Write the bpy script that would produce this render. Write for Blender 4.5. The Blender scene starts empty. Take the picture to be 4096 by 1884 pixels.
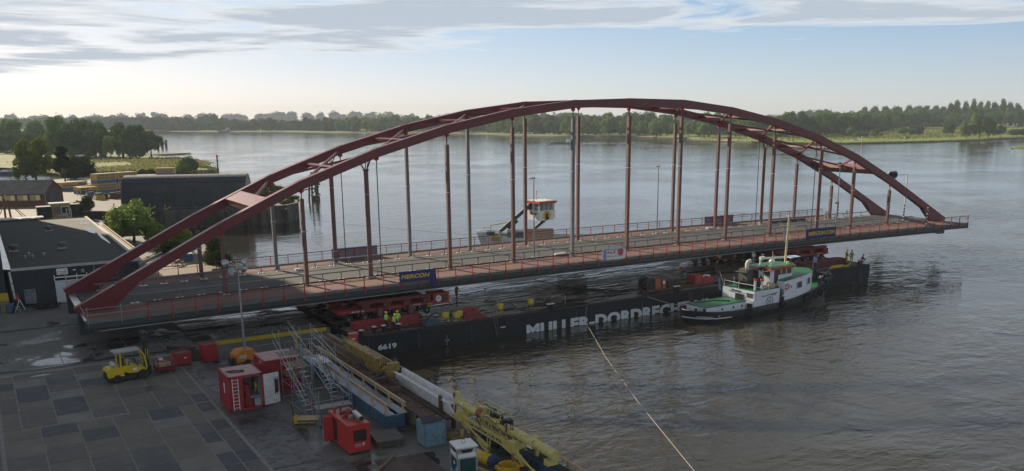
import bpy, math, random
import numpy as np
from mathutils import Matrix, Vector, Euler
random.seed(7)
SC = bpy.context.scene
COL = SC.collection
R = math.radians

# ---------------------------------------------------------------- camera
cam = bpy.data.objects.new("camera", bpy.data.cameras.new("camera"))
COL.objects.link(cam)
yaw, pit, roll = 0.528734, 0.246615, -0.0109067
fwd = Vector((math.sin(yaw)*math.cos(pit), math.cos(yaw)*math.cos(pit), -math.sin(pit)))
rgt = Vector((math.cos(yaw), -math.sin(yaw), 0.0))
upv = rgt.cross(fwd)
r2 = rgt*math.cos(roll) + upv*math.sin(roll)
u2 = upv*math.cos(roll) - rgt*math.sin(roll)
mw = Matrix.Identity(4)
for i in range(3):
    mw[i][0] = r2[i]; mw[i][1] = u2[i]; mw[i][2] = -fwd[i]
mw[0][3], mw[1][3], mw[2][3] = -70.82, -91.89, 22.61
cam.matrix_world = mw
cam.data.sensor_width = 36.0
cam.data.lens = 36.0*3621.4/4096.0
cam.data.shift_y = (1365.5-942.0)/4096.0
cam.data.clip_start = 0.5
cam.data.clip_end = 12000
SC.camera = cam

# ---------------------------------------------------------------- world, sun, exposure
SUN_EL = R(20.8)
SUN_AZ = math.atan2(-0.25, 0.97)          # clockwise from +Y: a little left of straight behind the bridge
world = bpy.data.worlds.new("World")
SC.world = world
world.use_nodes = True
wt = world.node_tree
wt.nodes.clear()
def wn(t, **k):
    n = wt.nodes.new(t)
    for a, v in k.items(): setattr(n, a, v)
    return n
def wmath(op, a, b=None, clamp=False):
    n = wn('ShaderNodeMath', operation=op, use_clamp=clamp)
    for i, v in enumerate((a, b)):
        if v is None: continue
        if isinstance(v, (int, float)): n.inputs[i].default_value = v
        else: wt.links.new(v, n.inputs[i])
    return n.outputs[0]
sky = wn('ShaderNodeTexSky', sky_type='NISHITA', sun_disc=False, sun_elevation=SUN_EL, sun_rotation=SUN_AZ,
         altitude=0.0, air_density=0.62, dust_density=0.5, ozone_density=2.4)
tc = wn('ShaderNodeTexCoord')
sep = wn('ShaderNodeSeparateXYZ'); wt.links.new(tc.outputs['Generated'], sep.inputs[0])
zz = wmath('MAXIMUM', sep.outputs[2], 0.035)
u = wmath('DIVIDE', sep.outputs[0], zz); v = wmath('DIVIDE', sep.outputs[1], zz)
# a sheet of cloud at one height, seen in plan: (u, v) are plan distances in cloud heights
cmb = wn('ShaderNodeCombineXYZ'); wt.links.new(u, cmb.inputs[0]); wt.links.new(v, cmb.inputs[1])
n1 = wn('ShaderNodeTexNoise'); n1.inputs['Scale'].default_value = 0.34; n1.inputs['Detail'].default_value = 8; n1.inputs['Roughness'].default_value = 0.6
n1.inputs['Distortion'].default_value = 0.5
wt.links.new(cmb.outputs[0], n1.inputs['Vector'])
n2 = wn('ShaderNodeTexNoise'); n2.inputs['Scale'].default_value = 1.5; n2.inputs['Detail'].default_value = 5; n2.inputs['Roughness'].default_value = 0.6
wt.links.new(cmb.outputs[0], n2.inputs['Vector'])
edge = wmath('SUBTRACT', 12.0, wmath('ADD', wmath('MULTIPLY', u, 0.86), wmath('MULTIPLY', v, 0.52)))
edge = wmath('MULTIPLY', edge, 0.20)                         # > 0 inside the sheet
edge = wmath('MINIMUM', wmath('MAXIMUM', edge, -1.0), 0.22)
dens = wmath('ADD', wmath('ADD', edge, 0.10), wmath('MULTIPLY', wmath('SUBTRACT', n1.outputs[0], 0.5), 2.8))
cov = wmath('MULTIPLY', wmath('ADD', dens, 0.02), 3.0, clamp=True)
cov = wmath('MULTIPLY', cov, 0.93)
thick = wmath('MULTIPLY', wmath('ADD', wmath('ADD', dens, 0.02), wmath('MULTIPLY', wmath('SUBTRACT', n2.outputs[0], 0.5), 0.55)), 2.2, clamp=True)
ccol = wn('ShaderNodeMix', data_type='RGBA'); wt.links.new(thick, ccol.inputs[0])
ccol.inputs[6].default_value = (9.3, 9.2, 8.9, 1)           # thin bright rims
ccol.inputs[7].default_value = (4.7, 5.3, 6.1, 1)          # thick grey blue undersides
hs = wn('ShaderNodeHueSaturation'); hs.inputs['Saturation'].default_value = 1.22; hs.inputs['Value'].default_value = 1.6
wbal = wn('ShaderNodeVectorMath', operation='MULTIPLY'); wt.links.new(sky.outputs[0], wbal.inputs[0]); wbal.inputs[1].default_value = (1.0, .98, 1.10)   # camera white balance
wt.links.new(wbal.outputs[0], hs.inputs['Color'])
# soft shoulder, as on film, so that the glow round the sun keeps its colour
KS = (20.5, 18.8, 17.0)
v1 = wn('ShaderNodeVectorMath', operation='MULTIPLY'); wt.links.new(hs.outputs[0], v1.inputs[0]); v1.inputs[1].default_value = KS
v2 = wn('ShaderNodeVectorMath', operation='ADD'); wt.links.new(hs.outputs[0], v2.inputs[0]); v2.inputs[1].default_value = KS
v3 = wn('ShaderNodeVectorMath', operation='DIVIDE'); wt.links.new(v1.outputs[0], v3.inputs[0]); wt.links.new(v2.outputs[0], v3.inputs[1])
veil = wn('ShaderNodeMix', data_type='RGBA'); veil.inputs[0].default_value = 0.15; wt.links.new(v3.outputs[0], veil.inputs[6]); veil.inputs[7].default_value = (7.6, 7.7, 7.6, 1)
# both the cloud undersides and the clear sky are darkened overhead, unseen, to cut the fill light
dim = wn('ShaderNodeMapRange'); wt.links.new(sep.outputs[2], dim.inputs[0]); dim.inputs[1].default_value = 0.26; dim.inputs[2].default_value = 0.70
dim.inputs[3].default_value = 1.0; dim.inputs[4].default_value = 0.30
mixc = wn('ShaderNodeMix', data_type='RGBA')
wt.links.new(cov, mixc.inputs[0]); wt.links.new(veil.outputs[2], mixc.inputs[6]); wt.links.new(ccol.outputs[2], mixc.inputs[7])
bg = wn('ShaderNodeBackground'); bg.inputs['Strength'].default_value = 0.065
dm = wn('ShaderNodeVectorMath', operation='SCALE'); wt.links.new(mixc.outputs[2], dm.inputs[0]); wt.links.new(dim.outputs[0], dm.inputs['Scale'])
wt.links.new(dm.outputs[0], bg.inputs['Color'])
wo = wn('ShaderNodeOutputWorld'); wt.links.new(bg.outputs[0], wo.inputs['Surface'])

sun = bpy.data.objects.new("sun", bpy.data.lights.new("sun", 'SUN'))
COL.objects.link(sun)
sun.data.energy = 5.0
sun.data.angle = R(0.6)
sun.data.color = (1.0, 0.86, 0.66)
sdir = Vector((math.sin(SUN_AZ)*math.cos(SUN_EL), math.cos(SUN_AZ)*math.cos(SUN_EL), math.sin(SUN_EL)))
sun.rotation_euler = sdir.to_track_quat('Z', 'Y').to_euler()
sun.location = (-100, 200, 90)
SC.view_settings.view_transform = 'Standard'
SC.view_settings.look = 'None'
SC.view_settings.gamma = 1.0
SC.view_settings.exposure = 0.75
SC.view_settings.use_curve_mapping = False
SC.cycles.max_bounces = 6
SC.cycles.diffuse_bounces = 3
SC.cycles.glossy_bounces = 3
SC.cycles.transmission_bounces = 3
SC.cycles.volume_bounces = 0
SC.cycles.transparent_max_bounces = 8
SC.cycles.sample_clamp_indirect = 4.0
SC.cycles.caustics_reflective = False
SC.cycles.caustics_refractive = False

# ---------------------------------------------------------------- mesh helpers
class MB:
    """collects shapes that become one mesh object"""
    def __init__(s, m=None):
        s.v = []; s.f = []; s.mi = []; s.m = m; s.cur = 0
    def add(s, vs, fs):
        b = len(s.v)
        if s.m is not None: vs = [s.m @ Vector(p) for p in vs]
        s.v += [tuple(p) for p in vs]
        s.f += [tuple(i+b for i in f) for f in fs]
        s.mi += [s.cur]*len(fs)
        return s
    def box(s, x0, x1, y0, y1, z0, z1):
        vs = [(x0,y0,z0),(x1,y0,z0),(x1,y1,z0),(x0,y1,z0),(x0,y0,z1),(x1,y0,z1),(x1,y1,z1),(x0,y1,z1)]
        return s.add(vs, [(3,2,1,0),(4,5,6,7),(0,1,5,4),(1,2,6,5),(2,3,7,6),(3,0,4,7)])
    def cbox(s, c, d, rz=0, ry=0, rx=0):
        old = s.m
        t = Matrix.Translation(c) @ Euler((rx, ry, rz)).to_matrix().to_4x4()
        s.m = t if old is None else old @ t
        s.box(-d[0]/2, d[0]/2, -d[1]/2, d[1]/2, -d[2]/2, d[2]/2)
        s.m = old
        return s
    def frame(s, p, q, up):
        a = (Vector(q)-Vector(p)); L = a.length; a.normalize()
        up = Vector(up)
        if abs(a.dot(up)) > 0.99: up = Vector((0,1,0)) if abs(a.y) < .9 else Vector((1,0,0))
        x = a.cross(up).normalized(); y = x.cross(a).normalized()
        return a, x, y, L
    def beam(s, p, q, w, h, up=(0,0,1)):
        a, x, y, L = s.frame(p, q, up)
        p = Vector(p); q = Vector(q)
        vs = []
        for e in (p, q):
            for sx, sy in ((-1,-1),(1,-1),(1,1),(-1,1)):
                vs.append(e + x*(sx*w/2) + y*(sy*h/2))
        return s.add(vs, [(0,1,2,3),(7,6,5,4),(4,5,1,0),(5,6,2,1),(6,7,3,2),(7,4,0,3)])
    def tube(s, p, q, r, n=8, r2=None, caps=True):
        a, x, y, L = s.frame(p, q, (0,0,1))
        p = Vector(p); q = Vector(q); r2 = r if r2 is None else r2
        vs = []
        for e, rr in ((p, r), (q, r2)):
            for i in range(n):
                t = 2*math.pi*i/n
                vs.append(e + x*(rr*math.cos(t)) + y*(rr*math.sin(t)))
        fs = [(i, (i+1) % n, n+(i+1) % n, n+i) for i in range(n)]
        if caps: fs += [tuple(range(n-1, -1, -1)), tuple(range(n, 2*n))]
        return s.add(vs, fs)
    def path(s, pts, r, n=6, closed=False):
        pts = [Vector(p) for p in pts]
        m = len(pts)
        rs = r if isinstance(r, (list, tuple)) else [r]*m
        vs = []
        px = None
        for i, p in enumerate(pts):
            if closed: d = pts[(i+1) % m]-pts[i-1]
            else: d = pts[min(i+1, m-1)]-pts[max(i-1, 0)]
            d.normalize()
            if px is None:
                u_ = Vector((0,0,1)) if abs(d.z) < .95 else Vector((1,0,0))
                px = d.cross(u_).normalized()
            else:
                px = (px - d*px.dot(d)).normalized()
            py = d.cross(px)
            for k in range(n):
                t = 2*math.pi*k/n
                vs.append(p + px*(rs[i]*math.cos(t)) + py*(rs[i]*math.sin(t)))
        fs = []
        for i in range(m if closed else m-1):
            j = (i+1) % m
            for k in range(n):
                fs.append((i*n+k, i*n+(k+1) % n, j*n+(k+1) % n, j*n+k))
        if not closed:
            fs += [tuple(range(n-1, -1, -1)), tuple(range((m-1)*n, m*n))]
        return s.add(vs, fs)
    def prism(s, poly, z0, z1, axis='z'):
        n = len(poly)
        def P(a, b, c):
            return {'z': (a, b, c), 'y': (a, c, b), 'x': (c, a, b)}[axis]
        vs = [P(a, b, z0) for a, b in poly] + [P(a, b, z1) for a, b in poly]
        fs = [tuple(range(n-1, -1, -1)), tuple(range(n, 2*n))] + [(i, (i+1) % n, n+(i+1) % n, n+i) for i in range(n)]
        if axis == 'y': fs = [f[::-1] for f in fs]
        return s.add(vs, fs)
    def lathe(s, prof, c=(0,0,0), n=14, ax='z'):
        vs = []
        for (r, z) in prof:
            for i in range(n):
                t = 2*math.pi*i/n
                a, b = r*math.cos(t), r*math.sin(t)
                vs.append({'z': (c[0]+a, c[1]+b, c[2]+z), 'x': (c[0]+z, c[1]+a, c[2]+b), 'y': (c[0]+a, c[1]+z, c[2]-b)}[ax])
        fs = []
        m = len(prof)
        for j in range(m-1):
            for i in range(n):
                fs.append((j*n+i, j*n+(i+1) % n, (j+1)*n+(i+1) % n, (j+1)*n+i))
        fs += [tuple(range(n-1, -1, -1)), tuple(range((m-1)*n, m*n))]
        return s.add(vs, fs)
    def torus(s, c, R_, r, ax='z', n=16, k=6, squash=1.0):
        pts = []
        for i in range(n):
            t = 2*math.pi*i/n
            a, b = R_*math.cos(t), R_*math.sin(t)
            pts.append({'z': (c[0]+a, c[1]+b, c[2]), 'x': (c[0], c[1]+a, c[2]+b), 'y': (c[0]+a, c[1], c[2]+b)}[ax])
        return s.path(pts, r, k, True)
    def grid(s, nx, ny, fn):
        vs = [fn(i/nx, j/ny) for j in range(ny+1) for i in range(nx+1)]
        fs = [(j*(nx+1)+i, j*(nx+1)+i+1, (j+1)*(nx+1)+i+1, (j+1)*(nx+1)+i) for j in range(ny) for i in range(nx)]
        return s.add(vs, fs)
    def mesh(s, name, mats, ang=32):
        me = bpy.data.meshes.new(name)
        me.from_pydata(s.v, [], s.f)
        if not isinstance(mats, (list, tuple)): mats = [mats]
        for m in mats: me.materials.append(m)
        if max(s.mi or [0]) > 0: me.polygons.foreach_set('material_index', s.mi)
        me.polygons.foreach_set('use_smooth', [True]*len(me.polygons))
        me.set_sharp_from_angle(angle=R(ang))
        me.update()
        return me

def link(name, me, parent=None):
    o = bpy.data.objects.new(name, me); COL.objects.link(o)
    if parent is not None: o.parent = parent
    return o
def tag(o, label, cat, group=None):
    o['label'] = label; o['category'] = cat
    if group: o['group'] = group
    return o
def thing(name, label, cat, loc=(0,0,0), rz=0.0, group=None):
    o = bpy.data.objects.new(name, None); COL.objects.link(o)
    o.location = loc; o.rotation_euler = (0, 0, rz)
    o.empty_display_size = 0.3
    return tag(o, label, cat, group)
SPLIT = set('pipe_flange end_wall clamp_post black_band plate_seam splice_seam rail_post post leg stiffener cleat slat rib fork foot bollard_cap deck_bollard vent_trunk vent_cap porthole sheave_plate tread roof_stripe pipe black_pipe scrap_bar support bearer window_post red_band fender_pile bay_joint tie_band band bolt_hole corner_lug temporary_rail fender_rope blue_stripe cladding_rib end_rib antenna railing_wire crown_box floor_lug bin_load stub_column buoy_band hose wheel panel_print pipe_collar strut_clamp lap_seam leg_rust top_flange roof_fittings lip yellow_stripe label_plate door_edge lug roof_pool vent_slot'.split())
def islands(mb):
    par = list(range(len(mb.v)))
    def find(a):
        while par[a] != a: par[a] = par[par[a]]; a = par[a]
        return a
    for f in mb.f:
        r0 = find(f[0])
        for i in f[1:]: par[find(i)] = r0
    out = {}
    for f, mi in zip(mb.f, mb.mi):
        b, mp = out.setdefault(find(f[0]), (MB(), {}))
        for i in f:
            if i not in mp: mp[i] = len(b.v); b.v.append(mb.v[i])
        b.f.append(tuple(mp[i] for i in f)); b.mi.append(mi)
    return [b for b, _ in out.values()]
def part(name, mb, mat, parent, label=None, ang=32):
    if name in SPLIT:
        bs = islands(mb)
        if len(bs) > 1:
            os_ = [link(name, b.mesh(name, mat, ang), parent) for b in bs]
            if label:
                for o in os_: o['label'] = label
            return os_[0]
    o = link(name, mb.mesh(name, mat, ang), parent)
    if label: o['label'] = label
    return o
def share(name, me, parent, loc=(0,0,0), rot=(0,0,0), scale=(1,1,1)):
    o = link(name, me, parent); o.location = loc; o.rotation_euler = rot; o.scale = scale
    return o
def solo(name, mb, mat, label, cat, group=None, loc=(0,0,0), ang=32):
    o = link(name, mb.mesh(name, mat, ang)); o.location = loc
    return tag(o, label, cat, group)
def solos(name, mb, mat, labels, cat, group=None, ang=32):
    for b, l in zip(islands(mb), labels): tag(link(name, b.mesh(name, mat, ang)), l, cat, group)
def struct(name, mb, mat, ang=32):
    o = link(name, mb.mesh(name, mat, ang)); o['kind'] = 'structure'
    return o
def stuffpart(name, mb, mat, parent):
    o = part(name, mb, mat, parent); o['kind'] = 'stuff'
    return o
def dup(root, loc, rz=None, label=None, scale=None):
    def cp(o, par):
        c = o.copy(); COL.objects.link(c)
        if par is not None: c.parent = par
        for ch in o.children: cp(ch, c)
        return c
    r = cp(root, None); r.location = loc
    if rz is not None: r.rotation_euler = (0, 0, rz)
    if scale: r.scale = scale
    if label: r['label'] = label
    return r

# ---------------------------------------------------------------- materials
MATS = {}
class NT:
    def __init__(s, name):
        s.mat = bpy.data.materials.new(name); s.mat.use_nodes = True
        s.t = s.mat.node_tree; s.t.nodes.clear()
        s.out = s.n('ShaderNodeOutputMaterial')
    def n(s, t, **k):
        n = s.t.nodes.new(t)
        for a, v in k.items(): setattr(n, a, v)
        return n
    def l(s, a, b): s.t.links.new(a, b)
    def setin(s, sock, v):
        if isinstance(v, bpy.types.NodeSocket): s.l(v, sock)
        else: sock.default_value = v
    def math(s, op, a, b=None, clamp=False):
        n = s.n('ShaderNodeMath', operation=op, use_clamp=clamp)
        s.setin(n.inputs[0], a)
        if b is not None: s.setin(n.inputs[1], b)
        return n.outputs[0]
    def pos(s, scale=(1,1,1), rotz=0.0, obj=False):
        if obj: src = s.n('ShaderNodeTexCoord').outputs['Object']
        else: src = s.n('ShaderNodeNewGeometry').outputs['Position']
        m = s.n('ShaderNodeMapping'); s.l(src, m.inputs[0])
        m.inputs['Scale'].default_value = scale; m.inputs['Rotation'].default_value = (0, 0, rotz)
        return m.outputs[0]
    def noise(s, vec, scale, detail=4, rough=.55, dist=0.0):
        n = s.n('ShaderNodeTexNoise'); s.l(vec, n.inputs['Vector'])
        n.inputs['Scale'].default_value = scale; n.inputs['Detail'].default_value = detail
        n.inputs['Roughness'].default_value = rough; n.inputs['Distortion'].default_value = dist
        return n.outputs[0]
    def ramp(s, v, a, b):
        n = s.n('ShaderNodeMapRange'); n.clamp = True
        s.l(v, n.inputs[0]); n.inputs[1].default_value = a; n.inputs[2].default_value = b
        return n.outputs[0]
    def mix(s, f, a, b):
        n = s.n('ShaderNodeMix', data_type='RGBA')
        s.setin(n.inputs[0], f)
        for i, v in ((6, a), (7, b)):
            if isinstance(v, (tuple, list)): v = tuple(v)[:3]+(1,)
            s.setin(n.inputs[i], v)
        return n.outputs[2]
    def fmix(s, f, a, b):
        n = s.n('ShaderNodeMix', data_type='FLOAT')
        s.setin(n.inputs[0], f); s.setin(n.inputs[2], a); s.setin(n.inputs[3], b)
        return n.outputs[0]
    def bsdf(s, col, rough, metal=0.0, normal=None, spec=0.5, ior=None):
        b = s.n('ShaderNodeBsdfPrincipled')
        if isinstance(col, (tuple, list)): col = tuple(col)[:3]+(1,)
        s.setin(b.inputs['Base Color'], col); s.setin(b.inputs['Roughness'], rough); s.setin(b.inputs['Metallic'], metal)
        s.setin(b.inputs['Specular IOR Level'], spec)
        if ior: b.inputs['IOR'].default_value = ior
        if normal is not None: s.l(normal, b.inputs['Normal'])
        s.l(b.outputs[0], s.out.inputs[0])
        return b
    def bump(s, h, strength=.3, dist=.02):
        b = s.n('ShaderNodeBump'); s.l(h, b.inputs['Height'])
        b.inputs['Strength'].default_value = strength; b.inputs['Distance'].default_value = dist
        return b.outputs[0]

def M(name, col, rough=.55, metal=0.0, var=.18, scale=1.2, dirt=None, dirt_amt=.45, bump=0.0, spec=.5, perobj=0.0, streak=False):
    """painted / plain surface: broad tone variation, fine grain, optional dirt or rust patches"""
    if name in MATS: return MATS[name]
    t = NT(name)
    p = t.pos()
    a = t.noise(p, scale, 5, .6)
    fine = t.noise(p, scale*9, 3, .6)
    k = t.math('ADD', t.math('MULTIPLY', a, .7), t.math('MULTIPLY', fine, .3))
    lo = [c*(1-var) for c in col]; hi = [min(1, c*(1+var)) for c in col]
    c = t.mix(t.ramp(k, .32, .68), lo, hi)
    if perobj:
        oi = t.n('ShaderNodeObjectInfo')
        f = t.math('ADD', t.math('MULTIPLY', oi.outputs['Random'], 2*perobj), 1-perobj)
        mm = t.n('ShaderNodeMix', data_type='RGBA', blend_type='MULTIPLY'); mm.inputs[0].default_value = 1
        t.l(c, mm.inputs[6]); cc = t.n('ShaderNodeCombineColor'); [t.l(f, cc.inputs[i]) for i in range(3)]
        t.l(cc.outputs[0], mm.inputs[7]); c = mm.outputs[2]
    rg = t.math('ADD', t.math('MULTIPLY', fine, .2), rough-.1, clamp=True)
    if dirt:
        pv = t.pos((1, 1, .25)) if streak else p
        d = t.noise(pv, scale*2.1, 6, .65, .4)
        hi_ = .62 - .25*(dirt_amt-.45)
        m = t.math('MULTIPLY', t.ramp(d, hi_-.14, hi_+.06), dirt_amt+.3, clamp=True)
        c = t.mix(m, c, dirt)
        rg = t.fmix(m, rg, .85)
    nrm = t.bump(fine, bump, .03) if bump else None
    t.bsdf(c, rg, metal, nrm, spec)
    MATS[name] = t.mat
    return t.mat
# ================================================================ SETTING: water, grounds, banks
def mat_water():
    t = NT('river_water')
    rot = R(-24)
    p1 = t.pos((0.55, 1.0, 1.0), rot); p2 = t.pos((0.7, 1.0, 1.0), R(12)); p3 = t.pos((1, 1, 1))
    a = t.noise(p1, 0.42, 2, .5, .6)
    b = t.noise(p2, 1.25, 3, .55, .5)
    d = t.noise(p1, 3.6, 2, .5, .3)
    patch = t.ramp(t.noise(p3, 0.028, 3, .5, .8), .38, .62)          # calmer and livelier patches
    h = t.math('ADD', t.math('MULTIPLY', a, 1.35), t.math('ADD', t.math('MULTIPLY', b, .62), t.math('MULTIPLY', d, .13)))
    amp = t.math('ADD', t.math('MULTIPLY', patch, .60), .30)
    # sheltered, calmer water in the lee of the barge
    sp = t.n('ShaderNodeSeparateXYZ'); t.l(p3, sp.inputs[0])
    lee = t.math('MULTIPLY', t.math('MULTIPLY', t.ramp(sp.outputs[1], -42, -26), t.ramp(sp.outputs[1], -8, -12)), t.math('MULTIPLY', t.ramp(sp.outputs[0], -60, -44), t.ramp(sp.outputs[0], 52, 24)))
    lee = t.math('ADD', lee, t.math('MULTIPLY', t.math('SUBTRACT', t.noise(p3, .06, 3), .5), t.math('MULTIPLY', lee, 1.2)), True)
    amp = t.math('MULTIPLY', amp, t.math('SUBTRACT', 1.0, t.math('MULTIPLY', lee, .30)))
    amp = t.math('MULTIPLY', amp, t.fmix(t.ramp(sp.outputs[1], 5, 90), 1.0, .42))   # the open river is smoother than the harbour chop
    h = t.math('MULTIPLY', h, amp)
    nrm = t.bump(h, 1.0, .19)
    col = t.mix(patch, (.028, .026, .017), (.038, .035, .024))
    t.bsdf(col, .055, 0, nrm, .5, 1.33)
    return t.mat
mb = MB(); mb.add([(-4500,-1500,0),(4500,-1500,0),(4500,4800,0),(-4500,4800,0)], [(0,1,2,3)])
struct('water', mb, mat_water())

def mat_concrete(name, base, wet=0.0):
    t = NT(name)
    p = t.pos()
    a = t.noise(p, .35, 6, .62); f = t.noise(p, 6.0, 4, .6); s = t.noise(p, 1.1, 5, .7, .6)
    k = t.math('ADD', t.math('MULTIPLY', a, .6), t.math('MULTIPLY', f, .4))
    c = t.mix(t.ramp(k, .33, .67), [x*.72 for x in base], [x*1.25 for x in base])
    c = t.mix(t.ramp(s, .60, .74), c, [x*.45 for x in base])
    rg = t.fmix(t.ramp(s, .55, .72), .75, .35)
    if wet:
        w = t.ramp(t.noise(p, .16, 4, .55, .5), .60-.12*wet, .66-.1*wet)
        c = t.mix(w, c, [x*.38 for x in base]); rg = t.fmix(w, rg, .08)
    t.bsdf(c, rg, 0, t.bump(f, .25, .02))
    return t.mat
CONC = mat_concrete('yard_concrete', (.15, .148, .14), .35)
JOINT = M('joint_sand', (.23, .225, .215), .8, var=.3, scale=2)
QWALL = M('quay_wall', (.115, .11, .10), .8, var=.35, scale=.5, dirt=(.045, .045, .032), dirt_amt=.6, streak=True)
LIT = mat_concrete('pale_paving', (.17, .148, .125), 0)

# near yard with its quay walls
g = MB()
yard = [(-260,-220),(-43.3,-220),(-43.3,-13.8),(-54.6,-13.8),(-54.6,-6.5),(-42.0,-6.5),(-42.0,30),(-39.2,46),(-39.0,76),(-41,81),(-58,84),(-260,84)]
g.prism(yard, -2.0, 2.0)
ground = struct('ground', g, [CONC])
# concrete slabs of the yard floor, each its own piece with open joints, on a bed of pale sand
bed = MB(); bed.box(-71.6,-57.6,-47,-8.6,2.0,2.046); bedo = part('joint_sand', bed, JOINT, ground)
def mat_slab():
    t = NT('paving_slab')
    oi = t.n('ShaderNodeObjectInfo'); rnd = oi.outputs['Random']
    p = t.pos(); a = t.noise(p, .5, 6, .65); f = t.noise(p, 8, 4, .6); s = t.noise(p, 1.6, 5, .7, 1.0)
    base = t.mix(t.ramp(rnd, .30, .36), (.075, .084, .100), (.135, .128, .115))
    base = t.mix(t.ramp(rnd, .62, .66), base, (.175, .160, .130))
    base = t.mix(t.ramp(rnd, .90, .92), base, (.22, .215, .20))
    c = t.mix(t.ramp(t.math('ADD', t.math('MULTIPLY', a, .65), t.math('MULTIPLY', f, .35)), .33, .68), t.mix(.45, base, (.02,.02,.02)), base)
    c = t.mix(t.math('MULTIPLY', t.ramp(s, .58, .72), .7), c, (.045, .042, .038))
    c = t.mix(t.math('MULTIPLY', t.ramp(t.noise(p, 2.7, 3, .6), .66, .74), .5), c, (.24, .235, .22))
    t.bsdf(c, t.fmix(t.ramp(s, .5, .7), .72, .42), 0, t.bump(f, .3, .02))
    return t.mat
SLAB = mat_slab()
slab_meshes = {}
def slab(x0, x1, y0, y1):
    w, l = round(x1-x0, 2), round(y1-y0, 2)
    if (w, l) not in slab_meshes:
        m = MB(); b = .02
        m.add([(-w/2,-l/2,0),(w/2,-l/2,0),(w/2,l/2,0),(-w/2,l/2,0),(-w/2+b,-l/2+b,.045),(w/2-b,-l/2+b,.045),(w/2-b,l/2-b,.045),(-w/2+b,l/2-b,.045)],
              [(4,5,6,7),(0,1,5,4),(1,2,6,5),(2,3,7,6),(3,0,4,7)])
        slab_meshes[(w, l)] = m.mesh('slab', SLAB)
    o = share('slab', slab_meshes[(w, l)], ground, ((x0+x1)/2, (y0+y1)/2, 2.014+random.uniform(-.003, .006)), (random.uniform(-.002,.002), random.uniform(-.002,.002), 0))
    return o
J = .07
xs = [-71.4, -70.2, -67.95, -65.7, -63.4, -61.15, -58.85, -57.7]
for i in range(len(xs)-1):                                # upper field: small slabs in bond
    y = -9.1 + (0.0 if i % 2 else -.25); 
    yend = -24.7 if i < 4 else -24.9
    while y - 2.2 > yend - 1.0:
        y0 = max(y-2.2, yend)
        slab(xs[i]+J/2, xs[i+1]-J/2, y0+J/2, y-J/2); y -= 2.2
        if y <= yend + .3: break
    if y > yend + .3: slab(xs[i]+J/2, xs[i+1]-J/2, yend+J/2, y-J/2)
xl = [-71.4, -69.15, -66.83, -64.57, -62.27, -60.05]
for i in range(5):                                        # lower field: long slabs
    y = -24.75
    ys = [-27.0, -29.5 if i else -30.4, -32.8, -36.1, -39.4, -42.7, -46.0]
    if i == 3: ys = [-26.6, -29.4, -32.8, -36.1, -39.4, -42.7, -46.0]
    if i == 4: ys = [-27.4, -29.45, -32.7, -36.0, -39.3, -42.6, -46.0]
    for yy in ys:
        slab(xl[i]+J/2, xl[i+1]-J/2, yy+J/2, y-J/2); y = yy
for i, (a, b) in enumerate(((-60.05, -58.92), (-58.92, -57.8))):
    y = -24.95
    for k in range(9):
        slab(a+J/2, b-J/2, y-2.28+J/2, y-J/2); y -= 2.28
# crane rails let into the yard
RAIL = M('worn_rail_steel', (.16, .15, .14), .3, .9, var=.3)
GROOVE = M('dark_groove', (.03, .029, .027), .6)
for yy in (-7.35, 9.6):
    m = MB(); m.box(-120, -55.2, yy-.28, yy+.28, 2.0, 2.03); part('rail_bed', m, GROOVE, ground)
    m = MB(); m.box(-120, -55.2, yy-.05, yy+.05, 2.03, 2.055); m.box(-120, -55.2, yy+.14, yy+.17, 2.03, 2.05); part('crane_rail', m, RAIL, ground)
# joints of the big yard bays nearer the bridge
m = MB()
for xx in (-69.1, -66.2, -63.6, -60.6, -57.7): m.box(xx-.03, xx+.03, -6.9, 8.9, 2.0, 2.018)
for yy in (-4.2, -1.4, 1.6, 4.6): m.box(-75, -55.3, yy-.025, yy+.025, 2.0, 2.014)
part('bay_joint', m, JOINT, ground)
# puddles standing along the rail
PUD = NT('puddle'); PUD.bsdf((.02,.02,.02), .015, 0, None, .5, 1.33); PUD = PUD.mat
def blob(cx, cy, rx, ry, z, seed, rot=0.0, n=22):
    rnd = random.Random(seed); ph = [rnd.uniform(0, 6.28) for _ in range(4)]
    vs = []
    for i in range(n):
        t = 2*math.pi*i/n
        k = 1+.22*math.sin(2*t+ph[0])+.16*math.sin(3*t+ph[1])+.1*math.sin(5*t+ph[2])
        a, b = rx*k*math.cos(t), ry*k*math.sin(t)
        vs.append((cx+a*math.cos(rot)-b*math.sin(rot), cy+a*math.sin(rot)+b*math.cos(rot), z))
    return vs, [tuple(range(n))]
m = MB()
for (cx, cy, rx, ry, sd) in ((-67.6,-7.75,1.7,.13,1),(-66.0,-7.05,1.5,.1,2),(-68.2,-10.2,.62,.22,3),(-64.9,-3.9,.5,.12,4),(-62.2,-7.0,1.0,.1,5)):
    m.add(*blob(cx, cy, rx, ry, 2.064, sd))
for (cx, cy, rx, ry, sd) in ((-49.2,-44.0,1.2,.9,6),(-51.4,-42.8,1.5,.35,7),(-52.2,-36.2,.6,.35,8)):
    m.add(*blob(cx, cy, rx, ry, 2.012, sd))
pud = struct('puddles', m, PUD); pud['kind'] = 'stuff'

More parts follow.
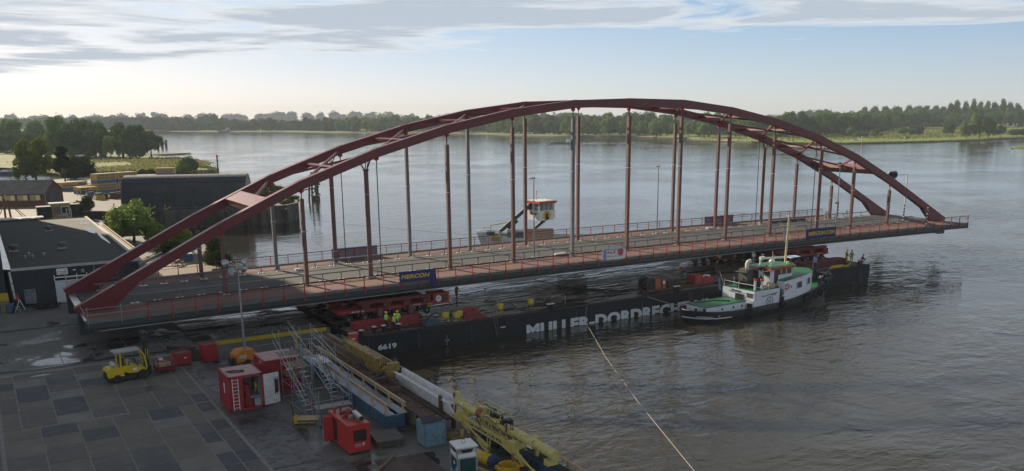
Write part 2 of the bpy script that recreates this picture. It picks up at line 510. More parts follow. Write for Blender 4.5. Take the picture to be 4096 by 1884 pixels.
# ramp platform at the head of the barge: steel plates, wet, with a yellow edge beam
PLATE = NT('wet_ramp_plate')
p = PLATE.pos(); q = PLATE.pos((.3, 1.6, 1), R(8))
s_ = PLATE.noise(q, .55, 5, .6, .6); f_ = PLATE.noise(p, 5, 4, .6)
w_ = PLATE.ramp(s_, .47, .53)
PLATE.bsdf(PLATE.mix(w_, PLATE.mix(PLATE.ramp(f_, .3, .7), (.10,.095,.085), (.17,.16,.145)), (.06,.058,.052)), PLATE.fmix(w_, .6, .06), 0, PLATE.bump(f_, .2, .02))
PLATE = PLATE.mat
pl = struct('ramp_platform', MB().box(-55.0,-42.05,-6.25,17,1.2,2.02), M('ramp_side', (.06,.058,.055), .7))
pm = {}
for ix in range(5):
    for iy in range(8):
        x0 = -54.95+ix*2.58; y0 = -6.2+iy*2.9
        m = pm.setdefault(0, MB().box(.02, 2.56, .02, 2.88, 0, .05).mesh('deck_plate', PLATE))
        share('deck_plate', m, pl, (x0, y0, 2.02+.012*((ix*3+iy*5) % 3)))
YEL = M('yellow_edge_paint', (.50,.36,.015), .5, var=.15, scale=3, dirt=(.10,.055,.03), dirt_amt=.35)
part('edge_beam', MB().beam((-53.2,-6.45,1.93),(-42.4,-6.45,1.93),.25,.34), YEL, pl)
# the roller cleats of the ramp: two rows of small raised lugs
m = MB()
for row in range(6):
    for k in range(30):
        m.cbox((-53.0+k*.36+(.18 if row % 2 else 0), -4.9+row*.36, 2.12), (.2,.1,.07), rz=.5 if row % 2 else -.5)
o = part('cleats', m, M('worn_cleat_steel', (.32,.31,.3), .25, .9, var=.2), pl); o['kind'] = 'stuff'

# north block behind the basin: quay with shed, hall and container yard
g = MB()
nb = [(-260,84.6),(-54.5,84.6),(-54.0,118.5),(-46.5,113.2),(-38,107.0),(-21,104.6),(-13.3,104.3),(-9.5,108),(-3.2,127.5),(-2.5,150),(-6,190),(-9,232),(-16,250),(-33,256),(-50,240),(-62,226),(-260,230)]
g.prism(nb, -2.0, 3.3)
struct('north_quay', g, LIT)
WALLC = M('old_quay_concrete', (.10,.098,.088), .85, var=.35, scale=.35, dirt=(.03,.032,.022), dirt_amt=.7, streak=True)
m = MB()
pts = [(-54.0,118.5),(-46.5,113.2),(-38,107.0),(-21,104.6),(-13.3,104.3),(-9.5,108),(-3.2,127.5)]
for a, b in zip(pts, pts[1:]):
    m.beam((a[0],a[1],1.0),(b[0],b[1],1.0),.7,5.6,(0,0,1))
qw = solo('quay_wall', m, WALLC, 'old dark concrete quay wall below the corrugated arched shed', 'wall')
m = MB()
for t_ in np.linspace(0, 1, 9):
    x = -46.5+33*t_; y = 113.2-8.6*t_ if t_ < .5 else 107-2.6*t_
    m.box(x-.25, x+.25, y-2.6, y-1.2, -1, 3.2)
part('fender_pile', m, M('tarred_timber', (.04,.037,.033), .8), qw)
part('pile_cluster', MB().tube((-18,103.4,-1),(-18,103.4,3.4),1.25,14), M('fender_drum', (.11,.10,.095), .7), qw)

# river banks -------------------------------------------------------------
def mat_grass(name, a, b, scale=.12):
    t = NT(name); p = t.pos()
    n = t.noise(p, scale, 6, .65, .5); f = t.noise(p, scale*14, 4, .7)
    c = t.mix(t.ramp(t.math('ADD', t.math('MULTIPLY', n, .65), t.math('MULTIPLY', f, .35)), .36, .64), a, b)
    t.bsdf(c, .9, 0, t.bump(f, .6, .3), .2)
    return t.mat
GRASS = mat_grass('meadow_grass', (.12,.17,.034), (.27,.30,.085), .05)
GRASS2 = mat_grass('rough_grass', (.13,.17,.045), (.29,.28,.12), .08)
SAND = M('bank_sand', (.36,.29,.21), .9, var=.15, scale=.2)
def bank(name, shore, inland, mat, z1=1.3, z2=2.2, rise=8.0, sub=6, edgemat=None):
    """land sheet: from a shoreline inland, rising from below the water; both lists run alongside each other"""
    def dense(l):
        out = []
        for a, b in zip(l, l[1:]):
            for k in range(sub): out.append((a[0]+(b[0]-a[0])*k/sub, a[1]+(b[1]-a[1])*k/sub))
        return out+[l[-1]]
    rnd = random.Random(len(shore)*13+int(shore[0][0]))
    s, n = dense(shore), dense(inland)
    rows = []
    for k, (p, q) in enumerate(zip(s, n)):
        d = Vector((q[0]-p[0], q[1]-p[1])); L = max(d.length, .1); d /= L
        j = rnd.uniform(-1.2, 1.2)
        row = [(p[0]+d.x*(j-3), p[1]+d.y*(j-3), -.8), (p[0]+d.x*j, p[1]+d.y*j, .05)]
        for e, z in ((1.6, z1*.62+rnd.uniform(-.2,.2)), (min(rise, L*.4), z1+rnd.uniform(-.15,.15)), (L*.6, z2), (L, z2)):
            row.append((p[0]+d.x*(j+e), p[1]+d.y*(j+e), z))
        rows.append(row)
    m = MB(); w = len(rows[0])
    vs = [v for r in rows for v in r]
    fs = []
    for i in range(len(rows)-1):
        for k in range(w-1):
            a = i*w+k
            m.cur = 0
            fs.append((a, a+w, a+w+1, a+1))
    m.add(vs, fs)
    m.mi = [(1 if (i % (w-1)) < 2 else 0) for i in range(len(fs))]
    o = struct(name, m, [mat, edgemat or M('bank_edge', (.045,.050,.028), .9, var=.3, scale=.4)], ang=80)
    return o
rshore = [(330,1300),(352,1140),(395,1010),(420,953),(437,856),(426,760),(429,684),(466,640),(474,570),(462,520),(440,482),(424,404),(428,350),(443,332),(470,325),(503,316),(555,312),(628,317),(720,300),(900,250),(1400,150)]
rin = [(700,1900),(760,1700),(850,1500),(900,1400),(1000,1300),(1060,1200),(1100,1100),(1150,1000),(1200,950),(1250,900),(1300,850),(1350,800),(1400,760),(1450,720),(1500,690),(1560,660),(1620,640),(1700,600),(1800,560),(1900,520),(2200,420)]
bank('right_bank', rshore, rin, GRASS, 1.2, 1.8, 10)
# sandy strips at the foot of the wood
for pts in ([(428,700),(436,676),(466,642),(472,600),(470,575)], [(446,492),(436,462),(429,430)]):
    m = MB(); vs = []
    for (x, y) in pts: vs += [(x-.8, y-.3, .30), (x+5.5, y+2.2, .95)]
    m.add(vs, [(2*i, 2*i+2, 2*i+3, 2*i+1) for i in range(len(pts)-1)])
    struct('sand_beach', m, SAND)
# far bank up the river
fshore = [(-700,2300),(-300,2250),(0,2050),(150,1700),(232,1460),(280,1350),(330,1270),(345,1220)]
fin = [(-700,4200),(-100,4300),(400,4200),(900,3800),(1100,3300),(1200,2800),(1200,2300),(1000,1900)]
bank('far_bank', fshore, fin, GRASS, 1.0, 2.0, 15)
# left bank: the grassy headland with the tree group
lshore = [(-38,318),(-28,316),(-10,306),(8,301),(17,304),(19,316),(17,330),(19,360),(22,400),(27,440),(27,480),(20,520),(0,560),(-18,600),(-24,680),(-30,760),(-36,900)]
lin = [(-62,380),(-58,385),(-52,388),(-44,392),(-36,396),(-30,402),(-26,410),(-22,420),(-20,440),(-20,470),(-22,500),(-28,530),(-60,600),(-120,650),(-150,720),(-170,800),(-200,900)]
bank('left_bank', lshore, lin, GRASS2, 1.0, 1.8, 9)
m = MB(); m.add([(-400,384,1.79),(-61,379,1.79),(-50,388,1.79),(-18,440,1.79),(-18,500,1.79),(-58,600,1.79),(-149,720,1.79),(-400,760,1.79)], [(0,1,2,3,4,5,6,7)])
struct('left_meadow', m, GRASS2)
# a low spit and the islet
m = MB()
m.add(*(lambda v: ([(x, y, .12) for x, y in v]+[(x*.985+.6, y, .75) for x, y in v], [tuple(range(6,12))]+[(i,(i+1)%6,6+(i+1)%6,6+i) for i in range(6)]))([(16,500),(34,506),(50,514),(46,520),(28,522),(12,520)]))
struct('spit', m, GRASS2)
m = MB(); m.grid(14, 6, lambda a, b: (451+a*60, 218+b*14-a*16, -.3+1.9*math.sin(math.pi*min(1,max(0,b)))*min(1, a*5+.15)))
struct('islet', m, GRASS, 60)
# ================================================================ THE ARCH BRIDGE
W_ = 11.08
def zc(x): return 5.6 - .411*(x/58.8)**2
RED = M('bridge_red', (.135,.014,.021), .36, var=.10, scale=.4, spec=.5)
BROWN = M('hanger_brown', (.150,.072,.064), .55, var=.14, scale=.8)
GREYS = M('hanger_grey', (.17,.16,.165), .55, var=.14, scale=.8)
BRITE = M('bright_red', (.46,.028,.022), .42, var=.1)
DKROD = M('rod_dark', (.03,.03,.033), .45, .3)
FASC = M('fascia_green_grey', (.032,.045,.048), .5, var=.12, scale=.7)
DARKST = M('girder_dark', (.035,.042,.046), .55, var=.15)
GALV = M('galvanised', (.42,.43,.44), .42, .55, var=.15, scale=4)
LIPM = M('galvanised_lip', (.30,.31,.31), .5, .3, var=.15, scale=2)
WALK = M('walkway_brick_red', (.175,.082,.068), .8, var=.16, scale=1.2, dirt=(.12,.075,.06), dirt_amt=.35)
KERB = M('kerb_grey', (.15,.145,.135), .8, var=.2)
RAILR = M('railing_red', (.34,.030,.028), .5, var=.12)
RAILD = M('railing_dark', (.10,.022,.024), .5, var=.12)
GUARD = M('guard_rail_grey', (.15,.165,.175), .45, .3, var=.15)
def mat_asphalt():
    t = NT('bridge_asphalt'); p = t.pos(); q = t.pos((.07, 1.0, 1))
    a = t.noise(p, .35, 6, .65, .4); f = t.noise(p, 14, 3, .6); s = t.noise(q, .9, 4, .6)
    c = t.mix(t.ramp(a, .35, .7), (.040,.040,.041), (.074,.072,.070))
    c = t.mix(t.math('MULTIPLY', t.ramp(s, .55, .7), .5), c, (.105,.10,.095))
    c = t.mix(t.math('MULTIPLY', t.ramp(f, .4, .65), .4), c, (.03,.03,.03))
    t.bsdf(c, t.fmix(t.ramp(s, .5, .7), .8, .6), 0, t.bump(f, .3, .01))
    return t.mat
ASPH = mat_asphalt()
bridge = thing('arch_bridge', 'dark red steel arch bridge carried across the quay and the long black barge', 'bridge', (0,0,0))
XS = [x for x in np.linspace(-64.0, 64.0, 62)]
def sweep(mb, prof, xs, zf=zc):
    """closed profile [(y, dz)] swept along the cambered deck"""
    n = len(prof); vs = []
    for x in xs: vs += [(x, y, zf(x)+dz) for y, dz in prof]
    fs = []
    for i in range(len(xs)-1):
        for k in range(n):
            fs.append((i*n+k, i*n+(k+1) % n, (i+1)*n+(k+1) % n, (i+1)*n+k))
    fs += [tuple(range(n-1, -1, -1)), tuple(range((len(xs)-1)*n, len(xs)*n))]
    mb.add(vs, [f[::-1] for f in fs])
    return mb
def rect(y0, y1, z0, z1): return [(y0, z0), (y0, z1), (y1, z1), (y1, z0)]
def cut(a, b): return [a]+[x for x in XS if a < x < b]+[b]
part('road_deck', sweep(MB(), rect(.62, 10.46, -.28, 0), cut(-63.2, 63.9)), ASPH, bridge)
NE = 63.4
part('walkway', sweep(MB(), rect(-4.85, .60, -.26, -.06), cut(-63.9, NE)), WALK, bridge)
part('walkway', sweep(MB(), rect(10.48, 14.0, -.26, -.06), cut(-63.9, 52.5)), WALK, bridge)
part('kerb', sweep(MB(), rect(-5.06, -4.85, -.30, .02), cut(-63.9, NE)), KERB, bridge)
part('kerb', sweep(MB(), rect(14.0, 14.2, -.30, .02), cut(-63.9, 52.5)), KERB, bridge)
part('fascia_girder', sweep(MB(), rect(-5.12, -4.98, -.78, -.305), cut(-63.95, NE)), FASC, bridge)
part('fascia_girder', sweep(MB(), rect(14.1, 14.24, -.78, -.305), cut(-63.95, 52.5)), FASC, bridge)
part('edge_girder', sweep(MB(), rect(-4.6, -4.3, -1.02, -.27), cut(-62.8, 57)), DARKST, bridge)
part('flange_lip', sweep(MB(), rect(-5.0, -4.2, -1.10, -1.03), cut(-62.8, 57)), LIPM, bridge)
part('edge_girder', sweep(MB(), rect(13.3, 13.6, -1.02, -.27), cut(-62.8, 51)), DARKST, bridge)
for y in (0, W_):
    part('main_girder', sweep(MB(), rect(y-.5, y+.5, -.98, -.29), cut(-62.85, 62.85)), DARKST, bridge)
    for sx in (-1, 1):
        x0, x1 = sorted((sx*64.1, sx*62.9))
        part('end_block', MB().box(x0, x1, y-.62, y+.62, 2.95, 4.84), FASC, bridge)
xb = MB().box(-.18, .18, -4.2, 13.2, -.80, -.30).mesh('cross_beam', DARKST)
for k in range(30): 
    x = -60.9+k*4.2; share('cross_beam', xb, bridge, (x, 0, zc(x)))
# end joint plates at the left abutment end
SILV = M('bare_steel', (.50,.50,.49), .3, .85, var=.25, scale=3)
for a, b in ((1.0, 3.7), (3.75, 6.5), (6.55, 9.9)):
    part('joint_plate', MB().beam((-63.65,a,4.99),(-63.65,b,4.99),.7,.08), SILV, bridge)
part('joint_plate', MB().beam((-63.85,-4.8,5.04),(-63.85,-1.0,5.04),.22,.08), SILV, bridge)
part('end_plate', MB().box(-63.75,-63.3,.6,10.4,4.0,4.94), DARKST, bridge)

# arch ribs: kinked box sections
ztop = [11.46,15.23,18.20,20.49,22.12,23.09,23.28]
ztop = ztop+ztop[-2::-1]
NX = [(i-6)*8.4 for i in range(13)]
axis = [(-64.15, 5.05)]+[(NX[i], ztop[i]+.52) for i in range(13)]+[(64.15, 5.05)]
def rib_pts(hh):
    """upper or lower line of the rib in the xz plane (offset along mitred normals)"""
    out = []
    for i, (x, z) in enumerate(axis):
        d0 = Vector(axis[i])-Vector(axis[i-1]) if i else None
        d1 = Vector(axis[i+1])-Vector(axis[i]) if i < len(axis)-1 else None
        d0 = (d0 or d1).normalized(); d1 = (d1 or d0).normalized()
        t = (d0+d1).normalized(); n = Vector((-t.y, t.x)); k = hh/max(.5, n.dot(Vector((-d0.y, d0.x))))
        out.append((x+n.x*k, z+n.y*k))
    return out
UP, LO = rib_pts(.46), rib_pts(-.46)
def rib_at(x, which=0.0):
    l = axis
    for (a, za), (b, zb) in zip(l, l[1:]):
        if a <= x <= b: return za+(zb-za)*(x-a)/(b-a)+which
hw = .42
for y in (0.0, W_):
    m = MB(); vs = []
    for (xu, zu), (xl_, zl) in zip(UP, LO):
        vs += [(xl_, y-hw, zl), (xl_, y+hw, zl), (xu, y+hw, zu), (xu, y-hw, zu)]
    fs = []
    for i in range(len(UP)-1):
        for k in range(4): fs.append((i*4+k, (i+1)*4+k, (i+1)*4+(k+1) % 4, i*4+(k+1) % 4))
    m.add(vs, fs+[(0,1,2,3)])
    # haunches where the rib runs into the deck
    for sx in (-1, 1):
        m.prism([(sx*64.1,4.6),(sx*61.4,4.95),(sx*60.9,zc(60)+.05),(sx*59.9,zc(60)+.9),(sx*58.4,rib_at(-58.4)-.50),(sx*60.5,rib_at(-60.5)-.1),(sx*63.6,5.2)], y-.41, y+.41, 'y')
    rb = part('arch_rib', m, RED, bridge, ang=6)
    sp = MB(); 
    for i in range(1, 14):
        u_, l_ = Vector((UP[i][0], 0, UP[i][1])), Vector((LO[i][0], 0, LO[i][1])); d = (u_-l_)*.012
        sp.beam((l_.x-d.x, y, l_.z-d.z), (u_.x+d.x, y, u_.z+d.z), .045, 2*hw+.03, (1,0,0))
    for fr in (.3, .62):     # site joints of the long end legs
        for s2 in (-1, 1):
            x = s2*(64.15+(50.4-64.15)*fr); z = rib_at(x); t = Vector((s2*-1*13.75, 0, 6.9)).normalized(); n = Vector((-t.z*1, 0, t.x)); 
            if n.z < 0: n = -n
            sp.beam((x-n.x*.508, y, z-n.z*.508), (x+n.x*.508, y, z+n.z*.508), .03, 2*hw+.02, (1,0,0))
    part('splice_seam', sp, M('seam_dark', (.05,.012,.014), .5), rb)
# hangers
def hanger(i, y, far):
    x = NX[i]; zt = rib_at(x)-.5; zb = zc(x)-.06
    rod = part('hanger_rod', MB().tube((x,y,zb),(x,y,zt),.055,8), DKROD, bridge)
    br = MB(); br.tube((x,y,zt-.42),(x,y,zt+.06),.07,8,.26)
    br.cbox((x,y,zt-.12),(.5,.16,.3))
    part('hanger_bracket', br, BRITE, rod)
    if i in (2, 10):
        dx = -1.25 if i == 2 else 1.15
        xs_ = x+dx; zs = rib_at(xs_)-1.35
        m = MB(); m.tube((xs_,y,zb),(xs_,y,zs),.25,14)
        st = part('support_strut', m, BROWN, bridge)
        h = MB(); h.beam((xs_-.3,y,zs+.05),(xs_+.3,y,zs+.05),.5,.12)
        for e in (-1, 1):
            h.tube((xs_+e*.1,y,zs),(xs_+e*.55,y,rib_at(xs_+e*.55)-.5),.07,6)
            h.tube((xs_,y+e*.2,zs),(xs_+.2,y+e*.3,rib_at(xs_+.2)-.5),.05,6)
        part('strut_head', h, DKROD, st)
        bl = MB(); bl.lathe([(.31,0),(.31,.06)],(xs_,y,zb+1.55),12); bl.lathe([(.31,0),(.31,.06)],(xs_,y,zb+(zs-zb)*.78),12)
        bl.box(xs_-.45,xs_+.45,y-.35,y+.35,zb,zb+.22)
        part('strut_clamp', bl, GALV, st)
        return
    topgap = 1.15 if 1 < i < 11 else .9
    L = zt-topgap
    mt = GREYS if (far and i in (1,3,4)) or (not far and i == 5) else BROWN
    m = MB()
    m.box(x-.19,x+.19,y-.17,y-.03,zb,L); m.box(x-.19,x+.19,y+.03,y+.17,zb,L)      # two channels around the rod
    m.box(x-.19,x-.15,y-.03,y+.03,zb,L); m.box(x+.15,x+.19,y-.03,y+.03,zb,L)
    sl = part('hanger_sleeve', m, mt, bridge)
    c = MB(); zz_ = zb+(L-zb)*.62
    c.box(x-.23,x+.23,y-.21,y+.21,zz_,zz_+.10); c.cbox((x+.26,y,zz_+.05),(.1,.12,.16))
    part('sleeve_clamp', c, GALV, sl)
    f = MB(); f.box(x-.34,x+.34,y-.32,y+.32,zb,zb+.07); f.cbox((x-.28,y-.2,zb+.12),(.14,.2,.16),rz=.4)
    part('hanger_foot', f, M('foot_timber', (.42,.36,.27), .7), sl)
for y, far in ((0.0, False), (W_, True)):
    for i in range(13): hanger(i, y, far)
# wind bracing between the ribs: portals, struts at mid panel and K diagonals to the nodes
mids = [(NX[i]+NX[i+1])/2 for i in range(12)]
for k, x in enumerate(mids):
    z = rib_at(x)
    sl = (rib_at(x+.5)-rib_at(x-.5)); ang = -math.atan(sl)
    if k in (0, 11):
        pm_ = part('portal_beam', MB().cbox((x, W_/2, z), (1.9, W_-.92, .82), ry=ang), RED, bridge)
        h = MB()
        for q in range(9):
            for e in (-1, 1): h.cbox((x+(-.965 if k == 0 else .965)*math.cos(ang), W_/2-3.6+q*.9, z+e*.15-(-.965 if k == 0 else .965)*math.sin(ang)), (.03,.12,.10), ry=ang)
        part('bolt_hole', h, M('hole_pale', (.35,.33,.31), .6), pm_)
    else:
        part('wind_strut', MB().cbox((x, W_/2, z), (.42, W_-.92, .26), ry=ang), RED, bridge)
    for j in (k, k+1):
        if (k == 0 and j == 0) or (k == 11 and j == 12): continue
        xn, zn = NX[j], rib_at(NX[j])
        for y in (.45, W_-.45):
            e = .5 if xn > x else -.5
            a0 = (x+(1.0 if k in (0,11) else .2)*(1 if xn > x else -1), W_/2+(.25 if y > 5 else -.25), rib_at(x+(1.0 if k in (0,11) else .2)*(1 if xn > x else -1)))
            part('wind_diagonal', MB().beam(a0, (xn-e*.6, y, rib_at(xn-e*.6)), .24, .24), RED, bridge)
# pedestrian railings
def railing(y, x0, x1, lean, mats):
    xs_ = np.arange(x0, x1+.01, 2.1)
    pm2 = MB()
    pm2.box(-.05,.05,-.07,.07,-.55,.15); pm2.cbox((0,0,-.45),(.2,.16,.3)); pm2.beam((0,0,.1),(0,lean*.10,.75),.075,.09,(0,1,0)); pm2.beam((0,lean*.10,.72),(0,-lean*.02,1.10),.075,.08,(0,1,0))
    me = pm2.mesh('railing_post', RAILR)
    for x in xs_: share('railing_post', me, bridge, (float(x), y, zc(float(x))))
    xr = [float(v) for v in np.arange(x0-.2, x1+.2, 2.1)]+[x1+.25]
    hr = MB(); hr.path([(x, y-lean*.02, zc(x)+1.13) for x in xr], .05, 6); part('handrail', hr, RAILD, bridge)
    for dz in (.86, .10):
        mr = MB(); mr.path([(x, y+lean*.08*dz, zc(x)+dz) for x in xr], .020, 4); part('railing_wire', mr, RAILD, bridge)
    bl = MB()
    for x in np.arange(x0, x1, .155):
        x = float(x); z = zc(x)
        yy = y+lean*.05
        bl.add([(x-.008,yy,z+.10),(x+.008,yy,z+.10),(x+.008,yy,z+.86),(x-.008,yy,z+.86)], [(0,1,2,3)])
    stuffpart('balusters', bl, M('baluster', (.27,.20,.19), .5), bridge)
railing(-5.12, -58.6, 63.2, 1, None)
railing(14.22, -58.6, 52.0, -1, None)
SCAF = M('scaffold_tube', (.36,.36,.36), .4, .7, var=.2, scale=3)
m = MB()
for y in (-5.1, 14.2):
    for x in (-63.7, -60.9): m.tube((x,y,4.6),(x,y,6.35 if y < 0 else 7.6),.03,6)
    for z in (5.62, 6.15): m.tube((-63.9,y,z),(-58.6,y,z+.06),.025,6)
for z in (5.75,): m.tube((-63.9,-4.9,z),(-63.9,-1.4,z),.025,6)
part('temporary_rail', m, SCAF, bridge)
# guard rails beside the carriageway
gp = MB(); gp.beam((0,0,0),(0,0,.62),.10,.07,(0,1,0)); gp.beam((0,.0,.60),(0,.26,.76),.09,.07,(1,0,0))
gpm = gp.mesh('guard_post', GUARD)
fpm = MB().box(-.42,.42,-.17,.17,.0,.022).cbox((-.25,0,.04),(.2,.24,.06)).cbox((.25,0,.04),(.2,.24,.06)).mesh('foot_plate', M('zinc_foot_plate', (.62,.61,.58), .35, .35, var=.2, scale=4))
def guard(y, side, x0, x1):
    for x in np.arange(x0, x1, 2.1):
        x = float(x)
        o = share('guard_post', gpm, bridge, (x, y, zc(x)), (0,0,0 if side > 0 else math.pi))
        share('foot_plate', fpm, o, (0, 0, .004))
    m = MB(); sweep(m, rect(y+side*.26-.07, y+side*.26+.07, .70, .82), [float(v) for v in np.arange(x0-.6, x1+.5, 2.1)]+[x1+.6]); part('guard_rail', m, GUARD, bridge)
guard(.86, 1, -58.9, 57.5)
guard(9.98, -1, -60.9, 58.5)
# service boxes on the deck
for (x, y, l) in ((-40.0, 9.2, .9), (23.2, 10.1, 1.1), (-9.6, .98, 1.5)):
    part('joint_box', MB().box(x-l/2,x+l/2,y-.25,y+.25,zc(x)+.003,zc(x)+.24), M('box_white', (.6,.6,.58), .5), bridge)
part('steel_bundle', MB().box(36,44,10.4,10.7,zc(40)+.0,zc(40)+.35), DARKST, bridge)

# ---------------------------------------------------------------- things standing on the bridge
LAMPG = M('lamp_post_grey', (.30,.33,.35), .45, .4)
def lamp(x, y, label, dark=False):
    t = thing('lamp_post', label, 'lamp post', (x, y, zc(x)), 0, 'lamp posts on the bridge deck')
    part('base_plate', MB().box(-.3,.3,-.22,.22,0.024,.07), GALV, t)
    part('pole', MB().tube((0,0,.07),(0,0,9.45),.105,10,.05), LAMPG, t)
    h = MB(); h.lathe([(.03,.0),(.22,.05),(.26,.12),(.18,.21),(.03,.26)], (0,.0,9.42), 12)
    h.m = Matrix.Diagonal((1.6,.8,1,1)); h.lathe([(.03,.0),(.26,.04),(.30,.12),(.2,.2),(.03,.24)], (-.12,0,9.43), 12)
    part('lamp_head', h, M('lamp_dark', (.16,.17,.18), .4) if dark else M('lamp_pale', (.72,.72,.68), .3), t)
    return t
lamp(-13.15, 1.25, 'tall lamp post with white head on the near lane edge mid span')
lamp(13.4, 10.4, 'tall lamp post with white head on the far lane edge')
lamp(40.3, 1.2, 'tall lamp post with a grey double head near the right end of the bridge', True)
WHT = M('white_paint', (.78,.78,.76), .45, var=.06)
BLK = M('black_paint', (.018,.018,.02), .45)
def banded(t, r, h, n, name='pole'):
    p_ = part(name, MB().tube((0,0,0),(0,0,h),r,10), WHT, t)
    m = MB()
    for k in range(n): m.tube((0,0,.05+k*.5),(0,0,.30+k*.5),r+.006,10)
    part('black_band', m, BLK, p_)
t = thing('traffic_light', 'white gantry traffic light on a striped black and white mast at the right bridge end', 'traffic light', (55.2,.65,zc(55)))
banded(t, .10, 7.6, 6)
part('arm', MB().beam((.08,0,7.5),(-2.9,0,7.62),.10,.10), WHT, t)
m = MB(); m.m = Matrix.Translation((-3.6,0,7.55))
m.prism([(-.95+.35*math.cos(a)*1 if False else .62*math.cos(a)*1.0+(.55 if math.cos(a) > 0 else -.55), .62*math.sin(a)) for a in np.linspace(0, 2*math.pi, 22)[:-1]], -.06, .0, 'y')
part('backing_board', m, WHT, t)
m = MB(); m.m = Matrix.Translation((-3.6,0,7.55))
m.prism([(.52*math.cos(a)+(.55 if math.cos(a) > 0 else -.55), .52*math.sin(a)) for a in np.linspace(0, 2*math.pi, 22)[:-1]], -.12, -.065, 'y')
for e in (-.5, .5): m.lathe([(.26,0),(.24,-.2),(.2,-.2),(.18,-.02)], (e,-.12,0), 12, 'y')
part('signal_head', m, BLK, t)
t = thing('marker_post', 'banded black and white post with black signal by the near railing, right end', 'marker post', (53.6,-4.6,zc(53.6)-.05))
banded(t, .09, 2.9, 6)
part('signal_head', MB().cbox((-.3,0,2.35),(.42,.2,.36)), BLK, t)
t = thing('marker_post', 'black and white banded post with a black signal on the far walkway', 'marker post', (53.3,11.9,zc(53.3)-.05))
banded(t, .09, 2.7, 5)
part('signal_head', MB().prism([(-.1,2.55),(-.75,2.4),(-.5,2.15),(-.1,2.1)], -.1,.1,'y'), BLK, t)
GRN = M('fresh_green', (.05,.33,.06), .5)
for x, lb in ((50.4,'green and white barrier trestle left of the far banded post'),(55.4,'green and white barrier trestle right of the far banded post')):
    t = thing('barrier_trestle', lb, 'barrier', (x,11.6,zc(x)-.05))
    part('frame', MB().beam((-.5,0,0),(-.25,0,1.2),.06,.06).beam((0,0,0),(-.25,0,1.2),.06,.06).beam((-.4,0,.5),(-.1,0,.5),.05,.05), GRN, t)
    part('plank', MB().beam((-.7,0,.85),(.3,0,.85),.04,.2), WHT, t)

# ---------------------------------------------------------------- text and banners
def text_mesh(s, size, mat, bold=0.0, shear=0.0, space=1.0, depth=.006):
    cu = bpy.data.curves.new('text', 'FONT'); cu.body = s; cu.size = size; cu.offset = bold*size; cu.shear = shear
    cu.space_character = space; cu.extrude = depth; cu.resolution_u = 3; cu.fill_mode = 'BOTH'
    o = bpy.data.objects.new('text', cu); COL.objects.link(o)
    dg = bpy.context.evaluated_depsgraph_get(); dg.update()
    me = bpy.data.meshes.new_from_object(o.evaluated_get(dg))
    bpy.data.objects.remove(o); bpy.data.curves.remove(cu)
    me.materials.clear(); me.materials.append(mat)
    return me
def fit(me, w=None, h=None):
    co = np.array([v.co[:] for v in me.vertices]); mn, mx = co.min(0), co.max(0)
    sx = w/(mx[0]-mn[0]) if w else 1; sy = h/(mx[1]-mn[1]) if h else sx
    if not w: sx = sy
    co[:, 0] = (co[:, 0]-mn[0])*sx; co[:, 1] = (co[:, 1]-mn[1])*sy
    me.vertices.foreach_set('co', co.astype(np.float32).ravel()); me.update()
    return me
FRONT = (math.pi/2, 0, 0)
BANB = M('banner_blue', (.018,.022,.155), .55, var=.15, scale=2)
BANY = M('banner_yellow', (.72,.50,.03), .55, var=.05)
def wavy(w, h, y=0, amp=.03, n=14, ph=0.0, thick=.015):
    m = MB()
    def f(s):
        return lambda a, b: (a*w, y+s*thick+amp*math.sin(a*9+ph+b*2), b*h)
    m.grid(n, 5, f(0)); m.grid(n, 5, f(1))
    return m
def banner(x, y, z, w, h, txt, label, tw, back=False, cm=BANB, tm=BANY, tx=.15):
    t = thing('banner', label, 'banner', (x, y, z), 0, 'banners tied to the bridge railings')
    part('sheet', wavy(w, h, 0, .02), cm, t)
    me = fit(text_mesh(txt, 1, tm, .035, .22, 1.02), tw, h*.40)
    share('lettering', me, t, (tx if not back else tx+tw, -.034, h*.30), FRONT, (1 if not back else -1, 1, 1))
    return t
b1 = banner(-33.75, -5.24, 5.52, 3.65, 1.14, 'MERCON', 'blue banner on the near rail reading MERCON in yellow, folded over at its right end', 3.35)
fold = MB(); fold.add([(3.6,-.02,1.14),(4.15,-.05,1.2),(4.25,-.08,.1),(4.35,-.05,-.95),(3.85,-.03,-.75),(3.55,-.06,-.1),(3.55,-.02,.5)], [(0,1,2,3,4,5,6)]); fold.add([(3.6,.0,1.14),(4.15,-.03,1.2),(4.25,-.06,.1),(4.35,-.03,-.95),(3.85,-.01,-.75),(3.55,-.04,-.1),(3.55,0,.5)], [(6,5,4,3,2,1,0)])
part('hanging_fold', fold, BANB, b1)
b2 = banner(26.75, -5.24, 5.40, 5.95, 1.36, 'MERCON.COM', 'long blue banner reading MERCON.COM in yellow on the near rail behind the tug mast', 5.3, tx=.4)
part('green_n', MB().box(3.47,3.58,-.045,-.036,.42,.93), GRN, b2)
BANV = M('banner_blue_backlit', (.17,.16,.30), .6, var=.1); BANO = M('banner_orange_backlit', (.46,.26,.12), .6)  # light coming through the cloth is painted into these paler colours
banner(-34.2, 14.26, 5.62, 5.95, 1.16, 'MERCON.CO', 'violet banner with painted backlight and mirrored letters on the far rail, left', 4.7, True, BANV, BANO, .9)
banner(26.0, 14.26, 5.56, 5.95, 1.2, 'MERCON.COM', 'violet banner with painted backlight and mirrored letters on the far rail, right', 5.3, True, BANV, BANO, .35)
ALEW = M('banner_white', (.76,.75,.78), .6, var=.05); ALER = M('banner_red_print', (.62,.03,.05), .55); ALEB = M('banner_blue_print', (.25,.30,.62), .6)
t = thing('banner', 'white banner with red lettering and a red disc hung on the near rail', 'banner', (-7.65,-5.24,5.55), 0, 'banners tied to the bridge railings')
part('sheet', wavy(3.45, 1.30, 0, .02), ALEW, t)
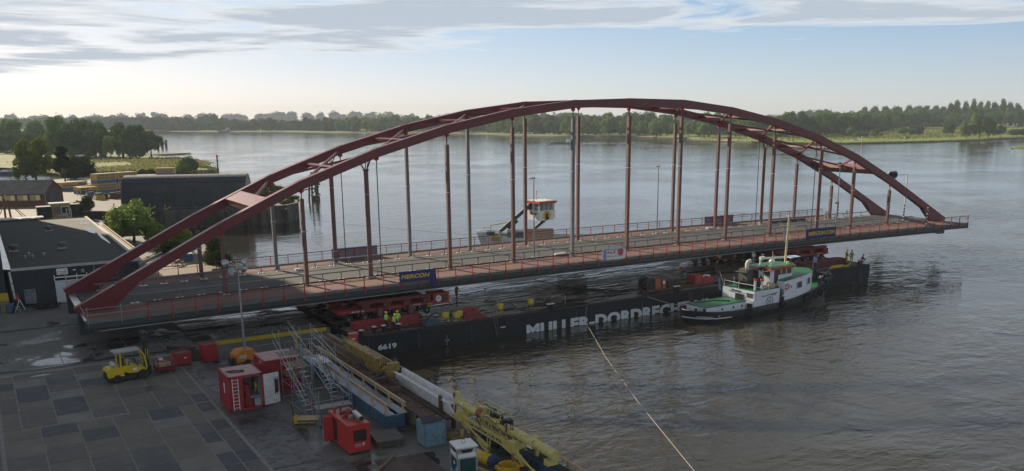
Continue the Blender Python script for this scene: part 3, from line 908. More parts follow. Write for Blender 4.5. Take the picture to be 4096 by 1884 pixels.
part('blue_stripe', MB().box(.18,.55,-.05,-.032,.0,1.28).box(.55,3.4,-.05,-.032,1.17,1.30), ALEB, t)
share('lettering', fit(text_mesh('ALE', 1, ALER, .03, 0, 1.1), 1.3, .34), t, (.62,-.036,.72), FRONT)
def logo(par, x, y, z, r, col=ALER, fg=ALEW, face='y'):
    """round badge with a small A shaped mark"""
    rot = {'y': (0,0,0), 'x-': (0,0,-math.pi/2)}[face]
    g_ = MB(); g_.lathe([(r,0),(r,-.01)], (0,0,0), 18, 'y')
    o = part('badge', g_, col, par); o.location = (x, y, z); o.rotation_euler = rot
    k = MB(); k.beam((-r*.55,-.016,-r*.35),(-.02*r,-.016,r*.45),.012,r*.2,(0,1,0)); k.beam((-.02*r,-.016,r*.45),(r*.18,-.016,-r*.1),.012,r*.2,(0,1,0)); k.beam((r*.1,-.016,-r*.02),(r*.65,-.016,-r*.02),.012,r*.2,(0,1,0))
    part('badge_mark', k, fg, o)
    return o
logo(t, 2.68, -.036, .86, .42)
share('small_print', fit(text_mesh('HEAVY LIFT  TRANSPORT', 1, ALER, .01), 2.5, .09), t, (.6,-.036,.33), FRONT)
# ================================================================ THE BARGE and what stands on it
def zd(x): return 1.88 + .42*(x+41.3)/72.9
BLUEBLK = M('barge_black', (.013,.017,.023), .55, var=.25, scale=.6, dirt=(.034,.028,.024), dirt_amt=.4, streak=True, spec=.3)
BRED = M('machine_red', (.30,.030,.034), .5, var=.18, scale=1.2, dirt=(.10,.03,.028), dirt_amt=.35)
BRED2 = M('dark_machine_red', (.125,.018,.021), .6, var=.2, scale=.8, dirt=(.04,.016,.016), dirt_amt=.4)
RUST = M('rusty_steel', (.115,.062,.042), .75, var=.35, scale=1.5, dirt=(.05,.032,.026), dirt_amt=.5)
ORANGE = M('orange_cabinet', (.36,.10,.035), .55, var=.2)
barge = thing('barge', 'long black cargo barge with white hull lettering lying under the bridge', 'barge', (0,0,0))
def mat_wetdeck():
    t = NT('wet_barge_deck'); p = t.pos(); q = t.pos((.10,.62,1), R(3)); q2 = t.pos((.22,1.1,1), R(3))
    big = t.noise(q, 1.0, 5, .55, .5); s = t.noise(q2, 1.6, 5, .6, .4); f = t.noise(p, 5, 4, .6)
    k = t.math('ADD', t.math('MULTIPLY', big, .6), t.math('MULTIPLY', s, .4))
    w = t.ramp(k, .485, .515)                       # 0 = standing water, 1 = bare plate
    c = t.mix(w, (.022,.021,.019), t.mix(t.ramp(f, .3, .7), (.12,.10,.085), (.24,.20,.165)))
    film = t.noise(t.pos((.16, 1.5, 1), R(3)), 1.1, 3, .5, .3)
    t.bsdf(c, t.fmix(w, .06, .40), 0, t.bump(t.math('ADD', t.math('MULTIPLY', film, .55), t.math('MULTIPLY', t.math('MULTIPLY', f, w), .25)), 1.0, .10), .5, 1.4)
    return t.mat
def quadprism(mb, x0, x1, y0, y1, zb, zf):
    vs = [(x0,y0,zb),(x1,y0,zb),(x1,y1,zb),(x0,y1,zb),(x0,y0,zf(x0)),(x1,y0,zf(x1)),(x1,y1,zf(x1)),(x0,y1,zf(x0))]
    return mb.add(vs, [(3,2,1,0),(4,5,6,7),(0,1,5,4),(1,2,6,5),(2,3,7,6),(3,0,4,7)])
m = MB(); quadprism(m, -41.3, 31.6, -12.1, 21.0, -1.2, lambda x: zd(x)-.03)
hull = part('hull', m, BLUEBLK, barge)
m = MB(); quadprism(m, -41.0, 31.3, -11.5, 20.6, 1.0, lambda x: zd(x)+.012); part('deck', m, mat_wetdeck(), barge)
m = MB()
for (x0, x1) in ((-41.3,-25.2),(-25.0,8),(8.2,31.6)):
    quadprism(m, x0, x1, -12.16, -12.102, .9, lambda x: zd(x)+.10); quadprism(m, x0, x1, -12.102, -11.55, 1.5, lambda x: zd(x)+.10)
quadprism(m, 31.603, 31.7, -12.16, 20.9, .9, lambda x: 2.4)
part('gunwale', m, BLUEBLK, barge)
m = MB()
for x in (-40.2,-34.9,-29.0,-16.0,-7.0,2.2,11.4,20.6,28.4): m.box(x-.05,x+.05,-12.175,-12.1,-.5,1.75)
part('plate_seam', m, M('hull_seam', (.05,.055,.062), .6), hull)
HW = M('hull_lettering_white', (.62,.66,.70), .55, var=.08, scale=2, dirt=(.35,.37,.38), dirt_amt=.3)
me = fit(text_mesh('MULLER-DORDRECHT.NL', 1, HW, .055, 0, 1.06), 26.1, 1.42)
share('hull_name', me, hull, (-22.45,-12.172,-.50), (math.pi/2, -.0042, 0))
me = fit(text_mesh('6619', 1, HW, .045), 1.95, .56)
share('hull_number', me, hull, (-39.25,-12.172,.50), (math.pi/2, 0, 0))
for k, s_ in enumerate(('4','2','3 0 M','8','6')):
    me = fit(text_mesh(s_, 1, HW, .02), h=.12, w=(.42 if len(s_) > 1 else .08))
    share('draught_mark', me, hull, (-31.85-(.17 if len(s_) > 1 else 0), -12.172, .90-k*.21), FRONT)
share('hull_mark', MB().box(-.3,.3,-.01,.01,-.06,.06).mesh('hull_mark', HW), hull, (-25.3,-12.17,1.05))
BOLW = M('bollard_white', (.62,.63,.62), .5)
bol = MB().tube((0,0,0),(0,0,.62),.20,12).mesh('bollard', BLUEBLK); bolt = MB().lathe([(.24,.62),(.24,.69),(.1,.71)],(0,0,0),12).mesh('bollard_cap', BOLW)
for (x, y) in ((-39.1,-11.0),(-38.1,-11.0),(-36.6,-11.2),(-40.7,-11.7),(-19.4,-11.75),(-18.9,-11.75),(-1.9,-11.75),(-1.4,-11.75),(18.6,-11.7),(19.2,-11.7),(28.9,-11.2),(30.2,-11.6)):
    o = share('bollard', bol, barge, (x, y, zd(x)+.08)); share('bollard_cap', bolt, o)
# low red beams in front of the trailers
for (x0, x1, y0, y1, h, lb) in ((-40.3,-33.3,-8.9,-7.7,.78,'long low red steel beam on the barge deck behind the group of hi-vis workers'),(21.6,29.9,-9.6,-8.2,.85,'low dark red steel beam on the barge deck at the bow end')):
    m = MB(); m.box(x0,x1,y0,y1,zd(x0)+.03,zd(x0)+h); 
    for k in range(5): m.box(x0+k*(x1-x0)/5+.2,x0+k*(x1-x0)/5+.3,y0-.06,y0,zd(x0)+.03,zd(x0)+h)
    solo('steel_beam', m, BRED2 if x0 > 0 else BRED, lb, 'steel beam', 'red steel beams on the barge')
# self propelled trailers
TYRE = M('tyre_rubber', (.022,.022,.023), .8, var=.2)
RIM = M('wheel_rim', (.34,.35,.36), .45, .5)
tym = MB().lathe([(.26,-.16),(.40,-.15),(.43,-.09),(.43,.09),(.40,.15),(.26,.16)], (0,0,0), 16, 'y').mesh('tyre', TYRE)
rimm = MB().lathe([(.27,.04),(.25,-.10),(.12,-.13),(.12,-.17),(.05,-.17)], (0,0,0), 14, 'y').mesh('rim', RIM)
armm = MB().beam((0,.25,.95),(-.28,.25,.5),.2,.2).beam((-.28,.25,.5),(0,.25,0),.16,.2).mesh('axle_arm', BRED)
def trailer(x0, n, y, zg, label, group, pitch=1.75, pack=0):
    t = thing('transport_trailer', label, 'trailer', (x0, y, zg), 0, group)
    L = (n-1)*pitch
    m = MB(); m.box(-.95,L+.95,0,2.4,1.02,1.30); m.box(-.85,L+.85,.9,1.5,.75,1.02); m.prism([(-.95,1.02),(-1.15,1.1),(-1.15,1.25),(-.95,1.30)],0.05,2.35,'y')
    part('frame', m, BRED, t)
    for k in range(n):
        for yy in (.17, 2.0):
            w = share('wheel', tym, t, (k*pitch, yy, .43)); share('rim', rimm, w)
        share('axle_arm', armm, t, (k*pitch+.02, .15, .45))
    me = fit(text_mesh('ALE', 1, HW, .03, 0, 1.3), .85, .16); share('lettering', me, t, (.3,-.012,1.08), FRONT)
    me2 = me; share('lettering', me2, t, (L-1.6,-.012,1.08), FRONT)
    logo(t, 1.55, -.003, 1.16, .13, HW, BRED)
    return t
GL, GR = 'trailers under the left bridge end', 'trailers under the right bridge end'
trailer(-39.8, 6, -6.0, 2.02, 'red multi-axle trailer nearest the quay, two big wheels showing below the bridge', GL)
trailer(-39.2, 6, -1.6, 2.02, 'second red multi-axle trailer in the dark under the left bridge end', GL)
trailer(-39.2, 6, 4.6, 2.02, 'third red multi-axle trailer in the dark under the left bridge end', GL)
trailer(-39.2, 6, 9.0, 2.02, 'farthest red multi-axle trailer under the left bridge end, sunlit at its tail', GL)
trailer(20.6, 6, -6.2, 2.26, 'red multi-axle trailer at the bow end of the barge behind the tug mast', GR)
trailer(20.6, 6, .6, 2.26, 'second red multi-axle trailer under the right bridge end', GR)
trailer(20.6, 6, 8.2, 2.26, 'farthest red multi-axle trailer under the right bridge end', GR)
def grillage(x0, x1, z0, label):
    t = thing('support_frame', label, 'support frame', (0,0,0), 0, 'support frames between trailers and bridge')
    for x in np.linspace(x0+.6, x1-.6, 4):
        part('cross_girder', MB().box(x-.42,x+.42,-6.4,12.8,z0+.02,z0+.5), BRED2, t)
    for y in (-5.7, -.6, .6, W_-.6, W_+.6):
        part('long_girder', MB().box(x0,x1,y-.3,y+.3,z0+.5,zc((x0+x1)/2)-1.02 if -1 < y else z0+.78), BRED2, t)
    for y in (-6.1,):
        for x in (x0+2.1, x1-2.4): part('stub_column', MB().box(x-.25,x+.25,y-.25,y+.25,z0-.9,z0+.02), M('column_red_grey', (.15,.06,.06), .6), t)
    return t
grillage(-38.6, -30.6, 3.33, 'dark red girder frame holding up the left bridge end above the trailers')
g2 = grillage(20.8, 30.2, 3.58, 'dark red girder frame holding up the right bridge end above the trailers')
part('side_plate', MB().box(27.2,30.3,-5.2,-5.0,2.9,3.95).prism([(30.3,3.3),(31.6,3.2),(31.6,3.05),(30.3,2.9)],-5.2,-4.6,'y'), BRED2, g2)
def pack(x, y, z, w, h, label, rz=0):
    t = thing('power_pack', label, 'power pack', (x, y, z), rz, 'red hydraulic power packs')
    part('body', MB().box(.12,w-.12,.1,1.9,.1,h-.1), BRED2, t)
    m = MB()
    for a in (.06, w-.06):
        for b in (.06, 1.94): m.box(a-.06,a+.06,b-.06,b+.06,0,h)
    for zz2 in (.06, h-.06):
        m.beam((0,.06,zz2),(w,.06,zz2),.12,.12); m.beam((0,1.94,zz2),(w,1.94,zz2),.12,.12); m.beam((.06,0,zz2),(.06,2,zz2),.12,.12); m.beam((w-.06,0,zz2),(w-.06,2,zz2),.12,.12)
    part('frame', m, M('pack_red', (.52,.065,.03), .5), t)
    part('panel', MB().box(1.25,w-.15,.02,.1,.2,h-.2), M('pack_panel_brown', (.07,.05,.038), .6), t)
    logo(t, .62, -.005, h*.5, .36, HW, BRED)
    return t
pack(16.2, .9, 2.62, 3.1, 1.15, 'red power pack with a round white badge on a red frame behind the winch skid')
pack(-30.0, -5.4, 2.85, 1.9, 1.1, 'red power pack hung at the tail of the near left trailer')
pack(-5.4, 6.0, 2.75, 3.4, .95, 'dark red power pack mirrored in the wet deck amidships')
m = MB(); m.box(-31.0,-30.55,-6.05,-5.3,2.75,3.25); 
b = solo('bumper_post', m, BLK, 'black and yellow striped bumper at the trailer tail above the deck', 'bumper')
part('yellow_stripe', MB().box(-31.02,-30.53,-6.08,-5.9,3.02,3.16).box(-31.02,-30.53,-6.08,-5.9,2.8,2.9), YEL, b)
# deck gear along the near edge
t = thing('covered_drum', 'round red tarpaulin covered drum near the barge edge', 'drum', (-28.1,-10.2,zd(-28)+.02))
m = MB(); m.prism([(1.0*math.cos(a), .15+1.05*max(0, math.sin(a))) for a in np.linspace(0, math.pi, 13)]+[(-1.05,0),(1.05,0)], -.55, .55, 'y')
part('tarpaulin', m, M('red_tarp', (.26,.030,.034), .6, var=.2, scale=2), t)
part('skirt', MB().prism([(.5,-.62),(1.5,-.75),(1.3,.3),(.7,.6)],0,.32), M('red_tarp', (.2,.03,.03)), t)
part('tie_band', MB().beam((-.95,-.57,.45),(1.2,-.57,.42),.03,.08).beam((-.9,-.58,.7),(.2,-.58,1.1),.03,.06), M('band_dark', (.06,.02,.02)), t)
VYEL = M('valve_yellow', (.50,.37,.02), .5, var=.12)
def valve(x, y, label, rz):
    t = thing('pump_valve', label, 'pump', (x, y, zd(x)+.02), rz, 'yellow pumps along the barge edge')
    part('drum', MB().lathe([(.12,.34),(.30,.36),(.36,.45),(.36,.85),(.30,.95),(.1,.98)], (0,0,0), 12), VYEL, t)
    m = MB()
    for a in (.4, 2.5, 4.6): m.beam((.22*math.cos(a),.22*math.sin(a),.4),(.45*math.cos(a),.45*math.sin(a),0),.06,.06)
    part('leg', m, VYEL, t)
    part('flange', MB().lathe([(.2,0),(.2,.12)], (.34,0,.62), 10, 'x'), M('flange_grey', (.2,.2,.2), .4, .6), t)
    m = MB(); m.path([(.4,0,.62),(.8,.1,.95),(1.3,.2,.85),(1.9,.1,.25),(2.6,-.2,.06),(3.3,-.25,.05)], .085, 6); part('hose', m, M('hose_dark', (.03,.03,.032), .6), t)
for a in ((-30.9,-10.1,'leftmost yellow pump beside the blue tarpaulin',2.6),(-29.9,-10.7,'yellow pump left of the red covered drum',1.4),(-29.3,-10.2,'yellow pump touching the red covered drum',.2),(-24.1,-9.5,'yellow pump with hose right of the red covered drum',-.2),(-20.1,-9.2,'rightmost yellow pump with hose, halfway to the orange winch',-.35)):
    valve(*a)
m = MB(); rnd = random.Random(5)
m.grid(10, 8, lambda a, b: (-33.6+a*2.0, -11.2+b*1.3, zd(-33)+.03+.85*(math.sin(math.pi*a)**.7)*(math.sin(math.pi*b)**.6)*(.75+.25*rnd.random())))
solo('tarpaulin_heap', m, M('blue_tarp', (.03,.05,.10), .6, var=.3, scale=3), 'dark blue tarpaulin heaped over gear on the barge edge', 'tarpaulin', ang=20)
m = MB()
for (pts, r_) in (([(-35,-10.9,2),(-33,-11.4,2),(-31,-11.2,2.05),(-29,-11.5,2.02),(-26,-11.1,2.04),(-23,-11.4,2.05),(-20,-11.0,2.05)], .05),([(-40.5,-11.3,2.0),(-40.2,-11.0,2.5),(-39.8,-11.4,2.4),(-40.4,-11.8,2.05)], .03)):
    m.path(pts, r_, 5)
solos('deck_hose', m, M('hose_dark', (.03,.03,.032), .6), ['long dark hose trailing along the barge edge below the yellow pumps','short looped hose at the barge corner beside the bollards'], 'hose')
t = thing('deck_trestle', 'small black buoy lamp on a folding trestle at the barge edge above the white lettering', 'trestle', (-11.2,-11.0,zd(-11)+.02))
part('stand', MB().beam((-.3,0,0),(-.1,0,.8),.04,.04).beam((.3,0,0),(.1,0,.8),.04,.04).beam((0,.3,0),(0,0,.8),.04,.04), GUARD, t)
part('lamp', MB().lathe([(.2,.8),(.38,.9),(.38,1.1),(.2,1.2)],(0,0,0),10), BLK, t)
t = thing('grey_pallet', 'grey steel crate with a blanket roll at the barge edge amidships', 'crate', (-17.6,-9.3,zd(-17)+.02))
part('crate', MB().box(0,1.6,0,.9,.05,.62), M('crate_brown', (.09,.075,.06), .7), t)
part('roll', MB().tube((.1,.3,.75),(1.5,.3,.75),.2,10), M('roll_grey', (.16,.15,.15), .8), t)
part('rail', MB().beam((1.7,-.4,0),(1.7,-.4,.9),.05,.05).beam((1.7,.6,0),(1.7,.6,.9),.05,.05).beam((1.7,-.4,.9),(1.7,.6,.9),.05,.05), GALV, t)
for (x, y, z1, lb) in ((-24.8,-4.5,.0,'small steel floodlight on the wet deck by the red-suited man'),):
    t = thing('floodlight', lb, 'lamp', (-21.9,-2.4,zd(-22)+.02)); part('stand', MB().beam((0,0,0),(0,0,1.1),.05,.05).beam((-.3,0,.03),(.3,0,.03),.05,.05), GALV, t); part('lamp', MB().cbox((.1,0,1.1),(.5,.3,.35)), M('lamp_pale', (.72,.72,.68), .3), t)
# winch skid with cabinet, rails and red boxes
t = thing('winch_skid', 'rust orange winch skid with black drum, cabinet and red bins on the barge edge', 'winch', (-4.7,-10.1,zd(0)+.02))
part('base_frame', MB().box(0,10.4,0,.25,0,.22).box(0,10.4,1.6,1.85,0,.22).box(0,.25,.25,1.6,0,.2), RUST, t)
part('winch_drum', MB().lathe([(.78,0),(.78,.08),(.5,.1),(.5,1.3),(.78,1.32),(.78,1.42)], (.75,.2,.85), 16, 'y'), M('drum_black', (.022,.022,.024), .6), t)
part('cabinet', MB().box(1.35,2.2,.1,1.5,.1,1.32).box(2.28,2.9,.1,1.4,.1,1.36), ORANGE, t)
part('cabinet_plate', MB().box(2.45,2.75,.07,.095,.75,1.1), WHT, t)
fr = MB()
for x in (.1, .6, 2.3, 3.4, 4.2, 5.2, 6.0, 6.5):
    for y in (.08, 1.75): fr.beam((x,y,.2),(x,y,1.55 if x < 6.2 else 1.2),.06,.06)
for y in (.08, 1.75):
    fr.path([(0,y,1.0),(.6,y,1.62),(2.0,y,1.58),(3.4,y,1.5),(6.6,y,1.3)], .04, 5); fr.beam((3.4,y,.8),(6.6,y,.8),.04,.04)
part('rail_frame', fr, RUST, t)
part('engine', MB().box(3.2,4.3,.3,1.5,.2,1.0).lathe([(.42,0),(.42,.9)],(3.2,.9,.75),12,'x').box(4.6,5.4,.4,1.3,.2,.8), M('engine_dark', (.05,.035,.03), .6), t)
for (x0, x1, h) in ((7.4,8.6,1.25),(8.7,9.4,.85),(9.45,10.2,.9)):
    m = MB(); m.box(x0,x1,.05,1.5,.1,h)
    for k in range(4): m.box(x0-.02,x1+.02,.0,.05,.18+k*h*.22,.26+k*h*.22)
    part('red_bin', m, BRED, t)
part('bin_load', MB().cbox((9.9,.8,.98),(.5,.7,.1),rz=.3).cbox((9.1,.8,.93),(.4,.5,.1)), WHT, t)
m = MB(); m.lathe([(.36,-.55),(.42,-.5),(.42,.35),(.30,.36),(.30,-.2)], (10.6,-10.7,zd(10)+.95), 14, 'x')
t = solo('rope_roller', m, M('roller_tan', (.42,.30,.10), .55), 'short tan and white rope roller on a post left of the tug funnel', 'roller')
part('post', MB().tube((10.5,-10.7,zd(10)+.02),(10.5,-10.7,zd(10)+.55),.2,10), LAMPG, t); part('rim_ring', MB().torus((10.02,-10.7,zd(10)+.95),.38,.06,'x'), WHT, t)
YROPE = M('yellow_rope', (.55,.40,.03), .7)
m = MB(); rnd = random.Random(3)
for k in range(4):
    m.path([(25.9+1.1*math.cos(a)+.2*k+rnd.uniform(-.1,.1), -11.2+.35*math.sin(a)+rnd.uniform(-.05,.05), 2.42+.05*k) for a in np.linspace(0, 5.6, 14)], .05, 5)
m.path([(27.0,-11.3,2.5),(28.2,-11.4,2.55),(29.0,-11.2,2.95),(29.3,-11.1,3.05),(29.2,-10.9,2.6)], .06, 5)
m.path([(26.8,-11.45,2.45),(28.0,-11.75,2.42),(28.9,-11.35,2.9)], .05, 5)
solo('mooring_rope', m, YROPE, 'yellow mooring rope coiled at the bow corner of the barge', 'rope')
ROPE = M('tan_rope', (.42,.37,.29), .8)
m = MB(); m.path([(-14.6,-12.0,2.05),(-16.84,-14.91,1.15),(-22.6,-26.5,.66),(-28.7,-39.2,.75),(-34.4,-52.0,.8),(-39.0,-62,1.35),(-43.6,-71,2.4)], .019, 5)
solo('mooring_line', m, ROPE, 'thin tan mooring line running from the barge down to the lower edge', 'rope')
m = MB(); m.path([(-20,103.3,2.6),(-8,80,1.6),(4,55,1.4),(16,36,2.5)], .02, 4); solo('mooring_line', m, DKROD, 'thin dark line across the basin from the old quay wall', 'rope')
m = MB(); m.path([(-12.6,2.2,zd(-12)+.6),(-10.8,-1.2,zd(-11)+.06),(-8.2,-5.2,zd(-8)+.05),(-6.6,-7.2,zd(-7)+.05)], .05, 5); m.path([(13.2,1.4,2.6),(6,-2.4,2.5),(-1.0,-6.5,2.7),(-3.8,-9,3.2)], .03, 5)
solos('deck_cable', m, M('hose_dark', (.03,.03,.032), .6), ['dark cable lying across the wet barge deck amidships','thin dark cable slung across the wet deck to the winch skid'], 'cable')
m = MB(); 
for (x, y0) in ((-26.3,-12.2),(-.0,-12.22),(29.6,-12.25)): m.path([(x,-11.9,2.2),(x-.05,y0,1.9),(x+.05,y0-.05,1.0),(x+.2,y0-.02,.2)], .05, 5); m.path([(x+.3,-11.9,2.2),(x+.3,y0,1.9),(x+.25,y0-.05,1.0),(x+.3,y0-.02,.3)], .05, 5)
part('fender_rope', m, M('old_rope', (.12,.10,.075), .9), barge)

# ---------------------------------------------------------------- people
SKIN = M('skin', (.46,.28,.20), .6); BOOT = M('boots', (.03,.028,.026), .6)
def person(label, loc, rz, top, leg, hat, pose='stand', k=1.0, band=None, group=None):
    t = thing('person', label, 'person', loc, rz, group)
    lean = {'stand': 0.0, 'bend': .34, 'crouch': .22, 'walk': .04}[pose]; hip = {'stand': .95, 'bend': .88, 'crouch': .52, 'walk': .93}[pose]
    J = {}
    J['p'] = (0,0,hip); J['c'] = (0,-lean*.55,hip+.32); J['n'] = (0,-lean,hip+.56); J['h'] = (0,-lean-.05,hip+.70); J['ht'] = (0,-lean-.05,hip+.80)
    for s in (-1, 1):
        J['s%d' % s] = (s*.19,-lean*.9,hip+.47)
        up = .0 if pose != 'stand' or s > 0 else .0
        J['e%d' % s] = (s*.27,-lean*.9-.04-(.14 if pose in ('bend','crouch') else 0),hip+.20)
        J['w%d' % s] = (s*.21,-lean*.9-.22-(.12 if pose != 'stand' else 0),hip+.04+(.10 if s > 0 else 0))
        J['hp%d' % s] = (s*.10,0,hip-.05)
        st = .14*s if pose == 'walk' else 0
        J['k%d' % s] = (s*.12,-.04-(.30 if pose == 'crouch' else .08 if pose == 'bend' else 0)+st*.5,.48 if pose != 'crouch' else .50)
        J['a%d' % s] = (s*.12,.03+st,.09); J['t%d' % s] = (s*.13,-.16+st,.05)
    rad = dict(p=.145,c=.165,n=.062,h=.098,ht=.075)
    for s in (-1, 1): rad.update({'s%d' % s:.082,'e%d' % s:.060,'w%d' % s:.042,'hp%d' % s:.105,'k%d' % s:.078,'a%d' % s:.060,'t%d' % s:.05})
    E = [('p','c'),('c','n'),('n','h'),('h','ht')]
    for s in (-1, 1): E += [('c','s%d' % s),('s%d' % s,'e%d' % s),('e%d' % s,'w%d' % s),('p','hp%d' % s),('hp%d' % s,'k%d' % s),('k%d' % s,'a%d' % s),('a%d' % s,'t%d' % s)]
    names = list(J); idx = {n: i for i, n in enumerate(names)}
    me = bpy.data.meshes.new('sk'); me.from_pydata([J[n] for n in names], [(idx[a], idx[b]) for a, b in E], [])
    o = bpy.data.objects.new('sk', me); COL.objects.link(o)
    md = o.modifiers.new('skin', 'SKIN'); 
    sv = me.skin_vertices[0].data
    for n in names:
        r_ = rad[n]; sv[idx[n]].radius = (r_*(1.15 if n in 'pc' else 1), r_*(.80 if n in 'pc' else 1)); 
    sv[idx['p']].use_root = True
    ss = o.modifiers.new('sub', 'SUBSURF'); ss.levels = 1; ss.render_levels = 1
    dg = bpy.context.evaluated_depsgraph_get(); dg.update()
    bm_ = bpy.data.meshes.new_from_object(o.evaluated_get(dg)); bpy.data.objects.remove(o)
    # hands: palm, four unequal bent fingers and a thumb each; a nose and ears
    hb = MB()
    for s in (-1, 1):
        w = Vector(J['w%d' % s]); e = Vector(J['e%d' % s]); d = (w-e).normalized(); sd = Vector((-s,0,0))
        hb.beam(w, w+d*.09, .075, .03, (0,0,1))
        for q, l in enumerate((.072,.082,.078,.06)):
            a0 = w+d*.09+sd*((q-1.5)*.018); hb.path([a0, a0+d*l*.55, a0+d*l*.85+Vector((0,-.02,-.03))], .009, 4)
        hb.path([w+d*.03+sd*.03, w+d*.06+sd*.065, w+d*.095+sd*.06], .011, 4)
    h = Vector(J['h']); hb.cbox(h+Vector((0,-.10,.0)), (.025,.04,.04)); hb.cbox(h+Vector((.095,0,0)), (.02,.04,.06)); hb.cbox(h+Vector((-.095,0,0)), (.02,.04,.06))
    vs = [v.co[:] for v in bm_.vertices]; fs = [tuple(p.vertices) for p in bm_.polygons]
    b = MB(); b.add(vs, fs)
    seg = [(a, c, (0 if (a in 'pc' or a.startswith('s') or (a[0] == 'e')) and c != 'hp1' and c != 'hp-1' and a != 'n' else 1)) for a, c in E]
    def reg(c):
        best = 9; kind = 0
        for a, c2 in E:
            A, B = Vector(J[a]), Vector(J[c2]); ab = B-A; tt = max(0, min(1, (Vector(c)-A).dot(ab)/ab.length_squared)); dd = (A+ab*tt-Vector(c)).length
            if dd < best:
                best = dd
                if a in ('n','h'): kind = 2
                elif a[0] in 'k' : kind = 1 if tt < .9 else 3
                elif a[0] == 'a' and a[1] in '-1': kind = 3
                elif a.startswith('hp') or c2.startswith('hp'): kind = 1
                elif a == 'e1' or a == 'e-1': kind = 2 if tt > .9 else 0
                else: kind = 0
        return kind
    mi = []
    for f in fs:
        c = sum((Vector(vs[i]) for i in f), Vector())/len(f); mi.append(reg(c))
    b.mi = mi; b.cur = 2; hv = len(b.v); b.add(hb.v, hb.f)
    part('body', b, [top, leg, SKIN, BOOT], t, ang=80)
    if hat:
        hz = Vector(J['h']); m = MB(); m.lathe([(.135,.03),(.13,.06),(.115,.12),(.07,.165),(.01,.18)], (hz.x,hz.y,hz.z-.01), 12); m.cbox((hz.x,hz.y-.12,hz.z+.025),(.16,.1,.015))
        part('helmet', m, hat, t)
    if band:
        c = Vector(J['c']); m = MB(); m.m = Matrix.Translation(c) @ Matrix.Diagonal((1.15,.86,1,1)); m.lathe([(.178,-.14),(.180,-.09)], (0,0,0), 14)
        m.lathe([(.178,-.28),(.180,-.23)], (0,0,0), 14); part('reflective_band', m, band, t)
    t.scale = (k,)*3
    return t
HIV = M('hi_vis_yellow_green', (.42,.72,.06), .6, var=.05); NAVY = M('navy_cloth', (.016,.018,.03), .8); HATY = M('helmet_yellow', (.72,.48,.02), .4)
REFL = M('reflective_silver', (.62,.64,.62), .4); REDS = M('red_overall', (.22,.022,.028), .75); YELS = M('yellow_oilskin', (.36,.30,.03), .55)
person('worker in hi-vis jacket and yellow helmet, leftmost of three on the barge edge', (-37.3,-9.75,zd(-37)), .5, HIV, NAVY, HATY, 'stand', 1.0, REFL)
person('worker in hi-vis jacket bending down between two others on the barge edge', (-36.85,-10.4,zd(-37)), .2, HIV, NAVY, HATY, 'bend', .98, REFL)
person('worker in bright hi-vis jacket, rightmost of three on the barge edge', (-36.2,-10.05,zd(-36)), -.5, HIV, NAVY, HATY, 'stand', 1.03, REFL)
person('man in a red overall standing mirrored on the wet deck', (-24.9,-.8,zd(-25)+.02), .3, REDS, REDS, None, 'walk', 1.0)
person('man in dark red overall crouching on the winch skid', (1.6,-8.9,zd(2)+1.0), -1.2, REDS, NAVY, M('helmet_grey', (.2,.2,.22), .4), 'bend', .95)
person('person in yellow oilskins at the bow end, left of the pair', (29.9,-9.7,zd(30)+.02), 1.2, YELS, YELS, YELS, 'stand', 1.05)
person('person in yellow oilskins with a blue helmet, right of the pair', (30.7,-9.9,zd(30)+.02), -1.2, YELS, YELS, M('helmet_blue', (.03,.14,.36), .4), 'stand', 1.03)
person('person in dark red and white jacket crouching at the bow corner', (31.0,-11.2,zd(31)+.02), .6, M('maroon_jacket', (.07,.018,.03), .8), REDS, M('helmet_grey', (.2,.2,.22), .4), 'crouch', 1.05, REFL)
# ================================================================ TUGS AND SHIPS
GREEN = M('deck_green', (.010,.135,.045), .42, var=.12, scale=2)
TUGW = M('tug_white', (.78,.80,.86), .38, var=.05, scale=1, dirt=(.38,.36,.34), dirt_amt=.15, streak=True)
HULLB = M('tug_hull_black', (.022,.024,.028), .4, var=.2, scale=1)
ORED = M('orange_red_trim', (.58,.065,.022), .4)
GLASS = NT('cabin_glass'); GLASS.bsdf((.035,.042,.045), .05, 0, None, .6, 1.5); GLASS = GLASS.mat
def hull_loft(mb, sts, closed_deck=True):
    """stations: (x, half beam at rail, z rail, half beam at water, z keel) -> hull shell; keel flat"""
    rows = []
    for (x, hb, zr, hw_, zk, xw) in sts:
        rows.append([(x,-hb,zr),(x*.5+xw*.5,-(hb*.55+hw_*.5),zr*.45),(xw,-hw_,0.0),(xw,-hw_*.85,zk),(xw,hw_*.85,zk),(xw,hw_,0.0),(x*.5+xw*.5,(hb*.55+hw_*.5),zr*.45),(x,hb,zr)])
    vs = [p for r in rows for p in r]; n = 8; fs = []
    for i in range(len(rows)-1):
        for k in range(n-1): fs.append((i*n+k, i*n+k+1, (i+1)*n+k+1, (i+1)*n+k))
    fs.append(tuple(range(n))); fs.append(tuple((len(rows)-1)*n+k for k in range(n-1, -1, -1)))
    mb.add(vs, [f[::-1] for f in fs]); return mb
def outline(sts, off=0.0):
    l = [(s[0], -(s[1]+off)) for s in sts]; r = [(s[0], s[1]+off) for s in sts][::-1]
    return l+r
ST = [(0.05,.55,1.30,.4,-.5,.5),(.45,1.35,1.28,1.1,-.6,.8),(1.2,2.0,1.22,1.75,-.7,1.4),(2.4,2.45,1.12,2.25,-.8,2.5),(4.5,2.65,1.0,2.5,-.9,4.5),(8,2.72,.96,2.6,-.9,8),(12,2.72,1.04,2.6,-.9,12),(15,2.66,1.25,2.5,-.9,15),(18,2.42,1.62,2.15,-.9,17.8),(20.5,1.95,2.02,1.5,-.9,20.1),(22.8,1.2,2.42,.75,-.9,22.2),(24.4,.45,2.72,.2,-.8,23.6),(24.9,.08,2.8,.05,-.7,24.0)]
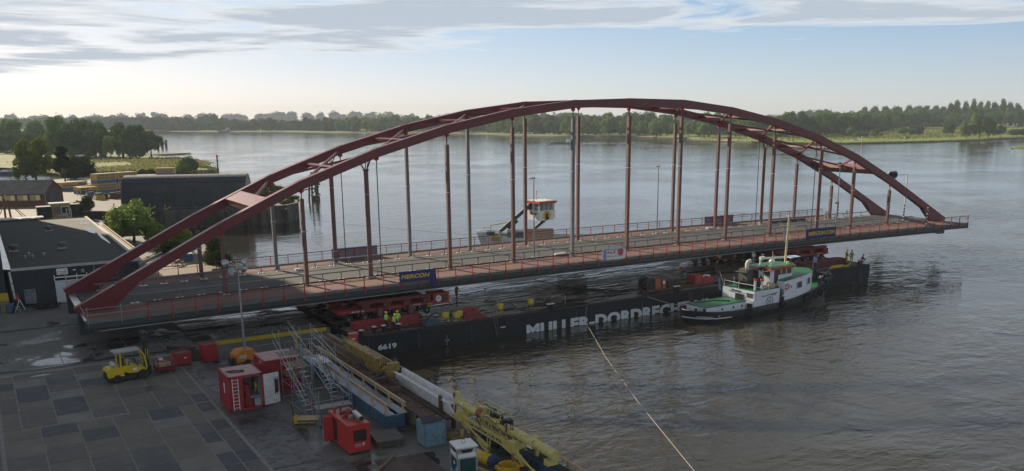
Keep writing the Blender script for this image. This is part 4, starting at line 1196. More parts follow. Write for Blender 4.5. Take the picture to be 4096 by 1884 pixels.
tug = thing('tugboat', 'black and white tugboat with green decks moored against the barge lettering', 'tugboat', (-4.75,-16.95,0), R(3.6))
m = MB(); hull_loft(m, ST); part('hull', m, HULLB, tug, ang=50)
m = MB(); ol = outline([(s[0]+(.12 if s[0] < 1 else 0), max(.03, s[1]-.10)) for s in ST]);
n_ = len(ST); vs = [(s[0]+(.15 if i == 0 else 0), -max(.03, s[1]-.12), s[2]-.42) for i, s in enumerate(ST)]+[(s[0]+(.15 if i == 0 else 0), max(.03, s[1]-.12), s[2]-.42) for i, s in enumerate(ST)]
# the shell is open at the top: deck sheet sunk below the bulwark
m.add(vs, [(i, i+1, n_+i+1, n_+i) for i in range(n_-1)]); part('deck', m, GREEN, tug, ang=60)
m = MB(); capL = [(s[0], -s[1], s[2]) for s in ST]; capR = [(s[0], s[1], s[2]) for s in ST]
m.path(capL, .07, 6); m.path(capR, .07, 6); m.path([(.05,-.55,1.3),(.0,0,1.3),(.05,.55,1.3)], .07, 6); part('cap_rail', m, HULLB, tug)
m = MB(); ws = [(s[0]*.62+s[5]*.38, -(s[1]*.72+s[3]*.30)-.03, s[2]*.38) for s in ST[:5]]
m.path([(.12,.6,.46),(.1,0,.47)]+ws, .075, 6); part('rubbing_strake', m, M('strake_white', (.6,.6,.6), .5), tug)
me = fit(text_mesh('DORDRECHT', 1, HW, .02), 1.75, .24); share('hull_name', me, tug, (.34,-1.42,.56), (math.pi/2+.15, 0, R(-48)))
me = fit(text_mesh('N', 1, HW, .02), .2, .26); share('hull_letter', me, tug, (2.55,-2.55,.56), (math.pi/2+.1, 0, R(-10)))
# hatch
m = MB(); m.box(1.7,8.0,-1.5,1.55,.55,1.55); ht = part('hatch_coaming', m, TUGW, tug)
part('hatch_cover', MB().box(1.6,8.1,-1.6,1.65,1.553,1.63), GREEN, ht)
part('porthole', MB().lathe([(.14,0),(.14,-.03)],(4.2,-1.5,1.1),12,'y').lathe([(.14,0),(.14,-.03)],(6.0,-1.5,1.1),12,'y').lathe([(.14,0),(.14,-.03)],(7.4,-1.5,1.1),12,'y'), GLASS, ht)
part('vent_pipe', MB().path([(3.6,-1.62,.6),(3.6,-1.62,1.4),(3.75,-1.62,1.5),(3.9,-1.62,1.4)],.05,6), WHT, ht)
part('hatch_rod', MB().path([(2.4,1.0,1.66),(5.0,.5,1.70),(6.4,-.6,1.68)],.05,5), BLK, ht)
# aft house
m = MB(); m.prism([(8.3,-2.45),(12.55,-2.5),(12.55,2.4),(8.3,2.35)], .5, 2.72); ah = part('aft_house', m, TUGW, tug)
m = MB(); m.box(8.27,8.298,-2.2,-1.35,1.95,2.45); part('name_board', m, M('board_dark', (.06,.06,.06), .6), ah)
part('door_opening', MB().box(8.24,8.295,-.9,.35,.75,2.2), BLK, ah); part('small_hatch', MB().box(8.25,8.297,-2.25,-1.5,.6,1.3), BLK, ah)
me = fit(text_mesh('ESMEE DORDRECHT', 1, BLK, .01), 1.5, .16); share('name_lettering', me, ah, (8.285,1.0,2.42), (math.pi/2,0,-math.pi/2))
part('aft_deck_green', MB().prism([(8.35,-2.38),(12.4,-2.42),(12.4,2.3),(8.35,2.28)], 2.722, 2.76), GREEN, ah)
wheel_ = MB().torus((10.9,-2.53,1.35),.55,.025,'y',18,5)
for a in range(5): wheel_.beam((10.9,-2.53,1.35),(10.9+.55*math.cos(a*1.257),-2.53,1.35+.55*math.sin(a*1.257)),.025,.025)
part('hand_wheel', wheel_, BLK, ah)
me = fit(text_mesh('02330032', 1, BLK, .0), .8, .13); share('registration', me, ah, (11.2,-2.52,2.0), FRONT)
part('folded_boom', MB().path([(9.4,-2.54,2.15),(9.8,-2.56,2.05),(10.6,-2.56,2.15),(12.1,-2.56,2.3)],.035,5), BLK, ah)
rl = MB()
for (x, y) in ((8.4,-2.35),(9.6,-2.38),(11.2,-2.38),(8.4,0),(8.4,2.2),(10,2.2)): rl.tube((x,y,2.72),(x,y,3.65),.028,6)
rl.path([(8.4,2.2,3.45),(8.4,0,3.4),(8.4,-2.35,3.42)],.025,5); rl.path([(8.4,-2.35,3.3),(9.6,-2.38,3.0),(11.2,-2.38,3.1),(12.4,-2.4,3.3)],.025,5)
part('railing', rl, WHT, tug)
vt = MB().tube((9.2,-1.7,2.75),(9.2,-1.7,3.85),.14,10).tube((10.0,-2.0,2.75),(10.0,-2.0,3.75),.14,10)
vp = part('vent_trunk', vt, WHT, tug); part('vent_cap', MB().lathe([(.2,0),(.22,.16),(.12,.24)],(9.2,-1.7,3.85),10).lathe([(.2,0),(.22,.16),(.12,.24)],(10,-2,3.75),10), ORED, vp)
LB = M('lifebuoy_orange', (.62,.11,.03), .5)
def buoy(c, label, ax='y'):
    o = part('lifebuoy', MB().torus(c,.30,.085,ax,18,7), LB, tug, label)
    part('buoy_band', MB().torus(c,.30,.09,ax,18,7) if False else MB().cbox((c[0]+.30,c[1],c[2]),(.2,.19,.1)).cbox((c[0]-.30,c[1],c[2]),(.2,.19,.1)).cbox((c[0],c[1],c[2]+.3),(.1,.19,.2)).cbox((c[0],c[1],c[2]-.3),(.1,.19,.2)), WHT, o)
buoy((10.75,-2.3,3.2), 'lifebuoy on the aft railing'); buoy((13.75,-2.58,2.75), 'lifebuoy on the white forward house')
part('round_fender', MB().lathe([(.1,-.2),(.26,-.1),(.3,.1),(.22,.35),(.05,.45)],(11.6,-2.25,2.95),10), M('fender_tan', (.5,.40,.20), .7), tug)
# stair recess
st = MB()
for k in range(6): st.box(12.65+k*.02,13.3,-2.45,-1.7,.75+k*.32,.80+k*.32)
part('stair', st, BLK, tug); part('stair_well', MB().box(12.6,13.35,-1.7,1.0,.6,2.72), BLK, tug)
# forward house with rounded bow end
fp = [(13.35,-2.55),(16.5,-2.45),(18.6,-2.05),(19.6,-1.45),(20.1,-.6),(20.2,0)]
fp2 = fp+[(x, -y) for x, y in fp[::-1][1:]]
bz = lambda x: .75+.075*max(0, x-13.35)**1.25
tz = lambda x: 3.35+.09*(x-13.35)
vs = [(x, y, bz(x)) for x, y in fp2]+[(x-.05, y*.98, tz(x)) for x, y in fp2]; n = len(fp2)
m = MB(); m.add(vs, [(i, (i+1) % n, n+(i+1) % n, n+i) for i in range(n)]+[tuple(range(n-1, -1, -1)), tuple(range(n, 2*n))])
fh = part('forward_house', m, TUGW, tug, ang=40)
m = MB(); m.add([(x-.05, y*.955, tz(x)+.006) for x, y in fp2], [tuple(range(n))]); m.add([(x-.05, y*.955, tz(x)+.05) for x, y in fp2], [tuple(range(n))])
part('roof_green', m, GREEN, fh)
WIND = M('window_frame_pale', (.6,.6,.56), .5)
for k, (x, w) in enumerate(((16.0,.95),(18.0,.78),(19.25,.5))):
    y = np.interp(x, [p[0] for p in fp], [p[1] for p in fp]); dx = .3; y2 = np.interp(x+dx, [p[0] for p in fp], [p[1] for p in fp]); a = math.atan2(y2-y, dx)
    z = .5*(bz(x)+tz(x))+.42
    o = part('window', MB().cbox((0,0,0),(w,.10,.82)), WIND, fh); o.location = (x, y, z); o.rotation_euler = (0, -.08, a)
    part('pane', MB().cbox((0,-.056,0),(w-.12,.012,.70)).cbox((-.1,-.064,.0),(.03,.012,.70)), GLASS, o)
part('light_hole', MB().lathe([(.10,0),(.10,-.05)],(14.55,-2.50,2.65),10,'y'), BLK, fh)
# wheelhouse
wh = MB(); wh.box(12.3,16.0,-1.35,1.35,2.72,3.95); w0 = part('wheelhouse', wh, TUGW, tug)
m = MB()
for (x, y) in ((12.35,-1.3),(14.0,-1.3),(14.9,-1.3),(15.95,-1.3),(12.35,1.3),(14.2,1.3),(15.95,1.3),(15.95,0)): m.beam((x,y,3.95),(x+(.10 if x > 15 else 0),y*1.04,4.72),.10,.10)
part('window_post', m, WHT, w0)
part('pane', MB().box(12.4,15.85,-1.29,-1.27,3.97,4.70).box(12.4,15.85,1.27,1.29,3.97,4.70).box(15.86,15.88,-1.26,1.26,3.97,4.70), GLASS, w0)
part('doorway', MB().box(12.75,13.5,-1.37,-1.35,2.8,4.6), M('doorway_brown', (.06,.025,.018), .5), w0)
part('sliding_door', MB().box(12.0,12.7,-1.42,-1.38,2.8,4.6), TUGW, w0)
rf = MB(); rf.prism([(11.7,-1.75),(16.0,-1.8),(16.7,-1.2),(16.7,1.2),(16.0,1.8),(11.7,1.75)], 4.72, 4.93); part('roof_edge', rf, ORED, w0)
part('roof', MB().prism([(11.75,-1.68),(15.95,-1.72),(16.6,-1.15),(16.6,1.15),(15.95,1.72),(11.75,1.68)], 4.932, 4.985), GREEN, w0)
r1 = MB().path([(11.9,-1.6,5.0),(11.9,-1.6,5.25),(15.6,-1.65,5.25),(15.7,-1.65,5.0),(15.7,-1.7,4.6)],.03,5); part('grab_rail', r1, WHT, w0)
part('radar_scanner', MB().tube((12.6,.55,5.75),(15.5,-.35,5.75),.13,10).tube((12.55,.6,5.62),(12.55,.6,5.0),.10,8).cbox((12.7,.5,5.82),(.7,.35,.3)), WHT, w0)
part('radome', MB().lathe([(.12,0),(.14,.2),(.34,.26),(.36,.42),(.22,.56),(.02,.6)],(14.0,.1,4.98),14), WHT, w0)
part('antenna', MB().tube((13.2,-.9,5),(13.2,-.9,6.3),.02,5).tube((14.9,.8,5),(14.9,.8,6.4),.02,5), WHT, w0)
part('search_light', MB().lathe([(.12,0),(.18,.1),(.16,.3)],(15.6,-.9,5.0),10).lathe([(.1,0),(.1,.2)],(12.3,-1.0,5.0),8), M('lamp_pale', (.72,.72,.68), .3), w0)
part('navigation_light', MB().lathe([(.12,0),(.12,.22)],(12.15,-.7,5.0),8), ORED, w0)
MASTC = M('mast_cream', (.68,.56,.27), .5)
mt = part('mast', MB().tube((16.25,0,4.9),(16.45,0,10.6),.14,10,.10).tube((15.1,.05,9.5),(17.95,.0,9.1),.06,8).cbox((16.6,0,7.9),(.7,.1,.06)), MASTC, tug)
part('mast_board', MB().prism([(16.5,-.6),(18.4,-.5),(18.6,.6),(16.9,.9)],5.55,5.60), M('board_white_blue', (.45,.55,.75), .4), mt)
part('mast_stay', MB().tube((16.4,0,10.2),(9.5,0,4.2),.012,4).tube((16.4,0,9.0),(22.8,0,2.6),.012,4), DKROD, mt)
fg = MB(); fg.grid(5, 3, lambda a, b: (15.35+.35*b+.25*a, -.1+.08*math.sin(a*5+b*3), 9.2-1.5*b-.25*a)); part('flag', fg, M('flag_pale', (.45,.47,.55), .7), mt)
# funnel and exhausts
fu = MB(); fu.prism([(10.75,-.7),(11.75,-.7),(11.75,.9),(10.75,.9)],2.77,5.05); ff = part('funnel', fu, BLK, tug)
me = fit(text_mesh('M', 1, HW, .045), .75, .86); share('funnel_letter', me, ff, (10.86,-.72,3.85), FRONT)
part('exhaust_cowl', MB().path([(10.2,.5,4.9),(10.2,.5,5.35),(10.3,.45,5.6),(10.6,.35,5.7)],[.22,.24,.26,.26],10), M('cowl_cream', (.72,.68,.58), .4), ff)
part('silencer', MB().box(9.6,10.7,-.1,1.2,3.5,4.8).cbox((10.0,.6,4.5),(2.0,1.4,.06)), M('silencer_grey', (.09,.09,.085), .6), ff)
part('towing_gear', MB().box(9.0,10.2,-.6,.8,2.76,3.5).path([(9.4,.4,3.4),(9.9,.5,4.3),(10.0,.6,2.9)],.08,6).box(10.3,11.1,-.9,-.2,2.76,3.3), BLK, tug)
fgm = MB(); fgm.grid(5, 3, lambda a, b: (6.9+.25*b+.5*a, 1.9-.1*math.sin(a*4), 3.9-1.4*b-.2*a)); 
fo = part('stern_flag', fgm, M('flag_blue_white', (.16,.19,.34), .7), tug); part('flag_staff', MB().tube((8.2,1.9,2.5),(7.2,1.9,4.6),.03,6), WHT, fo)
# bollards and tyre fenders
part('deck_bollard', MB().tube((1.0,-.6,.85),(1.0,-.6,1.5),.15,10).tube((1.6,-1.3,.8),(1.6,-1.3,1.5),.15,10).tube((8.9,2.2,.8),(8.9,2.2,2.0),.15,8).tube((12.9,-2.75,1.0),(12.9,-2.75,1.75),.14,10).tube((20.6,-1.75,2.0),(20.6,-1.75,2.9),.17,10).tube((21.1,-1.6,2.1),(21.1,-1.6,3.0),.17,10), HULLB, tug)
part('bollard_cap', MB().lathe([(.2,0),(.2,.06)],(1.0,-.6,1.5),10).lathe([(.2,0),(.2,.06)],(1.6,-1.3,1.5),10).lathe([(.19,0),(.19,.06)],(12.9,-2.75,1.75),10).lathe([(.22,0),(.22,.06)],(20.6,-1.75,2.9),10).lathe([(.22,0),(.22,.06)],(21.1,-1.6,3.0),10).lathe([(.18,0),(.18,.06)],(8.9,2.2,2.0),10), BOLW, tug)
tyf = MB().torus((0,0,0),.36,.15,'y',14,6).mesh('tyre_fender', TYRE)
for (x, y, z) in ((7.2,-2.85,.62),(12.9,-2.88,.75),(17.4,-2.58,.85),(18.2,-2.46,.95),(19.6,-2.2,1.05),(20.8,-1.95,1.2),(22.4,-1.45,1.45)): share('tyre_fender', tyf, tug, (x, y, z), (0,0,.0 if x < 17 else .25))
part('bow_fender', MB().path([(22.0,-1.5,2.3),(23.6,-1.0,2.4),(24.6,-.35,2.5),(25.0,0,2.5),(24.6,.35,2.5),(23.6,1.0,2.4),(22,1.5,2.3)],.28,8), TYRE, tug)
part('bow_rail', MB().path([(20.4,-1.9,3.0),(22.6,-1.3,3.4),(24.4,-.5,3.6),(24.9,0,3.6),(24.4,.5,3.6),(22.6,1.3,3.4)],.05,6).tube((22.6,-1.3,2.5),(22.6,-1.3,3.4),.05,6).tube((24.4,-.5,2.7),(24.4,-.5,3.6),.05,6).box(23.2,24.2,-.5,.5,2.5,3.0), HULLB, tug)
part('bow_post', MB().tube((23.0,.9,2.2),(23.0,.9,4.1),.28,10).lathe([(.3,0),(.3,.12)],(23,.9,4.1),10), HULLB, tug)
part('bow_flag', MB().grid(4, 3, lambda a, b: (22.6+.7*a, .9+.1*math.sin(a*4), 4.2+.9*b-.3*a)), M('flag_violet_white', (.30,.28,.50), .7), tug)
m = MB(); m.path([(-2.9,-15.6,1.3),(-4.5,-14.2,1.45),(-6.4,-12.3,2.2)], .03, 5); 
solo('tug_mooring_rope', m, ROPE, 'short tan mooring rope from the tug stern up to the barge', 'rope')

# ---------------------------------------------------------------- the workboat beyond the bridge with its raised wheelhouse
wb = thing('workboat', 'white workboat with a raised red-roofed wheelhouse on a black lift arm beyond the bridge', 'workboat', (5.2,48.6,0), R(-31))
ST2 = [(a+5.2,b,c-.35,d,e,f+5.2) for a,b,c,d,e,f in [(-6.0,.3,2.7,.1,-.5,-5.2),(-5.2,1.3,2.6,.7,-.6,-4.6),(-3.5,2.4,2.4,1.9,-.8,-3.3),(-1,3.0,2.1,2.8,-.9,-1),(5,3.1,1.9,3,-.9,5),(14,3.1,1.8,3,-.9,14),(18,2.9,1.8,2.6,-.9,17.8)]]
m = MB(); hull_loft(m, ST2); part('hull', m, TUGW, wb, ang=50)
m = MB(); n_ = len(ST2); m.add([(s[0],-max(.02,s[1]-.1),s[2]-.35) for s in ST2]+[(s[0],max(.02,s[1]-.1),s[2]-.35) for s in ST2], [(i,i+1,n_+i+1,n_+i) for i in range(n_-1)]); part('deck', m, GREEN, wb)
part('bow_badge', MB().cbox((2.6,-2.74,1.5),(1.7,.05,.75),rz=-.35), YEL, wb); part('bow_rail', MB().path([(-.7,-.3,2.7),(.3,-1.4,3.0),(1.9,-2.4,2.9),(4.4,-2.9,2.6)],.06,6).path([(-.7,.3,2.7),(.3,1.4,3.0),(1.9,2.4,2.9)],.06,6), M('rail_cream', (.72,.66,.45), .5), wb)
part('deck_box', MB().box(1.0,2.4,-1.2,1.2,1.6,2.5), BLK, wb); part('deck_house', MB().box(4.6,7.6,-2.2,2.2,1.4,2.6), M('deckhouse_slate', (.10,.12,.16), .5), wb)
part('plywood_panel', MB().box(8.0,12.6,-3.2,-3.1,1.0,3.3), M('plywood', (.55,.36,.24), .7, var=.1), wb)
la = MB(); la.beam((3.2,.2,2.3),(9.2,1.6,7.3),.6,1.05,(0,1,0)); la.beam((4.8,.5,2.9),(6.4,.9,4.2),.45,1.1,(0,1,0)); ar = part('lift_arm', la, M('arm_black', (.03,.035,.033), .5), wb)
part('lift_arm', MB().beam((8.0,2.0,1.5),(11.6,1.9,4.5),.45,.75,(0,1,0)), M('arm_olive', (.075,.07,.05), .6), wb)
m = MB()
for k in range(9): m.cbox((8.8+k*.35,2.0,1.75+k*.29),(.16,.45,.16))
part('arm_teeth', m, BLK, wb); part('cream_boom', MB().beam((1.6,-.6,3.6),(4.6,-.4,4.1),.22,.2).beam((1.7,-.6,1.8),(1.7,-.6,3.6),.1,.1), M('boom_cream', (.7,.64,.42), .5), wb)
cb = MB(); cb.m = Matrix.Translation((10.6,1.3,4.35)) @ Matrix.Rotation(R(34), 4, 'Z') @ Matrix.Diagonal((.62,1.06,.88,1))
cb.box(-2.55,2.6,-1.6,1.7,0,2.0); cabin = part('wheelhouse', cb, WHT, wb)
m = MB(); m.m = cb.m
for (x, y) in ((-2.5,-1.55),(-.9,-1.55),(.6,-1.55),(1.9,-1.55),(2.55,-1.55),(-2.5,1.6),(2.55,1.6),(2.55,.2),(-2.5,.2)): m.beam((x,y,2.0),(x*1.05,y*1.05,3.35),.13,.13)
part('window_post', m, WHT, cabin)
m = MB(); m.m = cb.m; m.box(-2.4,2.45,-1.56,-1.54,2.03,3.3); m.box(-2.4,2.45,1.58,1.6,2.03,3.3); m.box(2.5,2.52,-1.5,1.55,2.03,3.3); m.box(-2.47,-2.45,-1.5,1.55,2.03,3.3)
GL2 = NT('pale_glass'); GL2.bsdf((.16,.20,.20), .06, 0, None, .6, 1.5); part('pane', m, GL2.mat, cabin)
m = MB(); m.m = cb.m; m.prism([(-2.95,-2.0),(3.0,-2.0),(3.2,0),(3.0,2.1),(-2.95,2.1)],3.36,3.80); part('roof', m, ORED, cabin)
m = MB(); m.m = cb.m; m.prism([(-2.8,-1.9),(2.9,-1.9),(3.05,0),(2.9,2.0),(-2.8,2.0)],3.803,3.86); m.beam((-1.2,0,4.7),(2.4,.4,4.75),.25,.12); m.tube((.6,.2,3.8),(.6,.2,4.65),.1,8); m.beam((-2.4,-1,4.5),(.4,-1,4.3),.05,.05); m.beam((-2.4,-1,3.8),(-2.4,-1,4.5),.05,.05); part('roof_gear', m, M('gear_white', (.7,.7,.7), .4), cabin)
m = MB(); m.m = cb.m; m.tube((-1.5,0,3.8),(-1.5,0,5.6),.05,6); m.lathe([(.12,0),(.12,.3)],(-1.5,0,5.5),8); part('signal_lamp', m, ORED, cabin)
m = MB(); m.m = cb.m; m.prism([(.1+1.3*math.cos(a*.3142), 1.0+.92*math.sin(a*.3142)) for a in range(20)], -1.63, -1.605, 'y'); bd = part('round_badge', m, M('badge_yellow', (.66,.44,.02), .5), cabin)
m = MB(); m.m = cb.m; m.cbox((.05,-1.645,.85),(.9,.02,1.1)); m.cbox((.2,-1.65,.35),(1.2,.02,.5)); part('badge_print', m, BLK, bd)
m = MB(); m.m = cb.m; m.path([(2.7,-1.2,.5),(3.3,-1.2,.5),(3.3,-1.2,1.9),(2.7,-1.2,1.9)],.04,5); m.path([(2.7,.8,.5),(3.3,.8,.5),(3.3,.8,1.9),(2.7,.8,1.9)],.04,5); m.box(2.6,3.4,-1.3,.9,.42,.5); part('balcony', m, BLK, cabin)
me = fit(text_mesh('Muller', 1, BLK, .06, 0, .95), 2.1, .62); o = share('lettering', me, cabin, (0,0,0)); o.matrix_local = cb.m @ Matrix.Translation((-2.575,1.1,1.0)) @ Euler((math.pi/2, 0, -math.pi/2)).to_matrix().to_4x4()
# motor ship under way near the far shore with its wash
ms = thing('motor_ship', 'small pale teal and white ship under way near the wooded bank with white wash', 'ship', (318.5,495,0), R(150)); ms.scale = (.46,.6,.62)
ST3 = [(-22,2.4,1.9,2,-.8,-21),(-18,3.2,1.7,3,-.8,-18),(0,3.3,1.5,3.1,-.8,0),(14,3.2,1.8,3,-.8,14),(19,2.0,2.6,1.2,-.8,18),(22,.3,3.2,.1,-.6,20.8)]
part('hull', hull_loft(MB(), ST3), M('ship_teal', (.12,.22,.22), .5), ms, ang=50)
part('hold_cover', MB().box(-5,16,-2.6,2.6,1.2,2.5), M('hold_dark', (.05,.05,.055), .5), ms)
wh_ = part('wheelhouse', MB().box(-17,-6,-2.7,2.7,1.2,3.6).box(-13,-7.5,-2.2,2.2,3.6,5.6), M('ship_grey_white', (.66,.68,.72), .5), ms)
part('roof', MB().box(-13.4,-7,-2.5,2.5,5.6,5.9).cbox((-11,0,6.6),(.3,.3,1.5)), M('ship_roof', (.25,.12,.10), .5), wh_); part('window', MB().box(-7.48,-7.42,-2,2,4.3,5.2).box(-12.5,-8,-2.22,-2.18,4.3,5.2), GLASS, wh_)
part('bow_top', MB().cbox((19,0,2.8),(3,2.2,.8)), WHT, ms)
FOAM = M('foam', (.75,.76,.74), .8)
m = MB(); rnd = random.Random(9)
d = Vector((math.cos(R(150)), math.sin(R(150)))); nrm_ = Vector((-d.y, d.x))
for k in range(70):
    s_ = 9-rnd.random()**1.4*75; w = 2.3+max(0, -s_-8)*.03
    for side in (-1, 1):
        if s_ < -14 and rnd.random() < .5: continue
        p_ = Vector((318.5, 495))+d*s_+nrm_*side*(w+rnd.uniform(-.5,.5)) if s_ > -11 else Vector((318.5, 495))+d*s_+nrm_*rnd.uniform(-w, w)*.6
        m.add(*blob(p_.x, p_.y, rnd.uniform(1.0,2.6), rnd.uniform(.4,.9), .05+rnd.random()*.22, k, R(150), 7))
o = struct('wash', m, FOAM); o['kind'] = 'stuff'
# ================================================================ YARD IN FRONT
CRED = M('container_red', (.33,.022,.030), .45, var=.12, scale=1.5, dirt=(.13,.03,.03), dirt_amt=.25)
CTOP = M('container_roof_pale', (.42,.23,.235), .45, var=.2, scale=2, dirt=(.20,.06,.06), dirt_amt=.4)
STEELP = M('road_plate_steel', (.125,.128,.140), .45, .5, var=.22, scale=.7, dirt=(.075,.06,.058), dirt_amt=.45)
BLUEST = M('blue_girder', (.055,.125,.22), .5, var=.2, scale=.8, dirt=(.06,.07,.08), dirt_amt=.35)
LBLUE = M('blue_girder_top', (.30,.37,.46), .45, var=.15, scale=1)
WOOD = M('pale_timber', (.50,.38,.235), .7, var=.15, scale=3)
OLDW = M('old_timber', (.22,.165,.11), .8, var=.25, scale=3)
YGEAR = M('gear_pale_yellow', (.58,.50,.17), .45, var=.12, scale=1.5, dirt=(.22,.10,.04), dirt_amt=.35)
YOLD = M('old_yellow_steel', (.34,.235,.06), .6, var=.25, scale=1.2, dirt=(.10,.065,.035), dirt_amt=.5)
WSTEEL = M('white_steel', (.66,.66,.65), .5, var=.12, scale=1.2, dirt=(.36,.33,.30), dirt_amt=.35)
GSTEEL = M('grey_blue_steel', (.20,.215,.22), .6, var=.25, scale=1.0, dirt=(.14,.075,.045), dirt_amt=.55, streak=True)
# steel road plates
def plate(poly, label, mat=STEELP, z=2.05, h=.03):
    return solo('road_plate', MB().prism(poly, z, z+h), mat, label, 'steel plate', 'steel plates lying on the yard')
plate([(-57.75,-26.75),(-57.85,-40.5),(-54.45,-40.75),(-54.2,-26.75)], 'large grey steel road plate in front of the open red container', z=2.012)
plate([(-57.6,-14.2),(-57.0,-22.6),(-55.0,-23.4),(-54.6,-14.2)], 'worn steel plate on the ground left of the red container', z=2.0, h=.022)
plate([(-51.9,-42.5),(-52.2,-50),(-48.9,-50),(-48.8,-43.0)], 'rust brown steel plate by the portable toilet', M('road_plate_rusty', (.10,.068,.058), .6, .3, var=.3, scale=1, dirt=(.06,.05,.045), dirt_amt=.5), 2.016)
plate([(-57.0,-41.2),(-57.1,-46),(-53.2,-46),(-53.4,-41.3)], 'grey steel plate at the lower edge left of the timber', z=2.006)
# stains
STAIN = M('oil_stain', (.035,.03,.03), .45, var=.3, scale=3)
m = MB()
for (cx, cy, rx, ry, z, s_) in ((-56.7,-31.0,.55,.7,2.046,3),(-56.1,-33.5,.35,.25,2.046,4),(-60.6,-19.4,.8,1.0,2.066,5),(-55.3,-31.0,.12,1.5,2.046,8)): m.add(*blob(cx,cy,rx,ry,z,s_,.3))
o = struct('oil_stains', m, STAIN); o['kind'] = 'stuff'
def corr(mb, a, b, z0, z1, n, d=.035):
    """corrugated sheet between plan points a and b, depth to the left of the direction"""
    a = Vector(a); b = Vector(b); t = (b-a); nrm = Vector((t.y, -t.x)).normalized()
    pts = []
    for k in range(n):
        for f, o in ((0,0),(.38,0),(.5,1),(.88,1)): pts.append(a+t*((k+f)/n)+nrm*(-d*o))
    pts.append(b)
    vs = [(p.x,p.y,z0) for p in pts]+[(p.x,p.y,z1) for p in pts]; n_ = len(pts)
    mb.add(vs, [(i,i+1,n_+i+1,n_+i) for i in range(n_-1)])
# container A (open workshop container)
cA = thing('workshop_container', 'red shipping container with open doorway and white ladder on its front', 'container', (-57.12,-28.36,2.0))
X1, Y1, H = 2.46, 3.0, 2.6
m = MB(); corr(m, (0,Y1), (0,0), .12, H-.1, 11); corr(m, (X1,0), (X1,Y1), .12, H-.1, 11); corr(m, (X1,Y1), (0,Y1), .12, H-.1, 8)
m.box(.03,1.02,.03,.06,.12,H-.1)
m.box(.08,X1-.08,.06,Y1-.08,.05,.14)
part('wall', m, CRED, cA)
m = MB()
for (x, y) in ((.06,.06),(X1-.06,.06),(.06,Y1-.06),(X1-.06,Y1-.06)): m.box(x-.07,x+.07,y-.07,y+.07,0,H)
for z in (.08, H-.06):
    m.beam((0,.05,z),(X1,.05,z),.12,.16); m.beam((0,Y1-.05,z),(X1,Y1-.05,z),.12,.16); m.beam((.05,0,z),(.05,Y1,z),.12,.16); m.beam((X1-.05,0,z),(X1-.05,Y1,z),.12,.16)
part('corner_frame', m, CRED, cA)
part('liner', MB().box(.10,X1-.10,.10,.12,.15,.16).add([(X1-.11,.1,.15),(X1-.11,Y1-.1,.15),(X1-.11,Y1-.1,H-.1),(X1-.11,.1,H-.1)],[(0,1,2,3)]).add([(1.03,.07,.15),(1.03,Y1-.1,.15),(1.03,Y1-.1,H-.1),(1.03,.07,H-.1)],[(3,2,1,0)]).add([(.1,Y1-.12,.15),(X1-.1,Y1-.12,.15),(X1-.1,Y1-.12,H-.1),(.1,Y1-.12,H-.1)],[(0,1,2,3)]), M('liner_white', (.48,.48,.46), .6, var=.15, scale=2), cA)
m = MB(); m.box(.02,X1-.02,.02,Y1-.02,H-.04,H+.005); rf = part('roof', m, CTOP, cA)
m = MB()
for k in range(6): m.box(.12,X1-.12,.30+k*.46,.42+k*.46,H+.006,H+.03)
part('roof_stripe', m, M('roof_stripe', (.56,.47,.46), .45), rf)
m = MB(); m.path([(.3,1.6,H+.04),(.9,1.5,H+.06),(1.3,1.2,H+.05),(1.2,.9,H+.06),(.5,1.1,H+.05),(.25,1.6,H+.04)],.05,5); m.cbox((1.25,1.05,H+.08),(.3,.25,.16)); part('roof_sling', m, M('sling_dark_red', (.12,.02,.025), .6), rf)
m = MB()
for x in (.26,.66): m.beam((x,-.06,.12),(x,-.06,2.45),.045,.045,(0,1,0))
for k in range(9): m.tube((.26,-.06,.30+k*.26),(.66,-.06,.30+k*.26),.02,6)
part('ladder', m, WHT, cA)
dr = thing('x', 'x', 'x'); bpy.data.objects.remove(dr)
d = part('door', MB().cbox((.62,0,1.3),(1.2,.06,2.3)), WSTEEL, cA); d.location = (X1+.02,.05,0); d.rotation_euler = (0,0,R(10))
m = MB(); 
for k in range(6): m.path([(.86+k*.05,-.06,2.05),(.88+k*.045,-.1,1.5),(.86+k*.05,-.06,.85+.06*(k%3)),(.92+k*.04,-.09,1.4)],.03,5)
part('hose_bundle', m, M('hose_maroon', (.06,.018,.02), .7), d); part('door_hook', MB().box(.8,1.15,-.12,-.03,1.95,2.12), LBLUE, d)
m = MB(); m.lathe([(.2,0),(.2,-.012)],(-.012,1.3,1.75),14,'x'); m.box(-.012,-.002,1.2,1.45,1.15,1.75); part('badge', m, WHT, cA)
m = MB(); m.box(1.2,1.75,.5,1.2,.16,.8); m.lathe([(.28,0),(.28,.9)],(1.45,.8,.8),12); part('compressor', m, BRED, cA)
part('bench', MB().box(1.6,2.3,.4,2.6,.75,.82).box(1.85,2.3,.25,.8,.16,.7), M('bench_grey', (.34,.35,.36), .5), cA)
m = MB(); m.path([(1.9,.25,1.9),(2.0,.3,1.5),(1.85,.25,1.2),(2.05,.28,1.6),(1.95,.3,1.95)],.04,5); part('yellow_sling', m, YEL, cA)
part('wall_unit', MB().box(1.2,1.7,2.6,2.85,1.2,2.0).box(2.15,2.32,.3,.6,1.3,2.1), M('unit_grey', (.16,.17,.17), .5), cA)
